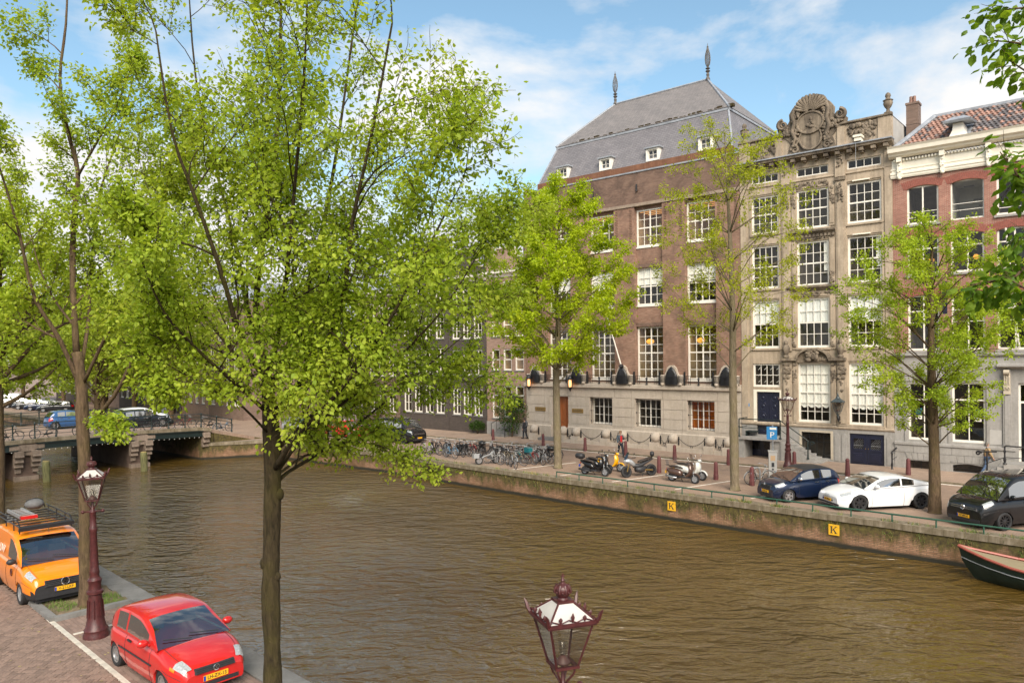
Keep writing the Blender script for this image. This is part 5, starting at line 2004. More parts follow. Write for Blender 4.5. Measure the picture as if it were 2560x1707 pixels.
 for x in (.08, 2.28):   # short rails by the cellar entrance
  mb = MB()
  mb.lathe([(.1, 0), (.1, .05), (.05, .12), (.07, .35), (.04, .5), (.045, .95), (.08, 1.0), (.05, 1.1)], 8, (x, -1.1, 0))
  mb.tube([(x, -1.1, 1.08), (x + .02, -.1, 1.22)], .05, 6)
  mb.tube([(x, -1.1, .62), (x + .02, -.1, .7)], .018, 5)
  mb.build('cellar_rail', M['black_iron'], B, smooth=40)
 # cream cornice with brackets and dentils
 MB().box(-.02, W, -.06, .05, 17.2, 18.3).build('frieze', M['cream_paint'], B)
 mb = MB()
 cornice(mb, -.08, W + .1, 17.2, [(.1, 0), (.14, .1), (.14, .18), (.18, .22), (.18, .32), (.1, .36)])
 cornice(mb, -.08, W + .1, 17.66, [(.06, 0), (.1, .04), (.1, .1), (.06, .12)])
 cornice(mb, -.12, W + .1, 18.36, [(.2, 0), (.42, .1), (.48, .2), (.62, .28), (.66, .5), (.74, .62)])
 mb.build('cornice', M['cream_paint'], B)
 for i in range(60):
  x = .15 + i * .166
  MB().box(x - .045, x + .045, -.2, -.05, 18.18, 18.3).build('dentil', M['cream_paint'], B)
 for x in (.42, 2.65, 4.9, 7.1):
  mb = MB()
  mb.box(x - .13, x + .13, -.4, -.05, 18.1, 18.38)
  mb.xz([(x - .10, 17.25), (x + .10, 17.25), (x + .12, 18.1), (x - .12, 18.1)], -.26, -.05)
  lumps(mb, x - .08, x + .08, 17.5, 18.05, -.28, 9, (.05, .08), 61)
  mb.ball((x, -.2, 17.18), (.12, .09, .10), 8, 5)
  mb.build('bracket', M['cream_paint'], B, smooth=50)
 # pantiled roof: the tiles that show are pieces, beyond the frame one mass
 mb = MB()
 ya, za, yb_, zb = -.2, 18.98, 3.0, 21.3
 mb.face([(.2, ya, za - .05), (W + .5, ya, za - .05), (W + .5, yb_, zb - .05), (1.75, yb_, zb - .05)])
 mb.face([(1.75, yb_, zb - .05), (W + .5, yb_, zb - .05), (W + .5, 8, zb - .05), (1.75, 8, zb - .05)])
 mb.face([(.2, ya, za - .05), (1.75, yb_, zb - .05), (1.75, 8, zb - .05), (.2, 12, za - .05)])
 rf = mb.build('roof', M['lead_grey'], B)
 MB().tube([(.16, ya - .05, za), (1.7, yb_, zb + .02)], .13, 6).build('hip_flashing', M['lead_grey'], rf)
 MB().box(1.6, W + .5, yb_ - .12, yb_ + .15, zb - .06, zb + .1).build('ridge', M['lead_grey'], rf)
 tile = MB()
 sl = math.atan2(zb - za, yb_ - ya)
 tw, tl = .235, .32
 prof = [(-.118, .0), (-.07, .045), (-.02, .05), (.03, .01), (.07, -.015), (.122, .0)]
 tile.rings([[(x, -.0, z + .035) for x, z in prof], [(x, tl + .05, z) for x, z in prof]], closed=False)
 tile.face([(x, 0, z + .035) for x, z in prof] + [(prof[-1][0], 0, -.02), (prof[0][0], 0, -.02)])
 tm = [tile.mesh('roof_tile', m_, True) for m_ in (M['tile_red'], M['tile_dark'], M['tile_grey'])]
 nrow = int(math.hypot(yb_ - ya, zb - za) / tl)
 q = random.Random(9)
 count = 0
 cand = []
 for r_ in range(nrow):
  s_ = r_ * tl
  y, z = ya + s_ * math.cos(sl), za + s_ * math.sin(sl)
  xl = .2 + 1.55 * (y - ya) / (yb_ - ya) + .28
  x = xl + (tw / 2)
  while x < W:
   if not (2.95 < x < 4.05 and z < 20.0): cand.append((x, y, z))
   x += tw
 cand.sort(key=lambda c: c[0])
 massb = MB()
 for x, y, z in cand:
  k = q.random()
  me = tm[0] if k < (.62 if x < 4 else .3) else tm[1] if k < .85 else tm[2]
  if count < 300:
   link_mesh('roof_tile', me, rf, (x, y, z), (sl, 0, 0))
   count += 1
  else:
   massb.M = Matrix.Translation((x, y, z)) @ Matrix.Rotation(sl, 4, 'X')
   massb.rings([[(x_, -.0, z_ + .035) for x_, z_ in prof], [(x_, tl + .05, z_) for x_, z_ in prof]], closed=False)
 if massb.v:
  o = massb.build('roof_tiles', M['tile_dark'], rf, smooth=True)
  o['kind'] = 'stuff'
 # hoist dormer and chimney
 mb = MB()
 mb.xz([(3.02, 18.95), (3.98, 18.95), (3.78, 19.35), (3.74, 19.72), (3.26, 19.72), (3.22, 19.35)], -.55, .9)
 d = mb.build('hoist_dormer', M['white_paint'], B)
 mb = MB()
 mb.rings([[(2.85, -.85, 19.72), (4.15, -.85, 19.72), (4.15, 1.1, 19.95), (2.85, 1.1, 19.95)], [(2.8, -.9, 19.84), (4.2, -.9, 19.84), (4.2, 1.1, 20.05), (2.8, 1.1, 20.05)], [(3.2, -.5, 20.1), (3.8, -.5, 20.1), (3.8, 1.1, 20.22), (3.2, 1.1, 20.22)]])
 mb.build('dormer_roof', M['lead_grey'], d)
 mb = MB().box(.12, .80, 3.0, 3.75, 19.2, 22.35).box(.08, .84, 2.96, 3.79, 22.35, 22.48).box(.1, .82, 2.98, 3.77, 21.1, 21.17)
 c = mb.build('chimney', M['house_brick'], B)
 for x in (.33, .52): MB().lathe([(.11, 0), (.09, .45)], 8, (x, 3.35, 22.48)).build('chimney_pot', M['tile_red'], c)
 # dark hanging banner with white letters
 MB().box(2.62, 2.86, -.42, -.38, 9.05, 10.9).build('banner', M['navy_paint'], B)
 return B


pm('red_arch', (.27, .09, .066), .85, .3, 14)
pm('tile_red', (.29, .165, .125), .7, .25, 7, .1, objvar=.25)
pm('tile_dark', (.11, .098, .098), .55, .3, 7, .1, objvar=.3)
pm('tile_grey', (.21, .17, .155), .6, .3, 7, .1, objvar=.25)
pm('poster_teal', (.02, .13, .13), .5, .2, 5)
red_house()


# ================================================================ plainer houses to the left and beyond the bridge
def plain_house(label, t0, W, H_, brick, wins, name='canal_house', place=None, trim='white_paint', base=0, roof='lead_grey', rh=1.6, gable=None, door=None, deep=1.4, pan=True, depth=12, rm='interior_dark', group='plain canal houses'):
 """wins: list of (x0, x1, z0, z1, cols, rows)"""
 if place: B = thing(name, label, 'building', place[0], place[1], group)
 else: B = house(name, label, t0, 0, group=group)
 holes = [w[:4] for w in wins] + ([door] if door else [])
 mb = MB()
 wall(mb, 0, W, 0, H_, holes, 0, .16)
 shell(mb, 0, W, 0, H_, depth)
 mb.build('wall', M[brick], B)
 rooms = MB()
 for w in wins:
  window(B, w[0], w[1], w[2], w[3], .07, w[4], w[5], .10, .04, trim, rooms=rooms, deep=deep, panes=pan, posts=(.5,), rails=(.5, .6, .68))
  MB().box(w[0] - .06, w[1] + .06, -.06, .07, w[2] - .1, w[2] - .005).build('sill', M['kerb_stone'], B)
 rooms.build('rooms', M[rm], B)
 if door:
  MB().box(door[0] + .05, door[1] - .05, .1, .15, door[2], door[3]).build('door', M['door_dark'], B)
  MB().box(door[0] - .1, door[0], -.04, .1, door[2], door[3]).box(door[1], door[1] + .1, -.04, .1, door[2], door[3]).box(door[0] - .1, door[1] + .1, -.05, .1, door[3], door[3] + .12).build('door_frame', M[trim], B)
 if base: MB().box(-.0, W, -.07, -.002, 0, base).build('plinth', M['grey_stone'], B) if not door else None
 mb = MB()
 cornice(mb, -.05, W + .05, H_ - .55, [(.06, 0), (.12, .1), (.2, .2), (.4, .34), (.42, .5), (.48, .6)])
 mb.build('cornice', M[trim], B)
 if gable:
  pts = [(W * f, H_ + z) for f, z in gable]
  MB().xz(pts, -.02, .3).build('gable', M[brick], B)
  tp = [p for p in pts]
  mb = MB()
  for p, q in zip(tp[1:-1], tp[2:-1]): mb.bar((p[0], .12, p[1] + .04), (q[0], .12, q[1] + .04), .45, .1)
  if mb.v: mb.build('gable_coping', M['cream_stone'], B)
 mb = MB()
 mb.face([(0, .25, H_ - .02), (W, .25, H_ - .02), (W - .3, 3.2, H_ + rh), (.3, 3.2, H_ + rh)])
 mb.face([(W, .25, H_ - .02), (W, depth, H_ - .02), (W - .3, depth - 2, H_ + rh), (W - .3, 3.2, H_ + rh)])
 mb.face([(0, depth, H_ - .02), (0, .25, H_ - .02), (.3, 3.2, H_ + rh), (.3, depth - 2, H_ + rh)])
 mb.face([(.3, 3.2, H_ + rh), (W - .3, 3.2, H_ + rh), (W - .3, depth - 2, H_ + rh), (.3, depth - 2, H_ + rh)])
 rf = mb.build('roof', M[roof], B)
 MB().box(W * .3, W * .3 + .7, 3.6, 4.4, H_ + rh - .3, H_ + rh + 1.1).build('chimney', M['house_brick'], B)
 for k in range(3): MB().lathe([(.1, 0), (.08, .35)], 7, (W * .3 + .14 + k * .21, 4.0, H_ + rh + 1.1)).build('chimney_pot', M['tile_red'], B)
 return B


pm('door_dark', (.03, .035, .03), .4, .2, 4)
pm('door_orange', (.33, .10, .03), .45, .2, 4)


def grid(xs, zs, c=2, r=3):
 return [(a, b, z0, z1, c, r) for a, b in xs for z0, z1 in zs]


xs = [(.62, 1.52), (1.95, 2.88), (3.28, 4.22)]
w = grid(xs, [(5.68, 7.52), (8.6, 10.6), (11.6, 13.4)], 1, 2) + [(.62, 1.52, 1.5, 3.55, 1, 2), (1.95, 2.88, 1.6, 4.35, 1, [.7]), (3.28, 4.22, 2.3, 4.36, 1, [.6]), (.68, 1.42, .1, .75, 2, 1)]
plain_house('narrow house of pinkish brown brick left of the large brick building', -32.83, 4.42, 14.3, 'pink_brick', w, base=1.2, gable=[(0, 0), (0, .9), (.2, 1.0), (.3, 1.9), (.7, 1.9), (.8, 1.0), (1, .9), (1, 0)], rm='interior_warm')
plain_house('black brick house with white windows seen through the central elm', -37.6, 4.72, 14.2, 'dark_brick', grid([(.5, 1.5), (1.85, 2.85), (3.2, 4.2)], [(1.6, 4.0), (5.2, 7.5), (8.5, 10.6), (11.3, 13.0)]), gable=[(0, 0), (0, .6), (.25, .8), (.3, 2.4), (.7, 2.4), (.75, .8), (1, .6), (1, 0)])
plain_house('broad dark brick house behind the central elm with a pale cornice', -44.4, 6.75, 15.4, 'dark_brick', grid([(.6, 1.7), (2.1, 3.2), (3.6, 4.7), (5.1, 6.2)], [(1.6, 4.2), (5.2, 7.7), (8.6, 11.0), (11.9, 13.6)]), rh=2.2)
plain_house('brown brick corner house where the bridge meets the far street', -51.2, 6.75, 13.6, 'house_brick', grid([(.6, 1.7), (2.1, 3.2), (3.6, 4.7), (5.1, 6.2)], [(1.4, 4.0), (5.0, 7.4), (8.2, 10.4), (11, 12.4)]), rh=2.2)
# row beyond the bridge: its own building line, parallel to the far quay there
LD = Vector((-.733, .680, 0))
LA = math.atan2(.680, -.733) + math.pi
p0 = Vector((-34.8, 68.6, 0)) + Vector((.680, .733, 0)) * 13.5
labs = ['buff brick house with tall white windows beyond the bridge', 'grey brick house behind the far street lamp', 'brown brick house at the left of the white scaffold sheet', 'dark house behind the far parked cars', 'pale brick house near the left edge beyond the canal', 'last brown house at the far left of the row', 'tall house hidden behind the far trees at the left']
br = ['house_brick', 'pink_brick', 'house_brick', 'dark_brick', 'pink_brick', 'house_brick', 'dark_brick']
s0 = 6.0
for i in range(7):
 W = (8.5, 7.6, 8.2, 8.8, 8.2, 9.0, 12.0)[i]
 if i == 2: s0 += 4.2
 pl = p0 + LD * (s0 + W)
 n = 4
 xs = [(.5 + k * (W - .8) / n, .5 + k * (W - .8) / n + (W - .8) / n - .75) for k in range(n)]
 h = (13.5, 14.5, 13.2, 15, 13.8, 14.4, 15)[i]
 plain_house(labs[i], 0, W, h, br[i], grid(xs, [(1.5, 4.6), (5.6, 8.2), (9.0, 11.2)], 2, 2), place=(pl, LA), pan=False, rh=2.0, deep=1.0)
 s0 += W
pl = p0 + LD * 26.3
B = thing('scaffold', 'white sheeted scaffold hung in front of a house beyond the bridge', 'scaffold', pl, LA)
mb = MB()
rs = []
for j in range(9):
 rs.append([(x * .21, -1.2 + .08 * math.sin(x * 1.7 + j * .9) + U(-.02, .02), j * 1.25) for x in range(21)])
mb.rings(rs, closed=False)
mb.build('sheet', M['sheet_white'] if 'sheet_white' in M else pm('sheet_white', (.62, .64, .70), .6, .1, 1.5), B, smooth=True)
mb = MB()
for x in (0, 1.05, 2.1, 3.15, 4.2):
 mb.tube([(x, -1.3, 0), (x, -1.3, 10)], .03, 5)
 mb.tube([(x, -.2, 0), (x, -.2, 10)], .03, 5)
for z in (1, 3, 5, 7, 9): mb.tube([(0, -1.3, z), (4.2, -1.3, z)], .025, 5)
mb.build('scaffold_frame', M['grey_steel'], B)
# ================================================================ bridge
def bridge():
 A0 = Vector((-25.3, 60.4, 0))
 bd = Vector((.653, .757, 0)).normalized()        # along the bridge, towards the far bank
 ang = math.atan2(bd.y, bd.x)
 # local x: along the bridge (0 at the far abutment, negative towards the near bank); local +y: upstream, away from the camera
 B = thing('canal_bridge', 'low stone and iron canal bridge lined with bicycles', 'bridge', A0, ang)
 WD = 12.4
 Z = lambda x: 1.28 + .16 * math.sin(math.pi * min(1, max(0, (x + 18) / 18)))   # deck height
 N = 24
 xs = [-19 + 23.5 * i / N for i in range(N + 1)]

 def zz(x):
  if x > 0: return max(.05, 1.28 - .24 * x)
  if x < -18: return 1.28 + .2 * (x + 18)
  return Z(x)

 mb = MB()
 mb.rings([[(x, -.15, zz(x) - .25), (x, -.15, zz(x)), (x, WD + .15, zz(x)), (x, WD + .15, zz(x) - .25)] for x in xs])
 mb.build('deck', M['far_pavers'], B)
 mb = MB()
 mb.rings([[(x, -.32, zz(x) - .16), (x, -.32, zz(x) + .10), (x, .12, zz(x) + .10), (x, .12, zz(x) - .16)] for x in xs[:21]])
 mb.build('deck_edge', M['quay_coping'], B)
 # iron side girders with a string of bulbs
 for x0, x1 in ((-17.9, -13.1), (-12.0, -5.5), (-4.5, -.1)):
  mb = MB()
  n = 8
  pr = lambda x: [(x, -.26, zz(x) - .62), (x, -.26, zz(x) - .17), (x, .3, zz(x) - .17), (x, .3, zz(x) - .62)]
  mb.rings([pr(x0 + (x1 - x0) * i / n) for i in range(n + 1)])
  for dz in (-.60, -.22):
   mb.rings([[(x, -.36, zz(x) + dz - .03), (x, -.36, zz(x) + dz + .03), (x, -.2, zz(x) + dz + .03), (x, -.2, zz(x) + dz - .03)] for x in [x0 + (x1 - x0) * i / n for i in range(n + 1)]])
  g = mb.build('girder', M['dark_green_paint'], B)
  mb = MB()
  k = int((x1 - x0) / .38)
  for i in range(k + 1):
   x = x0 + (x1 - x0) * i / k
   mb.ball((x, -.40, zz(x) - .70), .03, 6, 4)
  mb.build('bulbs', M['white_paint'], g)
  mb = MB()   # underside beams
  for y in (2.4, 4.8, 7.2, 9.6, 12.2):
   mb.box(x0, x1, y, y + .3, .75, 1.08)
  mb.build('floor_beam', M['black_iron'], B)
 # two piers with consoles
 for xc in (-12.55, -4.99):
  mb = MB().box(xc - .62, xc + .62, -.05, WD, -2.4, .42)
  p = mb.build('pier', M['pier_brick'], B)
  mb = MB()
  mb.box(xc - 1.05, xc + 1.05, -.30, .5, .72, 1.16)
  mb.box(xc - .72, xc + .72, -.22, .3, .42, .72)
  for sx in (-.68, .68): mb.lathe([(.20, 0), (.2, .08)], 12, (0, 0, 0)) if False else None
  mb.build('pier_cap', M['pier_stone'], B)
  for sx in (-.52, .52):
   mb = MB()
   for z0, z1, y in ((.32, .74, -.52), (-.05, .32, -.40), (-.38, -.05, -.28)):
    mb.box(xc + sx - .27, xc + sx + .27, y, .0, z0 + .015, z1 - .01)
    mb.tube([(xc + sx - .27, y + .04, z0 + .06), (xc + sx + .27, y + .04, z0 + .06)], .09, 8)
   mb.box(xc + sx - .18, xc + sx + .18, -.16, 0, -.75, -.38)
   mb.build('console', M['pier_stone'], B)
   MB().box(xc + sx - .10, xc + sx + .10, -.34, -.29, .84, 1.04).build('boss', M['pier_stone'], B)
  MB().box(xc - .72, xc + .72, -.12, .2, -2.4, -1.0).build('pier_foot', M['pier_stone'], B)
 # far abutment with a console, near abutment out of view
 for x0, x1 in ((-.2, .9), (-19.2, -17.9)):
  MB().box(x0, x1, -.02, WD, -2.4, 1.0).build('abutment', M['quay_brick'], B)
 mb = MB()
 for z0, z1, y in ((.5, .95, -.5), (.1, .5, -.36), (-.25, .1, -.22)):
  mb.box(-.15, .40, y, .0, z0 + .015, z1)
  mb.tube([(-.15, y + .04, z0 + .07), (.40, y + .04, z0 + .07)], .09, 8)
 mb.build('console', M['pier_stone'], B)
 # railings: posts and four rails, both sides
 for y in (.02, WD - .02):
  n = 17
  px = [-18.6 + i * 1.32 for i in range(n)]
  for x in px:
   mb = MB().lathe([(.075, 0), (.075, .12), (.045, .18), (.045, .95), (.07, 1.0), (.06, 1.1), (.02, 1.16)], 8, (x, y, zz(x) + .08))
   mb.build('railing_post', M['dark_green_paint'], B, smooth=40)
  for dz, r in ((1.06, .032), (.80, .02), (.54, .02), (.28, .02)):
   MB().tube([(x, y, zz(x) + .08 + dz) for x in px], r, 5).build('rail', M['dark_green_paint'], B)
 mb = MB()   # solid ramp behind the far abutment
 mb.xz([(.88, -1.0), (5.4, -1.0), (5.4, -.02), (.88, 1.0)], -.14, WD + .1)
 mb.build('ramp_wall', M['quay_brick'], B)
 return B, zz, A0, ang


brickmat('pier_brick', (.13, .082, .062), (.17, .11, .085), (.12, .09, .07), .22, .062, .01, (.05, .035, .025), .8)
BRIDGE, deck_z, BA0, BANG = bridge()


def bridge_pt(x, y):
 return Vector((BA0.x + math.cos(BANG) * x - math.sin(BANG) * y, BA0.y + math.sin(BANG) * x + math.cos(BANG) * y, deck_z(x) + .0))


for (x, y), lab in (((-31.6, 50.17), 'mossy wooden mooring pile in the water by the left bridge pier'), ((-27.21, 54.61), 'mossy wooden mooring pile in the water by the middle bridge pier')):
 t = thing('mooring_pile', lab, 'mooring pile', (x, y, WZ - .6), R(20), 'mooring piles before the bridge')
 t.rotation_euler = (R(1.5), R(-1), R(20))
 MB().lathe([(.24, 0), (.24, 1.85), (.22, 1.98), (.12, 2.0)], 9).build('post', M['mossy_wood'] if 'mossy_wood' in M else pm('mossy_wood', (.15, .145, .06), .9, .5, 3, .4, stretch=(4, 4, .7)), t)
 MB().lathe([(.0, 2.0), (.21, 1.99), (.2, 2.03), (.0, 2.05)], 9).build('cap', M['dry_weed'], t)
# ---------------------------------------------------------------- cars
def paint(name, col, flake=0, rough=.28):
 m = pm(name, col, rough, .03, 2, coat=1.0, metal=flake, spec=.15)
 return m


paint('paint_red', (.50, .018, .016))
paint('paint_orange', (.78, .21, .006))
paint('paint_navy', (.008, .016, .045), .3)
paint('paint_white', (.74, .75, .76))
paint('paint_black', (.005, .005, .006), 0, .5)
paint('paint_dark', (.016, .018, .022), .2)
paint('paint_blue', (.03, .09, .22))
paint('paint_silver', (.42, .44, .46), .4)
pm('car_glass', (.014, .018, .018), .03, .1, 2, coat=1.0, spec=1.0)
M['car_glass'].node_tree.nodes['Principled BSDF'].inputs['IOR'].default_value = 2.7
pm('seat_cloth', (.12, .12, .12), .9, .2, 9)
pm('lens_clear', (.34, .36, .37), .08, .35, 26, coat=1.0, spec=.9)
pm('lens_red', (.40, .012, .012), .15, .1, 20, coat=1.0)
pm('lens_amber', (.75, .20, .01), .15, .1, 20, coat=1.0)
pm('plate_yellow', (.80, .42, .015), .45, .04, 6)
pm('plate_blue', (.01, .05, .35), .45, .04, 6)
glassmat('windscreen_glass', (.45, .50, .48), 6.0)


def lerp_pts(pts, u):
 if u <= pts[0][0]: return pts[0][1]
 for (a, za), (b, zb) in zip(pts, pts[1:]):
  if a <= u <= b:
   f = (u - a) / (b - a)
   return za + (zb - za) * f
 return pts[-1][1]


def smooth_pts(pts, n=3):
 """corner cutting so that the profile reads as one curve"""
 for _ in range(n):
  q = [pts[0]]
  for (a, za), (b, zb) in zip(pts, pts[1:]):
   q += [(a + (b - a) * .25, za + (zb - za) * .25), (a + (b - a) * .75, za + (zb - za) * .75)]
  q.append(pts[-1])
  pts = q
 return pts


WHEELS = {}


def wheel_meshes(r, w, rim, spokes, rimmat):
 key = (r, w, rim, spokes, rimmat)
 if key in WHEELS: return WHEELS[key]
 ty = MB(Matrix.Rotation(R(90), 4, 'X'))
 ty.lathe([(rim, -w * .42), (rim + .02, -w * .5), (r - .03, -w * .5), (r, -w * .36), (r, w * .36), (r - .03, w * .5), (rim + .02, w * .5), (rim, w * .42), (rim - .02, 0)], 26, cap=False)
 t = ty.mesh('tyre', M['rubber'], 35)
 ri = MB(Matrix.Rotation(R(90), 4, 'X'))
 ri.lathe([(rim, -w * .42), (rim, w * .42), (rim - .025, w * .40), (rim - .03, w * .1), (rim - .03, -w * .3)], 26, cap=False)
 ri.lathe([(rim - .03, -w * .05), (.001, -w * .05)], 20, cap=False, m=1)
 for sgn in (1,):
  for k in range(spokes):
   a = 6.28319 * k / spokes
   c, s_ = math.cos(a), math.sin(a)
   wd = .05 if spokes < 8 else .022
   if spokes == 1: break
   p = [(.05, -wd), (rim - .02, -wd * .8), (rim - .02, wd * .8), (.05, wd)]
   pts = [(c * x - s_ * y, s_ * x + c * y, w * .34 if x < .1 else w * .36) for x, y in p]
   lo = [(x, y, 0) for x, y, z in pts]
   ri.rings([lo, pts])
  ri.lathe([(.07, 0), (.07, w * .36), (.03, w * .40), (.002, w * .40)], 12)
  if spokes == 1: ri.lathe([(rim - .03, w * .2), (rim * .8, w * .34), (rim * .5, w * .36), (.08, w * .30), (.002, w * .32)], 24, cap=False)
 m = ri.mesh('rim', [M[rimmat], M['dark_plastic']], 40)
 WHEELS[key] = (t, m)
 return WHEELS[key]


def car(name, label, loc, head, sp, group=None, scale=1, cat='car'):
 """sp: dict with L W wb fo r top roof win paint ... ; origin between the axles, x forward"""
 root = thing(name, label, cat, (*loc, 0) if len(loc) == 2 else loc, math.atan2(head[1], head[0]), group, scale)
 L, W, wb, fo, r = sp['L'], sp['W'], sp['wb'], sp['fo'], sp.get('r', .30)
 uf = L - fo
 ur = uf - wb
 um = (uf + ur) / 2
 ra = r * 1.17
 top = smooth_pts(sp['top'])
 roof = smooth_pts(sp['roof'], 2)
 sill = sp.get('sill', .20)

 def zlow(u):
  z = sill
  e = min(u, L - u)
  if e < .4: z = sill + (.4 - e) * .12
  for w_ in (uf, ur):
   if abs(u - w_) < ra: z = max(z, r + math.sqrt(max(0, ra * ra - (u - w_) ** 2)) * .98 - .02)
  return z

 cf = sp.get('corner', .26)

 def hw(u):
  e = min(1, (L - u) / .75) if u > L / 2 else min(1, u / .55)
  return W / 2 * (1 - cf * (1 - e) ** 2.2)

 def section(u):
  zl, zu = zlow(u), lerp_pts(top, u)
  zu = max(zu, zl + .05)
  w = hw(u)
  h = zu - zl
  zs0 = sill
  H_ = zu - zs0
  f = lambda q: max(zl, zs0 + H_ * q)
  return [(w * .93, zl), (w * .985, f(.25)), (w * 1.0, f(.48)), (w * .995, f(.66)), (w * .965, f(.84)), (w * .90, f(.955)), (w * .80, zu), (w * .4, zu + .02), (0, zu + .028)]

 us = {0, L}
 for i in range(1, 12): us.add(L * i / 12)
 for w_ in (uf, ur):
  for k in range(-8, 9): us.add(w_ + ra * math.sin(k * math.pi / 16))
 for e in (.03, .08, .15, .25, .4, .6): us |= {e, L - e}
 us = sorted(u for u in us if 0 <= u <= L)
 us = [us[0]] + [b for a, b in zip(us, us[1:]) if b - a > .008]
 body = MB()
 dark = sp.get('dark')
 rows = []
 for u in us:
  s_ = section(u)
  rows.append([(u - um, y, z) for y, z in s_] + [(u - um, -y, z) for y, z in reversed(s_[:-1])])
 n = len(rows[0])
 ids = [body.add(q) for q in rows]
 for a, b, q, q2 in zip(ids, ids[1:], rows, rows[1:]):
  for i in range(n - 1):
   m_ = 0
   if dark:
    c = sum(v[2] for v in (q[i], q[i + 1], q2[i], q2[i + 1])) / 4
    if dark((q[i][0] + q2[i][0]) / 2 + um, c): m_ = 1
   body.f.append((a + i, a + i + 1, b + i + 1, b + i))
   body.m.append(m_)
 body.f.append(tuple(range(ids[0], ids[0] + n)))
 body.m.append(1 if dark and dark(0, .4) else 0)
 body.f.append(tuple(reversed(range(ids[-1], ids[-1] + n))))
 body.m.append(1 if dark and dark(L, .4) else 0)
 bo = body.build('body', [M[sp['paint']], M['dark_plastic']], root, smooth=38)
 ub = MB().box(-um + .15, L - um - .15, -W * .36, W * .36, .16, .62)
 ub.build('underbody', M['dark_plastic'], root)
 # greenhouse
 ua, ub_ = roof[0][0], roof[-1][0]
 hdr, rhd = sp['hdr'], sp['rhd']
 wins = sp['win']
 gs = sorted({ua, ub_, hdr, rhd, *[x for w_ in wins for x in w_], *[ua + (ub_ - ua) * i / 16 for i in range(17)]})
 tum = sp.get('tum', .36)

 def gsec(u):
  zb = lerp_pts(top, u) - .02
  zr = max(lerp_pts(roof, u), zb + .012)
  h = zr - zb
  w = hw(u) * .955
  wt = lambda z: w - tum * max(0, z - zb - .02) * .62
  k = min(1, h / .30)
  za, zc = zb + h * .10, zb + h * (.80 if h > .2 else .8)
  return [(w, zb), (wt(za), za), (wt(zc), zc), (wt(zc) - .02 * k, zb + h * .90), (wt(zr) - .09 * k, zr - .01 * k), (wt(zr) * .5, zr + .015 * k), (0, zr + .022 * k)]

 P = {k: MB() for k in ('paint', 'windscreen', 'rear_window', 'side_l', 'side_r', 'roof')}
 rows = [[(u - um, y, z) for y, z in gsec(u)] for u in gs]
 for i in range(len(gs) - 1):
  uc = (gs[i] + gs[i + 1]) / 2
  for j in range(6):
   q = [rows[i][j], rows[i][j + 1], rows[i + 1][j + 1], rows[i + 1][j]]
   for sgn in (1, -1):
    qq = [(x, y * sgn, z) for x, y, z in q]
    if sgn < 0: qq = list(reversed(qq))
    if j >= 4 or j == 3:
     key = 'windscreen' if uc > hdr else 'rear_window' if uc < rhd else 'roof'
     if j == 3 and key != 'roof': key = 'paint'
     if key == 'rear_window' and sp.get('blindback'): key = 'paint'
    elif j == 1 and any(a <= uc <= b for a, b in wins): key = 'side_l' if sgn > 0 else 'side_r'
    else: key = 'paint'
    P[key].face(qq)
 gl = M['windscreen_glass'] if sp.get('clear') else M['car_glass']

 def weld(mb):
  seen, idx, v = {}, [], []
  for p in mb.v:
   k = (round(p[0], 4), round(p[1], 4), round(p[2], 4))
   if k not in seen:
    seen[k] = len(v)
    v.append(p)
   idx.append(seen[k])
  mb.f, mb.m = [list(dict.fromkeys(idx[i] for i in f)) for f in mb.f], mb.m
  keep = [i for i, f in enumerate(mb.f) if len(f) > 2]
  mb.f, mb.m, mb.v = [mb.f[i] for i in keep], [mb.m[i] for i in keep], v
  return mb

 weld(P['paint']).build('pillars', M[sp['paint']], root, smooth=40)
 weld(P['roof']).build('roof', M[sp.get('roofpaint', sp['paint'])], root, smooth=40)
 weld(P['windscreen']).build('windscreen', gl, root, smooth=True)
 if P['rear_window'].v: weld(P['rear_window']).build('rear_window', gl, root, smooth=True)
 for k in ('side_l', 'side_r'):
  if P[k].v: weld(P[k]).build('side_window', gl, root, smooth=True)
 if sp.get('clear'):   # visible cabin: dashboard and seats
  cab = MB()
  zb = lerp_pts(top, hdr)
  cab.box(ua - um + .25, ub_ - um - .2, -W * .40, W * .40, .5, zb - .08)
  cab.box(ub_ - um - .75, ub_ - um - .15, -W * .40, W * .40, zb - .1, zb - .0)
  cab.build('dashboard', M['dark_plastic'], root)
  for y in (-.36, .36):
   for x in (hdr - um - .45, hdr - um - 1.35):
    if x + um < ua + .3: continue
    st = MB().box(x - .09, x + .07, y - .22, y + .22, zb - .3, zb + .22).box(x - .07, x + .03, y - .12, y + .12, zb + .24, zb + .42)
    st.build('seat', M['seat_cloth'], root)

 def surf(u, s_, sgn, off=.006):
  se = section(u)
  i = min(int(s_), len(se) - 2)
  f = s_ - i
  y, z = se[i][0] + (se[i + 1][0] - se[i][0]) * f, se[i][1] + (se[i + 1][1] - se[i][1]) * f
  return (u - um + (off if u > L - .5 else -off if u < .5 else 0), sgn * (y + off), z + (off if s_ > 5 else 0))

 def patch(nm, mat, u0, u1, s0, s1, sgn, off=.008, nu=6, ns=4, par=None):
  mb = MB()
  rows_ = [[surf(u0 + (u1 - u0) * i / nu, s0 + (s1 - s0) * j / ns, sgn, off) for j in range(ns + 1)] for i in range(nu + 1)]
  mb.rings(rows_, closed=False)
  return mb.build(nm, M[mat], par or root, smooth=True)

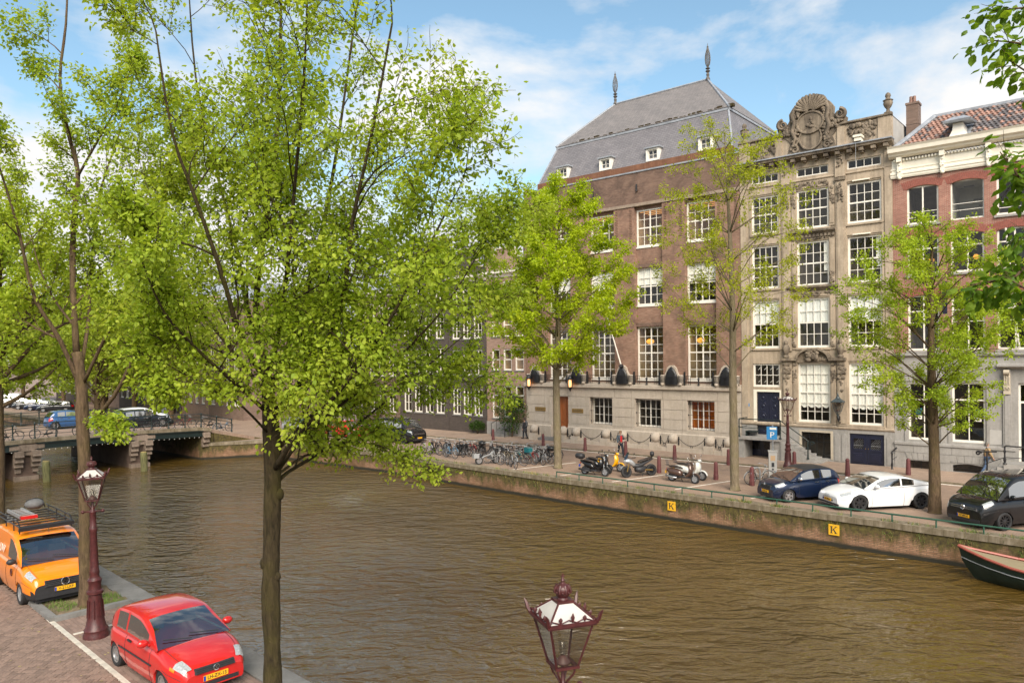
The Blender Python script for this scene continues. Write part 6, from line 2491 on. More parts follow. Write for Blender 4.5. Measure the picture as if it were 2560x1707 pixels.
 for sgn in (1, -1):
  hl = sp.get('head', (L - .45, L - .06, 4.0, 6.0))
  patch('headlight', 'lens_clear', *hl, sgn, .012)
  if sp.get('amber'): patch('indicator', 'lens_amber', L - .5, L - .32, 3.9, 5.0, sgn, .012) if False else None
  tl = sp.get('tail', (.02, .22, 2.6, 5.0))
  patch('tail_light', 'lens_red', *tl, sgn, .012)
  # seams of doors, handles, rubbing strip
  seam = MB()
  for u in sp.get('seams', ()):
   seam.tube([surf(u, q * .5, sgn, .001) for q in range(0, 13)], .006, 4, cap=False)
  for z_, u0_ in ((6.05, ub_ - .12), (2.6, L - .62)):
   seam.tube([surf(u0_ + (L - .1 - u0_) * q / 8, z_, sgn, .001) for q in range(9)], .006, 4, cap=False)
  if seam.v: seam.build('door_seam', M['rubber'], root)
  for u in sp.get('handles', ()):
   p = surf(u, 4.05, sgn, .02)
   MB().cbox(p, (.19, .035, .032)).build('door_handle', M[sp.get('handlemat', sp['paint'])], root)
  if sp.get('strip'):
   s0_, s1_ = sp['strip']
   mb = MB().tube([surf(s0_ + (s1_ - s0_) * i / 8, 2.3, sgn, .01) for i in range(9)], .018, 5)
   mb.build('rubbing_strip', M['dark_plastic'], root)
  mu = sp.get('mirror', hdr + .55)
  zb = lerp_pts(top, mu)
  y = hw(mu) * .96
  mb = MB()
  mb.ball((mu - um, sgn * (y + .13), zb + .09), (.08, .125, .085), 10, 7)
  mb.tube([(mu - um + .02, sgn * (y - .02), zb + .02), (mu - um, sgn * (y + .06), zb + .06)], .03, 6)
  mb.build('mirror', M[sp.get('mirmat', sp['paint'])], root, smooth=True)
 # wheels
 t, m_ = wheel_meshes(r, sp.get('tw', .2), sp.get('rim', r * .64), sp.get('spokes', 7), sp.get('rimmat', 'alloy'))
 for x in (uf - um, ur - um):
  for sgn in (1, -1):
   w_ = link_mesh('wheel', t, root, (x, sgn * (W / 2 - .12), r), (0, 0, 0 if sgn < 0 else math.pi))
   link_mesh('rim', m_, w_)
 # front: grille, plate, badge, lower intake
 zl, zu = zlow(L), lerp_pts(top, L)
 fx = L - um
 if sp.get('grille'):
  w_, z0, z1, mat_, bars = sp['grille']
  gx = fx + .015
  dx = sp.get('gback', 0)
  mb = MB().rings([[(gx - dx - .10, -w_, z0), (gx - dx - .10, w_, z0), (gx - dx - .10 - .08, w_ * .96, z1), (gx - dx - .10 - .08, -w_ * .96, z1)], [(gx - dx, -w_ * .9, z0), (gx - dx, w_ * .9, z0), (gx - dx - .06, w_ * .9, z1), (gx - dx - .06, -w_ * .9, z1)]])
  g = mb.build('grille', M[mat_], root)
  mb = MB()
  for k in range(bars):
   z = z0 + (z1 - z0) * (k + .5) / bars
   mb.bar((gx - dx + .006 - .05 * (z - z0) / (z1 - z0), -w_ * .86, z), (gx - dx + .006 - .05 * (z - z0) / (z1 - z0), w_ * .86, z), .012, .016)
  if mb.v: mb.build('grille_bar', M[sp.get('barmat', 'chrome')], g)
 zp = sp.get('platez', .42)
 pl = MB().box(fx + .012, fx + .03, -.26, .26, zp - .055, zp + .055).build('number_plate', M['plate_yellow'], root)
 MB().box(fx + .028, fx + .034, -.26 + .0, -.215, zp - .055, zp + .055).build('plate_band', M['plate_blue'], pl) if False else MB().box(fx + .028, fx + .034, .215 if False else -.26, -.215, zp - .05, zp + .05).build('plate_band', M['plate_blue'], pl)
 if sp.get('plate'):
  new_text(sp['plate'], .105, M['dark_plastic'], pl, (fx + .033, .02, zp), (R(90), 0, R(90)), sx=.92)
 if sp.get('badge'):
  z, rr, style = sp['badge']
  bx = fx + .03 - sp.get('gback', 0)
  mb = MB(Matrix.Translation((bx, 0, z)) @ Matrix.Rotation(R(90), 4, 'Y'))
  mb.tube([(rr * math.cos(k * .3927), rr * math.sin(k * .3927), 0) for k in range(17)], rr * .12, 5)
  if style == 'star':
   for k in range(3):
    a = math.pi + k * 2.0944
    mb.bar((0, 0, 0), (rr * math.cos(a), rr * math.sin(a), 0), rr * .14)
  elif style == 'vw':
   for y0, x0, y1, x1 in ((-.5, -.8, -.22, .0), (-.22, .0, 0, -.4), (0, -.4, .22, .0), (.22, .0, .5, -.8)):
    mb.bar((x0 * rr, y0 * rr, 0), (x1 * rr, y1 * rr, 0), rr * .13)
   for y0, x0, y1, x1 in ((-.8, .1, -.4, .85), (-.4, .85, 0, .05), (0, .05, .4, .85), (.4, .85, .8, .1)):
    mb.bar((x0 * rr, y0 * rr, 0), (x1 * rr, y1 * rr, 0), rr * .13)
  elif style == 'rings':
   mb = MB(Matrix.Translation((bx, 0, z)) @ Matrix.Rotation(R(90), 4, 'Y'))
   for k in range(4):
    yc = (k - 1.5) * rr * 1.45
    mb.tube([(rr * math.cos(j * .3927), yc + rr * math.sin(j * .3927), 0) for j in range(17)], rr * .14, 5)
  else: mb.ball((0, 0, 0), (rr * .8, rr * .6, .01), 8, 5)
  mb.build('badge', M['chrome'], root)
 if sp.get('intake'):
  w_, z0, z1 = sp['intake']
  MB().box(fx - .06, fx + .008, -w_, w_, z0, z1).build('air_intake', M['dark_plastic'], root)
 # wipers
 mb = MB()
 for y0, y1 in ((.55, -.05), (-.05, -.62)):
  a = gsec(ub_ - .04)[0]
  z0 = lerp_pts(roof, ub_ - .05) + .03
  z1 = lerp_pts(roof, ub_ - .22) + .035
  mb.tube([(ub_ - .03 - um, y0 * W / 1.7, z0), (ub_ - .14 - um, y1 * W / 1.7, z1 - .02)], .010, 4)
 mb.build('wiper', M['rubber'], root)
 return root, dict(um=um, surf=surf, patch=patch, hw=hw, top=top, roof=roof, L=L)


POLO = dict(L=3.72, W=1.655, wb=2.41, fo=.72, r=.285, paint='paint_red', clear=1, sill=.19,
   top=[(0, .50), (.03, .78), (.2, .90), (.9, .92), (2.3, .92), (2.75, .925), (3.15, .87), (3.5, .76), (3.66, .68), (3.72, .55)],
   roof=[(.10, .92), (.30, 1.12), (.55, 1.33), (.85, 1.40), (1.5, 1.42), (1.95, 1.385), (2.82, .93)], hdr=1.98, rhd=.62,
   win=[(.68, 1.18), (1.26, 2.34)], seams=(1.22, 2.5), handles=(1.45,), handlemat='dark_plastic', strip=(.9, 2.6), head=(3.40, 3.66, 4.2, 6.25), tail=(.02, .14, 3.2, 5.2), spokes=1, rim=.185, tw=.175,
   grille=(.46, .565, .665, 'dark_plastic', 3), gback=-.02, barmat='dark_plastic', badge=(.615, .06, 'vw'), platez=.44, plate='LH-ZX-13', intake=(.5, .27, .35), mirror=2.42)
CITAN = dict(L=4.5, W=1.86, wb=2.72, fo=.90, r=.315, paint='paint_orange', clear=1, sill=.24, tum=.22, blindback=1, corner=.2,
             top=[(0, .60), (.02, 1.05), (.1, 1.1), (3.3, 1.1), (3.62, 1.09), (4.0, 1.02), (4.3, .90), (4.45, .80), (4.5, .66)],
             roof=[(0, 1.10), (.05, 1.62), (.25, 1.80), (1.2, 1.84), (2.3, 1.83), (2.72, 1.76), (3.72, 1.10)], hdr=2.78, rhd=.05, win=[(2.28, 3.2)],
             seams=(1.15, 2.2, 3.3), handles=(2.42,), handlemat='dark_plastic', mirmat='dark_plastic', head=(4.02, 4.36, 4.2, 5.9), spokes=10, rim=.2, rimmat='grey_steel', tw=.2,
             dark=lambda u, z: z < .47 and (u > 3.95 or u < .5) or z < .30, grille=(.55, .60, .77, 'dark_plastic', 4), gback=-.02, barmat='black_alloy', badge=(.69, .10, 'star'), platez=.50, plate='V-21-LKP', mirror=3.28)
P108 = dict(L=3.47, W=1.615, wb=2.34, fo=.68, r=.295, paint='paint_navy', roofpaint='dark_plastic', sill=.19,
   top=[(0, .58), (.03, .88), (.3, 1.0), (1.5, .96), (2.45, .95), (2.8, .92), (3.15, .84), (3.40, .74), (3.47, .56)],
   roof=[(.10, .98), (.22, 1.2), (.5, 1.39), (.9, 1.455), (1.5, 1.46), (1.88, 1.41), (2.72, .95)], hdr=1.92, rhd=.42, win=[(.62, 1.14), (1.22, 2.16)],
   seams=(.66, 1.18, 2.3), handles=(.85, 1.4), handlemat='chrome', mirmat='chrome', head=(2.98, 3.36, 4.1, 5.8), tail=(.02, .28, 3.0, 5.4), spokes=5, rim=.2, tw=.18,
   grille=(.42, .56, .72, 'dark_plastic', 3), barmat='black_alloy', badge=(.76, .05, 'lion'), platez=.45, plate='1-TKX-52', intake=(.4, .26, .36), mirror=2.32)
A5 = dict(L=4.63, W=1.85, wb=2.75, fo=.86, r=.335, paint='paint_white', sill=.16,
          top=[(0, .56), (.04, .86), (.25, .99), (.8, 1.0), (1.6, .96), (2.9, .92), (3.5, .90), (4.0, .82), (4.4, .70), (4.58, .64), (4.63, .54)],
          roof=[(.55, .99), (1.0, 1.14), (1.5, 1.31), (1.95, 1.37), (2.4, 1.365), (2.72, 1.31), (3.55, .92)], hdr=2.74, rhd=1.62, win=[(1.32, 1.86), (1.93, 3.0)],
          seams=(1.8, 3.22), handles=(2.02,), head=(4.10, 4.50, 4.15, 5.6), tail=(.02, .28, 3.4, 5.2), spokes=7, rim=.235, rimmat='black_alloy', tw=.24,
          grille=(.40, .36, .60, 'dark_plastic', 7), barmat='chrome', badge=(.56, .052, 'rings'), platez=.40, plate='34-TRN-6', intake=(.7, .22, .30), mirror=3.08)
T6 = dict(L=4.9, W=1.9, wb=3.0, fo=.92, r=.34, paint='paint_black', sill=.22, tum=.2, blindback=1, corner=.2,
          top=[(0, .60), (.02, 1.1), (.1, 1.15), (3.9, 1.15), (4.2, 1.15), (4.5, 1.09), (4.78, .98), (4.87, .90), (4.9, .70)],
          roof=[(0, 1.15), (.04, 1.7), (.25, 1.9), (1.2, 1.95), (3.1, 1.95), (3.45, 1.9), (4.28, 1.15)], hdr=3.48, rhd=.05, win=[(.4, 1.5), (1.62, 2.72), (2.84, 3.72)],
          seams=(1.56, 2.78, 3.8), handles=(2.95,), head=(4.42, 4.78, 4.3, 5.9), spokes=10, rim=.25, rimmat='black_alloy', tw=.24,
          grille=(.62, .72, .84, 'dark_plastic', 2), gback=-.02, badge=(.79, .085, 'vw'), platez=.46, plate='VZ-892-R', intake=(.7, .28, .40), mirror=3.72)
WAGON = dict(P108, L=4.5, W=1.8, wb=2.65, fo=.88, r=.32, paint='paint_dark', roofpaint='paint_dark',
             top=[(0, .58), (.03, .9), (.3, .98), (1.8, .96), (3.2, .94), (3.6, .90), (4.1, .80), (4.4, .66), (4.5, .44)],
             roof=[(.08, .98), (.3, 1.25), (.7, 1.42), (1.4, 1.47), (2.1, 1.46), (2.5, 1.40), (3.4, .94)], hdr=2.55, rhd=.55, win=[(.75, 1.4), (1.48, 2.2), (2.28, 2.85)],
             seams=(1.44, 2.24, 3.05), handles=(1.6, 2.4), handlemat='chrome', mirmat='paint_dark', head=(3.95, 4.36, 4.1, 5.6), plate=None, badge=None, mirror=2.9, grille=(.4, .5, .62, 'dark_plastic', 2))
CAB = dict(CITAN, paint='paint_white', plate=None, badge=None, clear=0)

o, k = car('compact_car', 'faded red three door hatchback parked on the near quay', (-7.58, 16.46), (.745, -.667), POLO, scale=1.0)
patchs = k['patch']
for sgn in (1, -1): patchs('indicator', 'lens_amber', 3.33, 3.46, 3.6, 4.25, sgn, .014)
o2, k2 = car('delivery_van', 'bright orange delivery van with black roof rack on the near quay', (-14.36, 22.52), (.7235, -.6904), CITAN, cat='van')
# roof rack of the van
mb = MB()
for y in (-.68, .68):
 mb.tube([(-2.2, y, 2.02), (.52, y, 2.02)], .022, 6)
 mb.tube([(-2.2, y, 2.16), (.3, y, 2.16), (.5, y, 2.04)], .018, 6)
 for x in (-2.0, -1.1, -.2, .45): mb.tube([(x, y, 1.82), (x, y, 2.16 if x < .4 else 2.02)], .018, 5)
for i in range(7): mb.box(-2.1 + i * .42, -2.04 + i * .42, -.68, .68, 2.0, 2.03)
mb.tube([(.5, -.68, 2.03), (.5, .68, 2.03)], .02, 6)
rk = mb.build('roof_rack', M['black_iron'], o2)
MB().rings([[(.55, -.72, 1.90), (.60, -.72, 2.02), (.52, -.72, 2.03), (.47, -.72, 1.91)], [(.55, .72, 1.90), (.60, .72, 2.02), (.52, .72, 2.03), (.47, .72, 1.91)]]).build('wind_deflector', M['dark_plastic'], rk)
MB().tube([(.75, 0, 1.80), (.68, 0, 2.05)], .008, 5).build('aerial', M['rubber'], o2)
lw = M['white_paint']
new_text('UW', .34, lw, o2, (-.55, -.905, 1.30), (R(82), 0, 0), shear=.25)
mb = MB(Matrix.Translation((.62, -.935, .80)) @ Matrix.Rotation(R(90), 4, 'X'))
mb.tube([(.1 * math.cos(q * .5236), .1 * math.sin(q * .5236), 0) for q in range(13)], .012, 4)
mb.ball((0, 0, 0), (.05, .05, .006), 8, 5)
mb.build('door_emblem', M['maroon_paint'], o2)
# load carried on the rack: an aluminium ladder and a rolled hose
t = thing('ladder', 'short aluminium ladder lying on the orange van roof rack', 'ladder', (-14.36, 22.52, 2.08), math.atan2(-.6904, .7235))
mb = MB()
for y in (-.45, -.08): mb.box(-2.1, -.35, y, y + .05, 0, .09)
mb.build('rail', M['grey_steel'], t)
for i in range(7): MB().tube([(-2.0 + i * .25, -.42, .045), (-2.0 + i * .25, -.06, .045)], .016, 6).build('rung', M['grey_steel'], t)
MB().box(-.5, -.34, -.46, -.02, .01, .10).build('end_cap', M['paint_red'], t)
t = thing('roof_box', 'grey covered bundle strapped on the back of the orange van rack', 'bundle', (-14.36, 22.52, 2.09), math.atan2(-.6904, .7235))
MB().ball((-2.05, .30, .15), (.3, .28, .17), 12, 8).build('bundle', M['seat_cloth'], t, smooth=True)
MB().tube([(-2.05, .0, .0), (-2.05, .08, .28), (-2.05, .30, .34), (-2.05, .52, .28), (-2.05, .60, .0)], .015, 5).build('strap', M['rubber'], t)
car('compact_car', 'dark blue city car with black roof parked by the parking meter', (13.72, 35.28), (-.965, -.262), P108, scale=1.06)
car('coupe_car', 'white coupe with black wheels parked under the small tree', (16.36, 33.32), (-.988, -.153), A5, scale=1.07)
car('minibus', 'black passenger van with chrome grille lines at the right edge', (20.1, 29.75), (-.963, -.270), T6, scale=1.04, cat='van')
car('parked_car', 'bright red car parked on the far street behind the central elm', (-14.4, 64.6), (.77, -.64), dict(WAGON, paint='paint_red', roofpaint='paint_red', mirmat='paint_red'))
car('parked_car', 'long black van parked on the far street beside the red car', (-9.3, 60.6), (.77, -.64), dict(T6, plate=None, badge=None), cat='van')
car('parked_car', 'silver car parked on the far street left of the red car', (-19.5, 68.5), (.77, -.64), dict(WAGON, paint='paint_silver', roofpaint='paint_silver', mirmat='paint_silver'))
for (x, y), lab, sp in (((-3.0, 4.4), 'black car driving over the bridge toward the far bank', WAGON), ((-1.5, 8.0), 'white car driving behind the black one on the bridge', dict(WAGON, paint='paint_white', roofpaint='paint_white')), ((-7.2, 8.2), 'blue car on the bridge behind the left elm trunk', dict(P108, paint='paint_blue', roofpaint='paint_blue', plate=None, badge=None))):
 p = bridge_pt(x, y)
 car('moving_car', lab, tuple(p), (math.cos(BANG), math.sin(BANG)), sp, 'cars on the bridge')
for (x, y), lab, sp in (((-79.5, 116.0), 'white van parked at the far left beyond the canal', CAB), ((-73.3, 110.0), 'black car next to the white van at the far left', WAGON), ((-69.3, 106.4), 'second black car from the white van at the far left', WAGON),
      ((-65.5, 103.2), 'dark blue car third from the white van at the far left', dict(WAGON, paint='paint_navy', roofpaint='paint_navy')), ((-61.8, 100.2), 'black car fourth from the white van, by the left elm trunk', WAGON)):
 car('parked_car', lab, (x, y), (-.95, -.31), sp, 'cars parked on the far quay past the bridge')
# ---------------------------------------------------------------- bicycles
pm('bike_black', (.012, .012, .013), .35, .2, 8)
pm('bike_white', (.36, .36, .35), .4, .1, 8)
pm('bike_blue', (.10, .19, .28), .4, .1, 8)
pm('bike_grey', (.22, .23, .24), .35, .1, 8)
pm('bike_teal', (.01, .12, .14), .4, .1, 8)
pm('bike_red', (.20, .02, .02), .4, .1, 8)
pm('bike_cream', (.20, .165, .11), .4, .1, 8)
pm('saddle_leather', (.03, .022, .018), .6, .2, 9)
pm('tyre_tan', (.10, .085, .06), .8, .2, 9)


def bike_wheel():
 r = .345
 mb = MB()
 mb.tube([(r * math.cos(k * .3142), 0, r * math.sin(k * .3142)) for k in range(21)], .019, 6, cap=False)
 t = mb.mesh('wheel', M['rubber'], True)
 mb = MB()
 mb.tube([((r - .022) * math.cos(k * .3142), 0, (r - .022) * math.sin(k * .3142)) for k in range(21)], .011, 4, cap=False)
 for k in range(14):
  a = k * 6.28319 / 14
  mb.bar((.02 * math.cos(a + .6), .02 * (-1) ** k, .02 * math.sin(a + .6)), ((r - .03) * math.cos(a), 0, (r - .03) * math.sin(a)), .004)
 mb.tube([(0, -.05, 0), (0, .05, 0)], .022, 6)
 return t, mb.mesh('spokes', M['alloy'], True)


BW_T, BW_S = bike_wheel()


def make_bike(label, frame, style=0, extra=None):
 """style 0 step-over frame, 1 low step-through frame"""
 b = thing('bicycle', label, 'bicycle')
 r = .345
 for x in (-.53, .55):
  w = link_mesh('wheel', BW_T, b, (x, 0, r + .015))
  link_mesh('spokes', BW_S, w)
 mb = MB()
 bb, st, hd0, hd1 = (-.08, 0, .30), (-.24, 0, .80), (.36, 0, .84), (.40, 0, .66)
 rr = (-.53, 0, .36)
 if style == 0:
  mb.tube([st, hd0], .016, 6)
  mb.tube([bb, hd1], .018, 6)
 else:
  mb.tube([(-.19, 0, .62), (.0, 0, .50), (.22, 0, .58), hd0], .017, 6)
  mb.tube([bb, (.12, 0, .36), hd1], .018, 6)
 mb.tube([bb, st], .016, 6)
 for y in (-.045, .045):
  mb.tube([bb, (rr[0], y, rr[2])], .010, 5)
  mb.tube([st, (rr[0], y, rr[2])], .009, 5)
 mb.tube([hd0, hd1], .021, 6)
 mb.tube([hd1, (.45, 0, .52)], .017, 6)
 for y in (-.05, .05): mb.tube([(.43, y * .4, .60), (.47, y, .55), (.55, y, .36)], .010, 5)
 mb.build('frame', M[frame], b, smooth=True)
 mb = MB()
 mb.tube([(.35, 0, .84), (.33, 0, 1.02)], .013, 6)
 mb.tube([(.12, .29, 1.05), (.26, .26, 1.06), (.35, .12, 1.04), (.36, -.12, 1.04), (.26, -.26, 1.06), (.12, -.29, 1.05)], .012, 6)
 for y in (.29, -.29): mb.tube([(.22, y * .95, 1.055), (.10, y, 1.05)], .018, 6)
 mb.ball((.44, 0, .92), .045, 8, 6)
 mb.build('handlebar', M['grey_steel'], b, smooth=True)
 mb = MB()
 mb.tube([(-.24, 0, .80), (-.26, 0, .93)], .013, 6)
 mb.rings([[(-.40, -.085, .955), (-.40, .085, .955), (-.41, .085, .985), (-.41, -.085, .985)], [(-.28, -.075, .945), (-.28, .075, .945), (-.28, .07, .985), (-.28, -.07, .985)], [(-.10, -.022, .95), (-.10, .022, .95), (-.10, .02, .975), (-.10, -.02, .975)]])
 mb.build('saddle', M['saddle_leather'], b)
 mb = MB()
 for x, a0, a1 in ((-.53, .25, 3.2), (.55, .45, 2.6)):
  n = 9
  rows = []
  for i in range(n):
   a = a0 + (a1 - a0) * i / (n - 1)
   rows.append([(x + .385 * math.cos(a), -.03, r + .015 + .385 * math.sin(a)), (x + .395 * math.cos(a), 0, r + .015 + .395 * math.sin(a)), (x + .385 * math.cos(a), .03, r + .015 + .385 * math.sin(a))])
  mb.rings(rows, closed=False)
 mb.build('mudguard', M[frame], b, smooth=True)
 mb = MB()
 mb.xz([(-.56, .32), (-.02, .24), (.03, .30), (-.02, .37), (-.56, .41)], .04, .065)
 mb.tube([(-.08, -.08, .30), (-.02, -.10, .16)], .010, 5)
 mb.tube([(-.08, .08, .30), (-.14, .10, .44)], .010, 5)
 mb.box(-.06, .03, -.17, -.08, .145, .165)
 mb.box(-.18, -.09, .08, .17, .43, .45)
 mb.build('chain_case', M['bike_black'], b)
 mb = MB()
 for y in (-.06, .06): mb.tube([(-.30, y, .76), (-.74, y, .76), (-.53, y, .38)], .008, 4)
 for x in (-.4, -.55, -.72): mb.tube([(x, -.06, .76), (x, .06, .76)], .007, 4)
 mb.build('luggage_rack', M['bike_black'], b)
 if extra == 'crate':
  mb = MB().box(.46, .86, -.2, .2, .80, .83)
  for x0, x1, y0, y1 in ((.46, .86, -.2, -.18), (.46, .86, .18, .2), (.46, .48, -.2, .2), (.84, .86, -.2, .2)): mb.box(x0, x1, y0, y1, .83, 1.08)
  mb.build('crate', M['bike_teal'], b)
 if extra == 'bag':
  for y in (-.13, .13): MB().ball((-.55, y, .62), (.17, .06, .17), 8, 6).build('pannier', M['bike_black'], b)
 if extra == 'hood':
  MB().ball((.55, 0, .98), (.3, .26, .18), 10, 6).build('seat_cover', M['bike_black'], b, smooth=True)
 return b


PROTO = {}


def bike(kind, label, loc, ang, group, tilt=.06):
 key = kind
 z = loc[2] if len(loc) > 2 else 0.0
 if key not in PROTO:
  o = make_bike(label, *kind)
  PROTO[key] = o
  o['group'] = group
 else:
  o = copy_tree(PROTO[key], label=label)
  o['group'] = group
 o.location = (loc[0], loc[1], z)
 o.rotation_euler = (tilt, 0, ang)
 return o


KINDS = [('bike_black', 0, None), ('bike_white', 1, None), ('bike_black', 1, 'hood'), ('bike_blue', 1, None), ('bike_black', 0, 'bag'), ('bike_grey', 0, None), ('bike_teal', 1, 'crate'), ('bike_red', 1, None), ('bike_cream', 0, None)]
GB = 'bicycles crowded on the far quay'
clusters = [  # base point of the wheel nearest the water, kind
 (-5.95, 52.3, 1, 'white step-through bicycle at the left end of the crowded row'), (-5.2, 51.9, 0, 'black bicycle second from the left end of the row'), (-4.6, 51.2, 5, 'grey bicycle under the hanging elm leaves in the row'),
 (-3.95, 50.0, 3, 'light blue bicycle leaning out of the crowded row'), (-3.45, 50.7, 0, 'black bicycle just right of the light blue one'), (-3.05, 51.0, 4, 'black bicycle with panniers in the left part of the row'),
 (-2.7, 51.3, 7, 'dark red bicycle in the middle of the row'), (-2.2, 50.6, 2, 'black bicycle with a covered child seat in the row'), (-1.5, 49.8, 0, 'black upright bicycle behind the white scooter bike'),
 (-.85, 47.1, 1, 'white bicycle tangled in the middle cluster'), (-.4, 47.0, 8, 'cream bicycle tangled in the middle cluster'), (.14, 45.2, 5, 'grey bicycle standing nearest the water edge'),
 (.64, 46.5, 8, 'cream bicycle right of the one nearest the water'), (.95, 47.3, 6, 'teal bicycle with a crate on the front'), (1.3, 46.9, 7, 'dark red bicycle with front wheel toward the water'),
 (1.85, 46.6, 5, 'grey bicycle with a child seat left of the yellow-green tree'), (2.3, 47.3, 2, 'black bicycle with a hooded seat by the tree trunk'), (2.75, 47.9, 0, 'black bicycle mostly hidden behind the tree trunk'), (.3, 48.6, 4, 'black bicycle with bags at the back of the cluster'), (-.6, 49.2, 0, 'black bicycle at the back of the middle cluster'),
 (1.6, 48.6, 1, 'white bicycle at the back near the tree')]
for i, (x, y, k, lab) in enumerate(clusters):
 a = R(-55) + U(-.35, .35)
 cx, cy2 = x - .5 * math.cos(a), y - .5 * math.sin(a)
 bike(KINDS[k], lab, (cx, cy2), a, GB, U(-.16, .16))
for i in range(14):      # more of them deep in the crowd, alike from here
 f = i / 13
 x, y = -5.6 + 8.2 * f, 53.0 - 4.9 * f + (i % 2) * .9
 bike(KINDS[(0, 4, 0)[i % 3]], 'black bicycle packed in the back row of the crowded bicycle stand', (x, y), R(-55) + U(-.3, .3) + math.pi * (i % 2), GB, U(-.12, .12))
bike(KINDS[1], 'white bicycle leaning on the hoop beside the parking meter', (13.0, 39.15), R(15), 'single bicycles', .05)
GR = 'bicycles along the bridge railings'
bl = ['black bicycle leaning on the near bridge railing, leftmost', 'dark bicycle on the near railing left of the elm trunk', 'grey bicycle on the near railing behind the elm trunk', 'black bicycle on the near railing by the black car', 'white bicycle on the near railing by the middle pier', 'black bicycle on the near railing right of the middle pier', 'bicycle with bags on the near railing above the far span', 'dark red bicycle on the near railing above the far span', 'black bicycle on the near railing at the far abutment', 'blue bicycle on the near railing past the far abutment']
for i, x in enumerate((-16.4, -13.4, -11.3, -8.6, -6.6, -4.7, -2.9, -1.2, .6, 2.0)):
 p = bridge_pt(x, .55)
 bike(KINDS[(0, 4, 5, 0, 1, 2, 4, 7, 0, 3)[i]], bl[i], tuple(p), BANG + (0 if i % 2 else math.pi), GR, .1 if i % 2 else -.1)
for i, x in enumerate((-17.2, -15.0, -12.4)):
 p = bridge_pt(x, 11.8)
 bike(KINDS[(5, 1, 0)[i]], ('grey bicycle on the far bridge railing, leftmost', 'white bicycle on the far bridge railing', 'black bicycle on the far railing near the elm trunk')[i], tuple(p), BANG + .05, GR, -.08)


# ---------------------------------------------------------------- scooters and motorcycle
def ell(c, ax, ay, n=10, tilt=0):
 """ring in the y-z plane around c, tilted about y"""
 out = []
 for k in range(n):
  a = 6.28319 * k / n
  y, z = ax * math.cos(a), ay * math.sin(a)
  out.append((c[0] - z * math.sin(tilt), c[1] + y, c[2] + z * math.cos(tilt)))
 return out


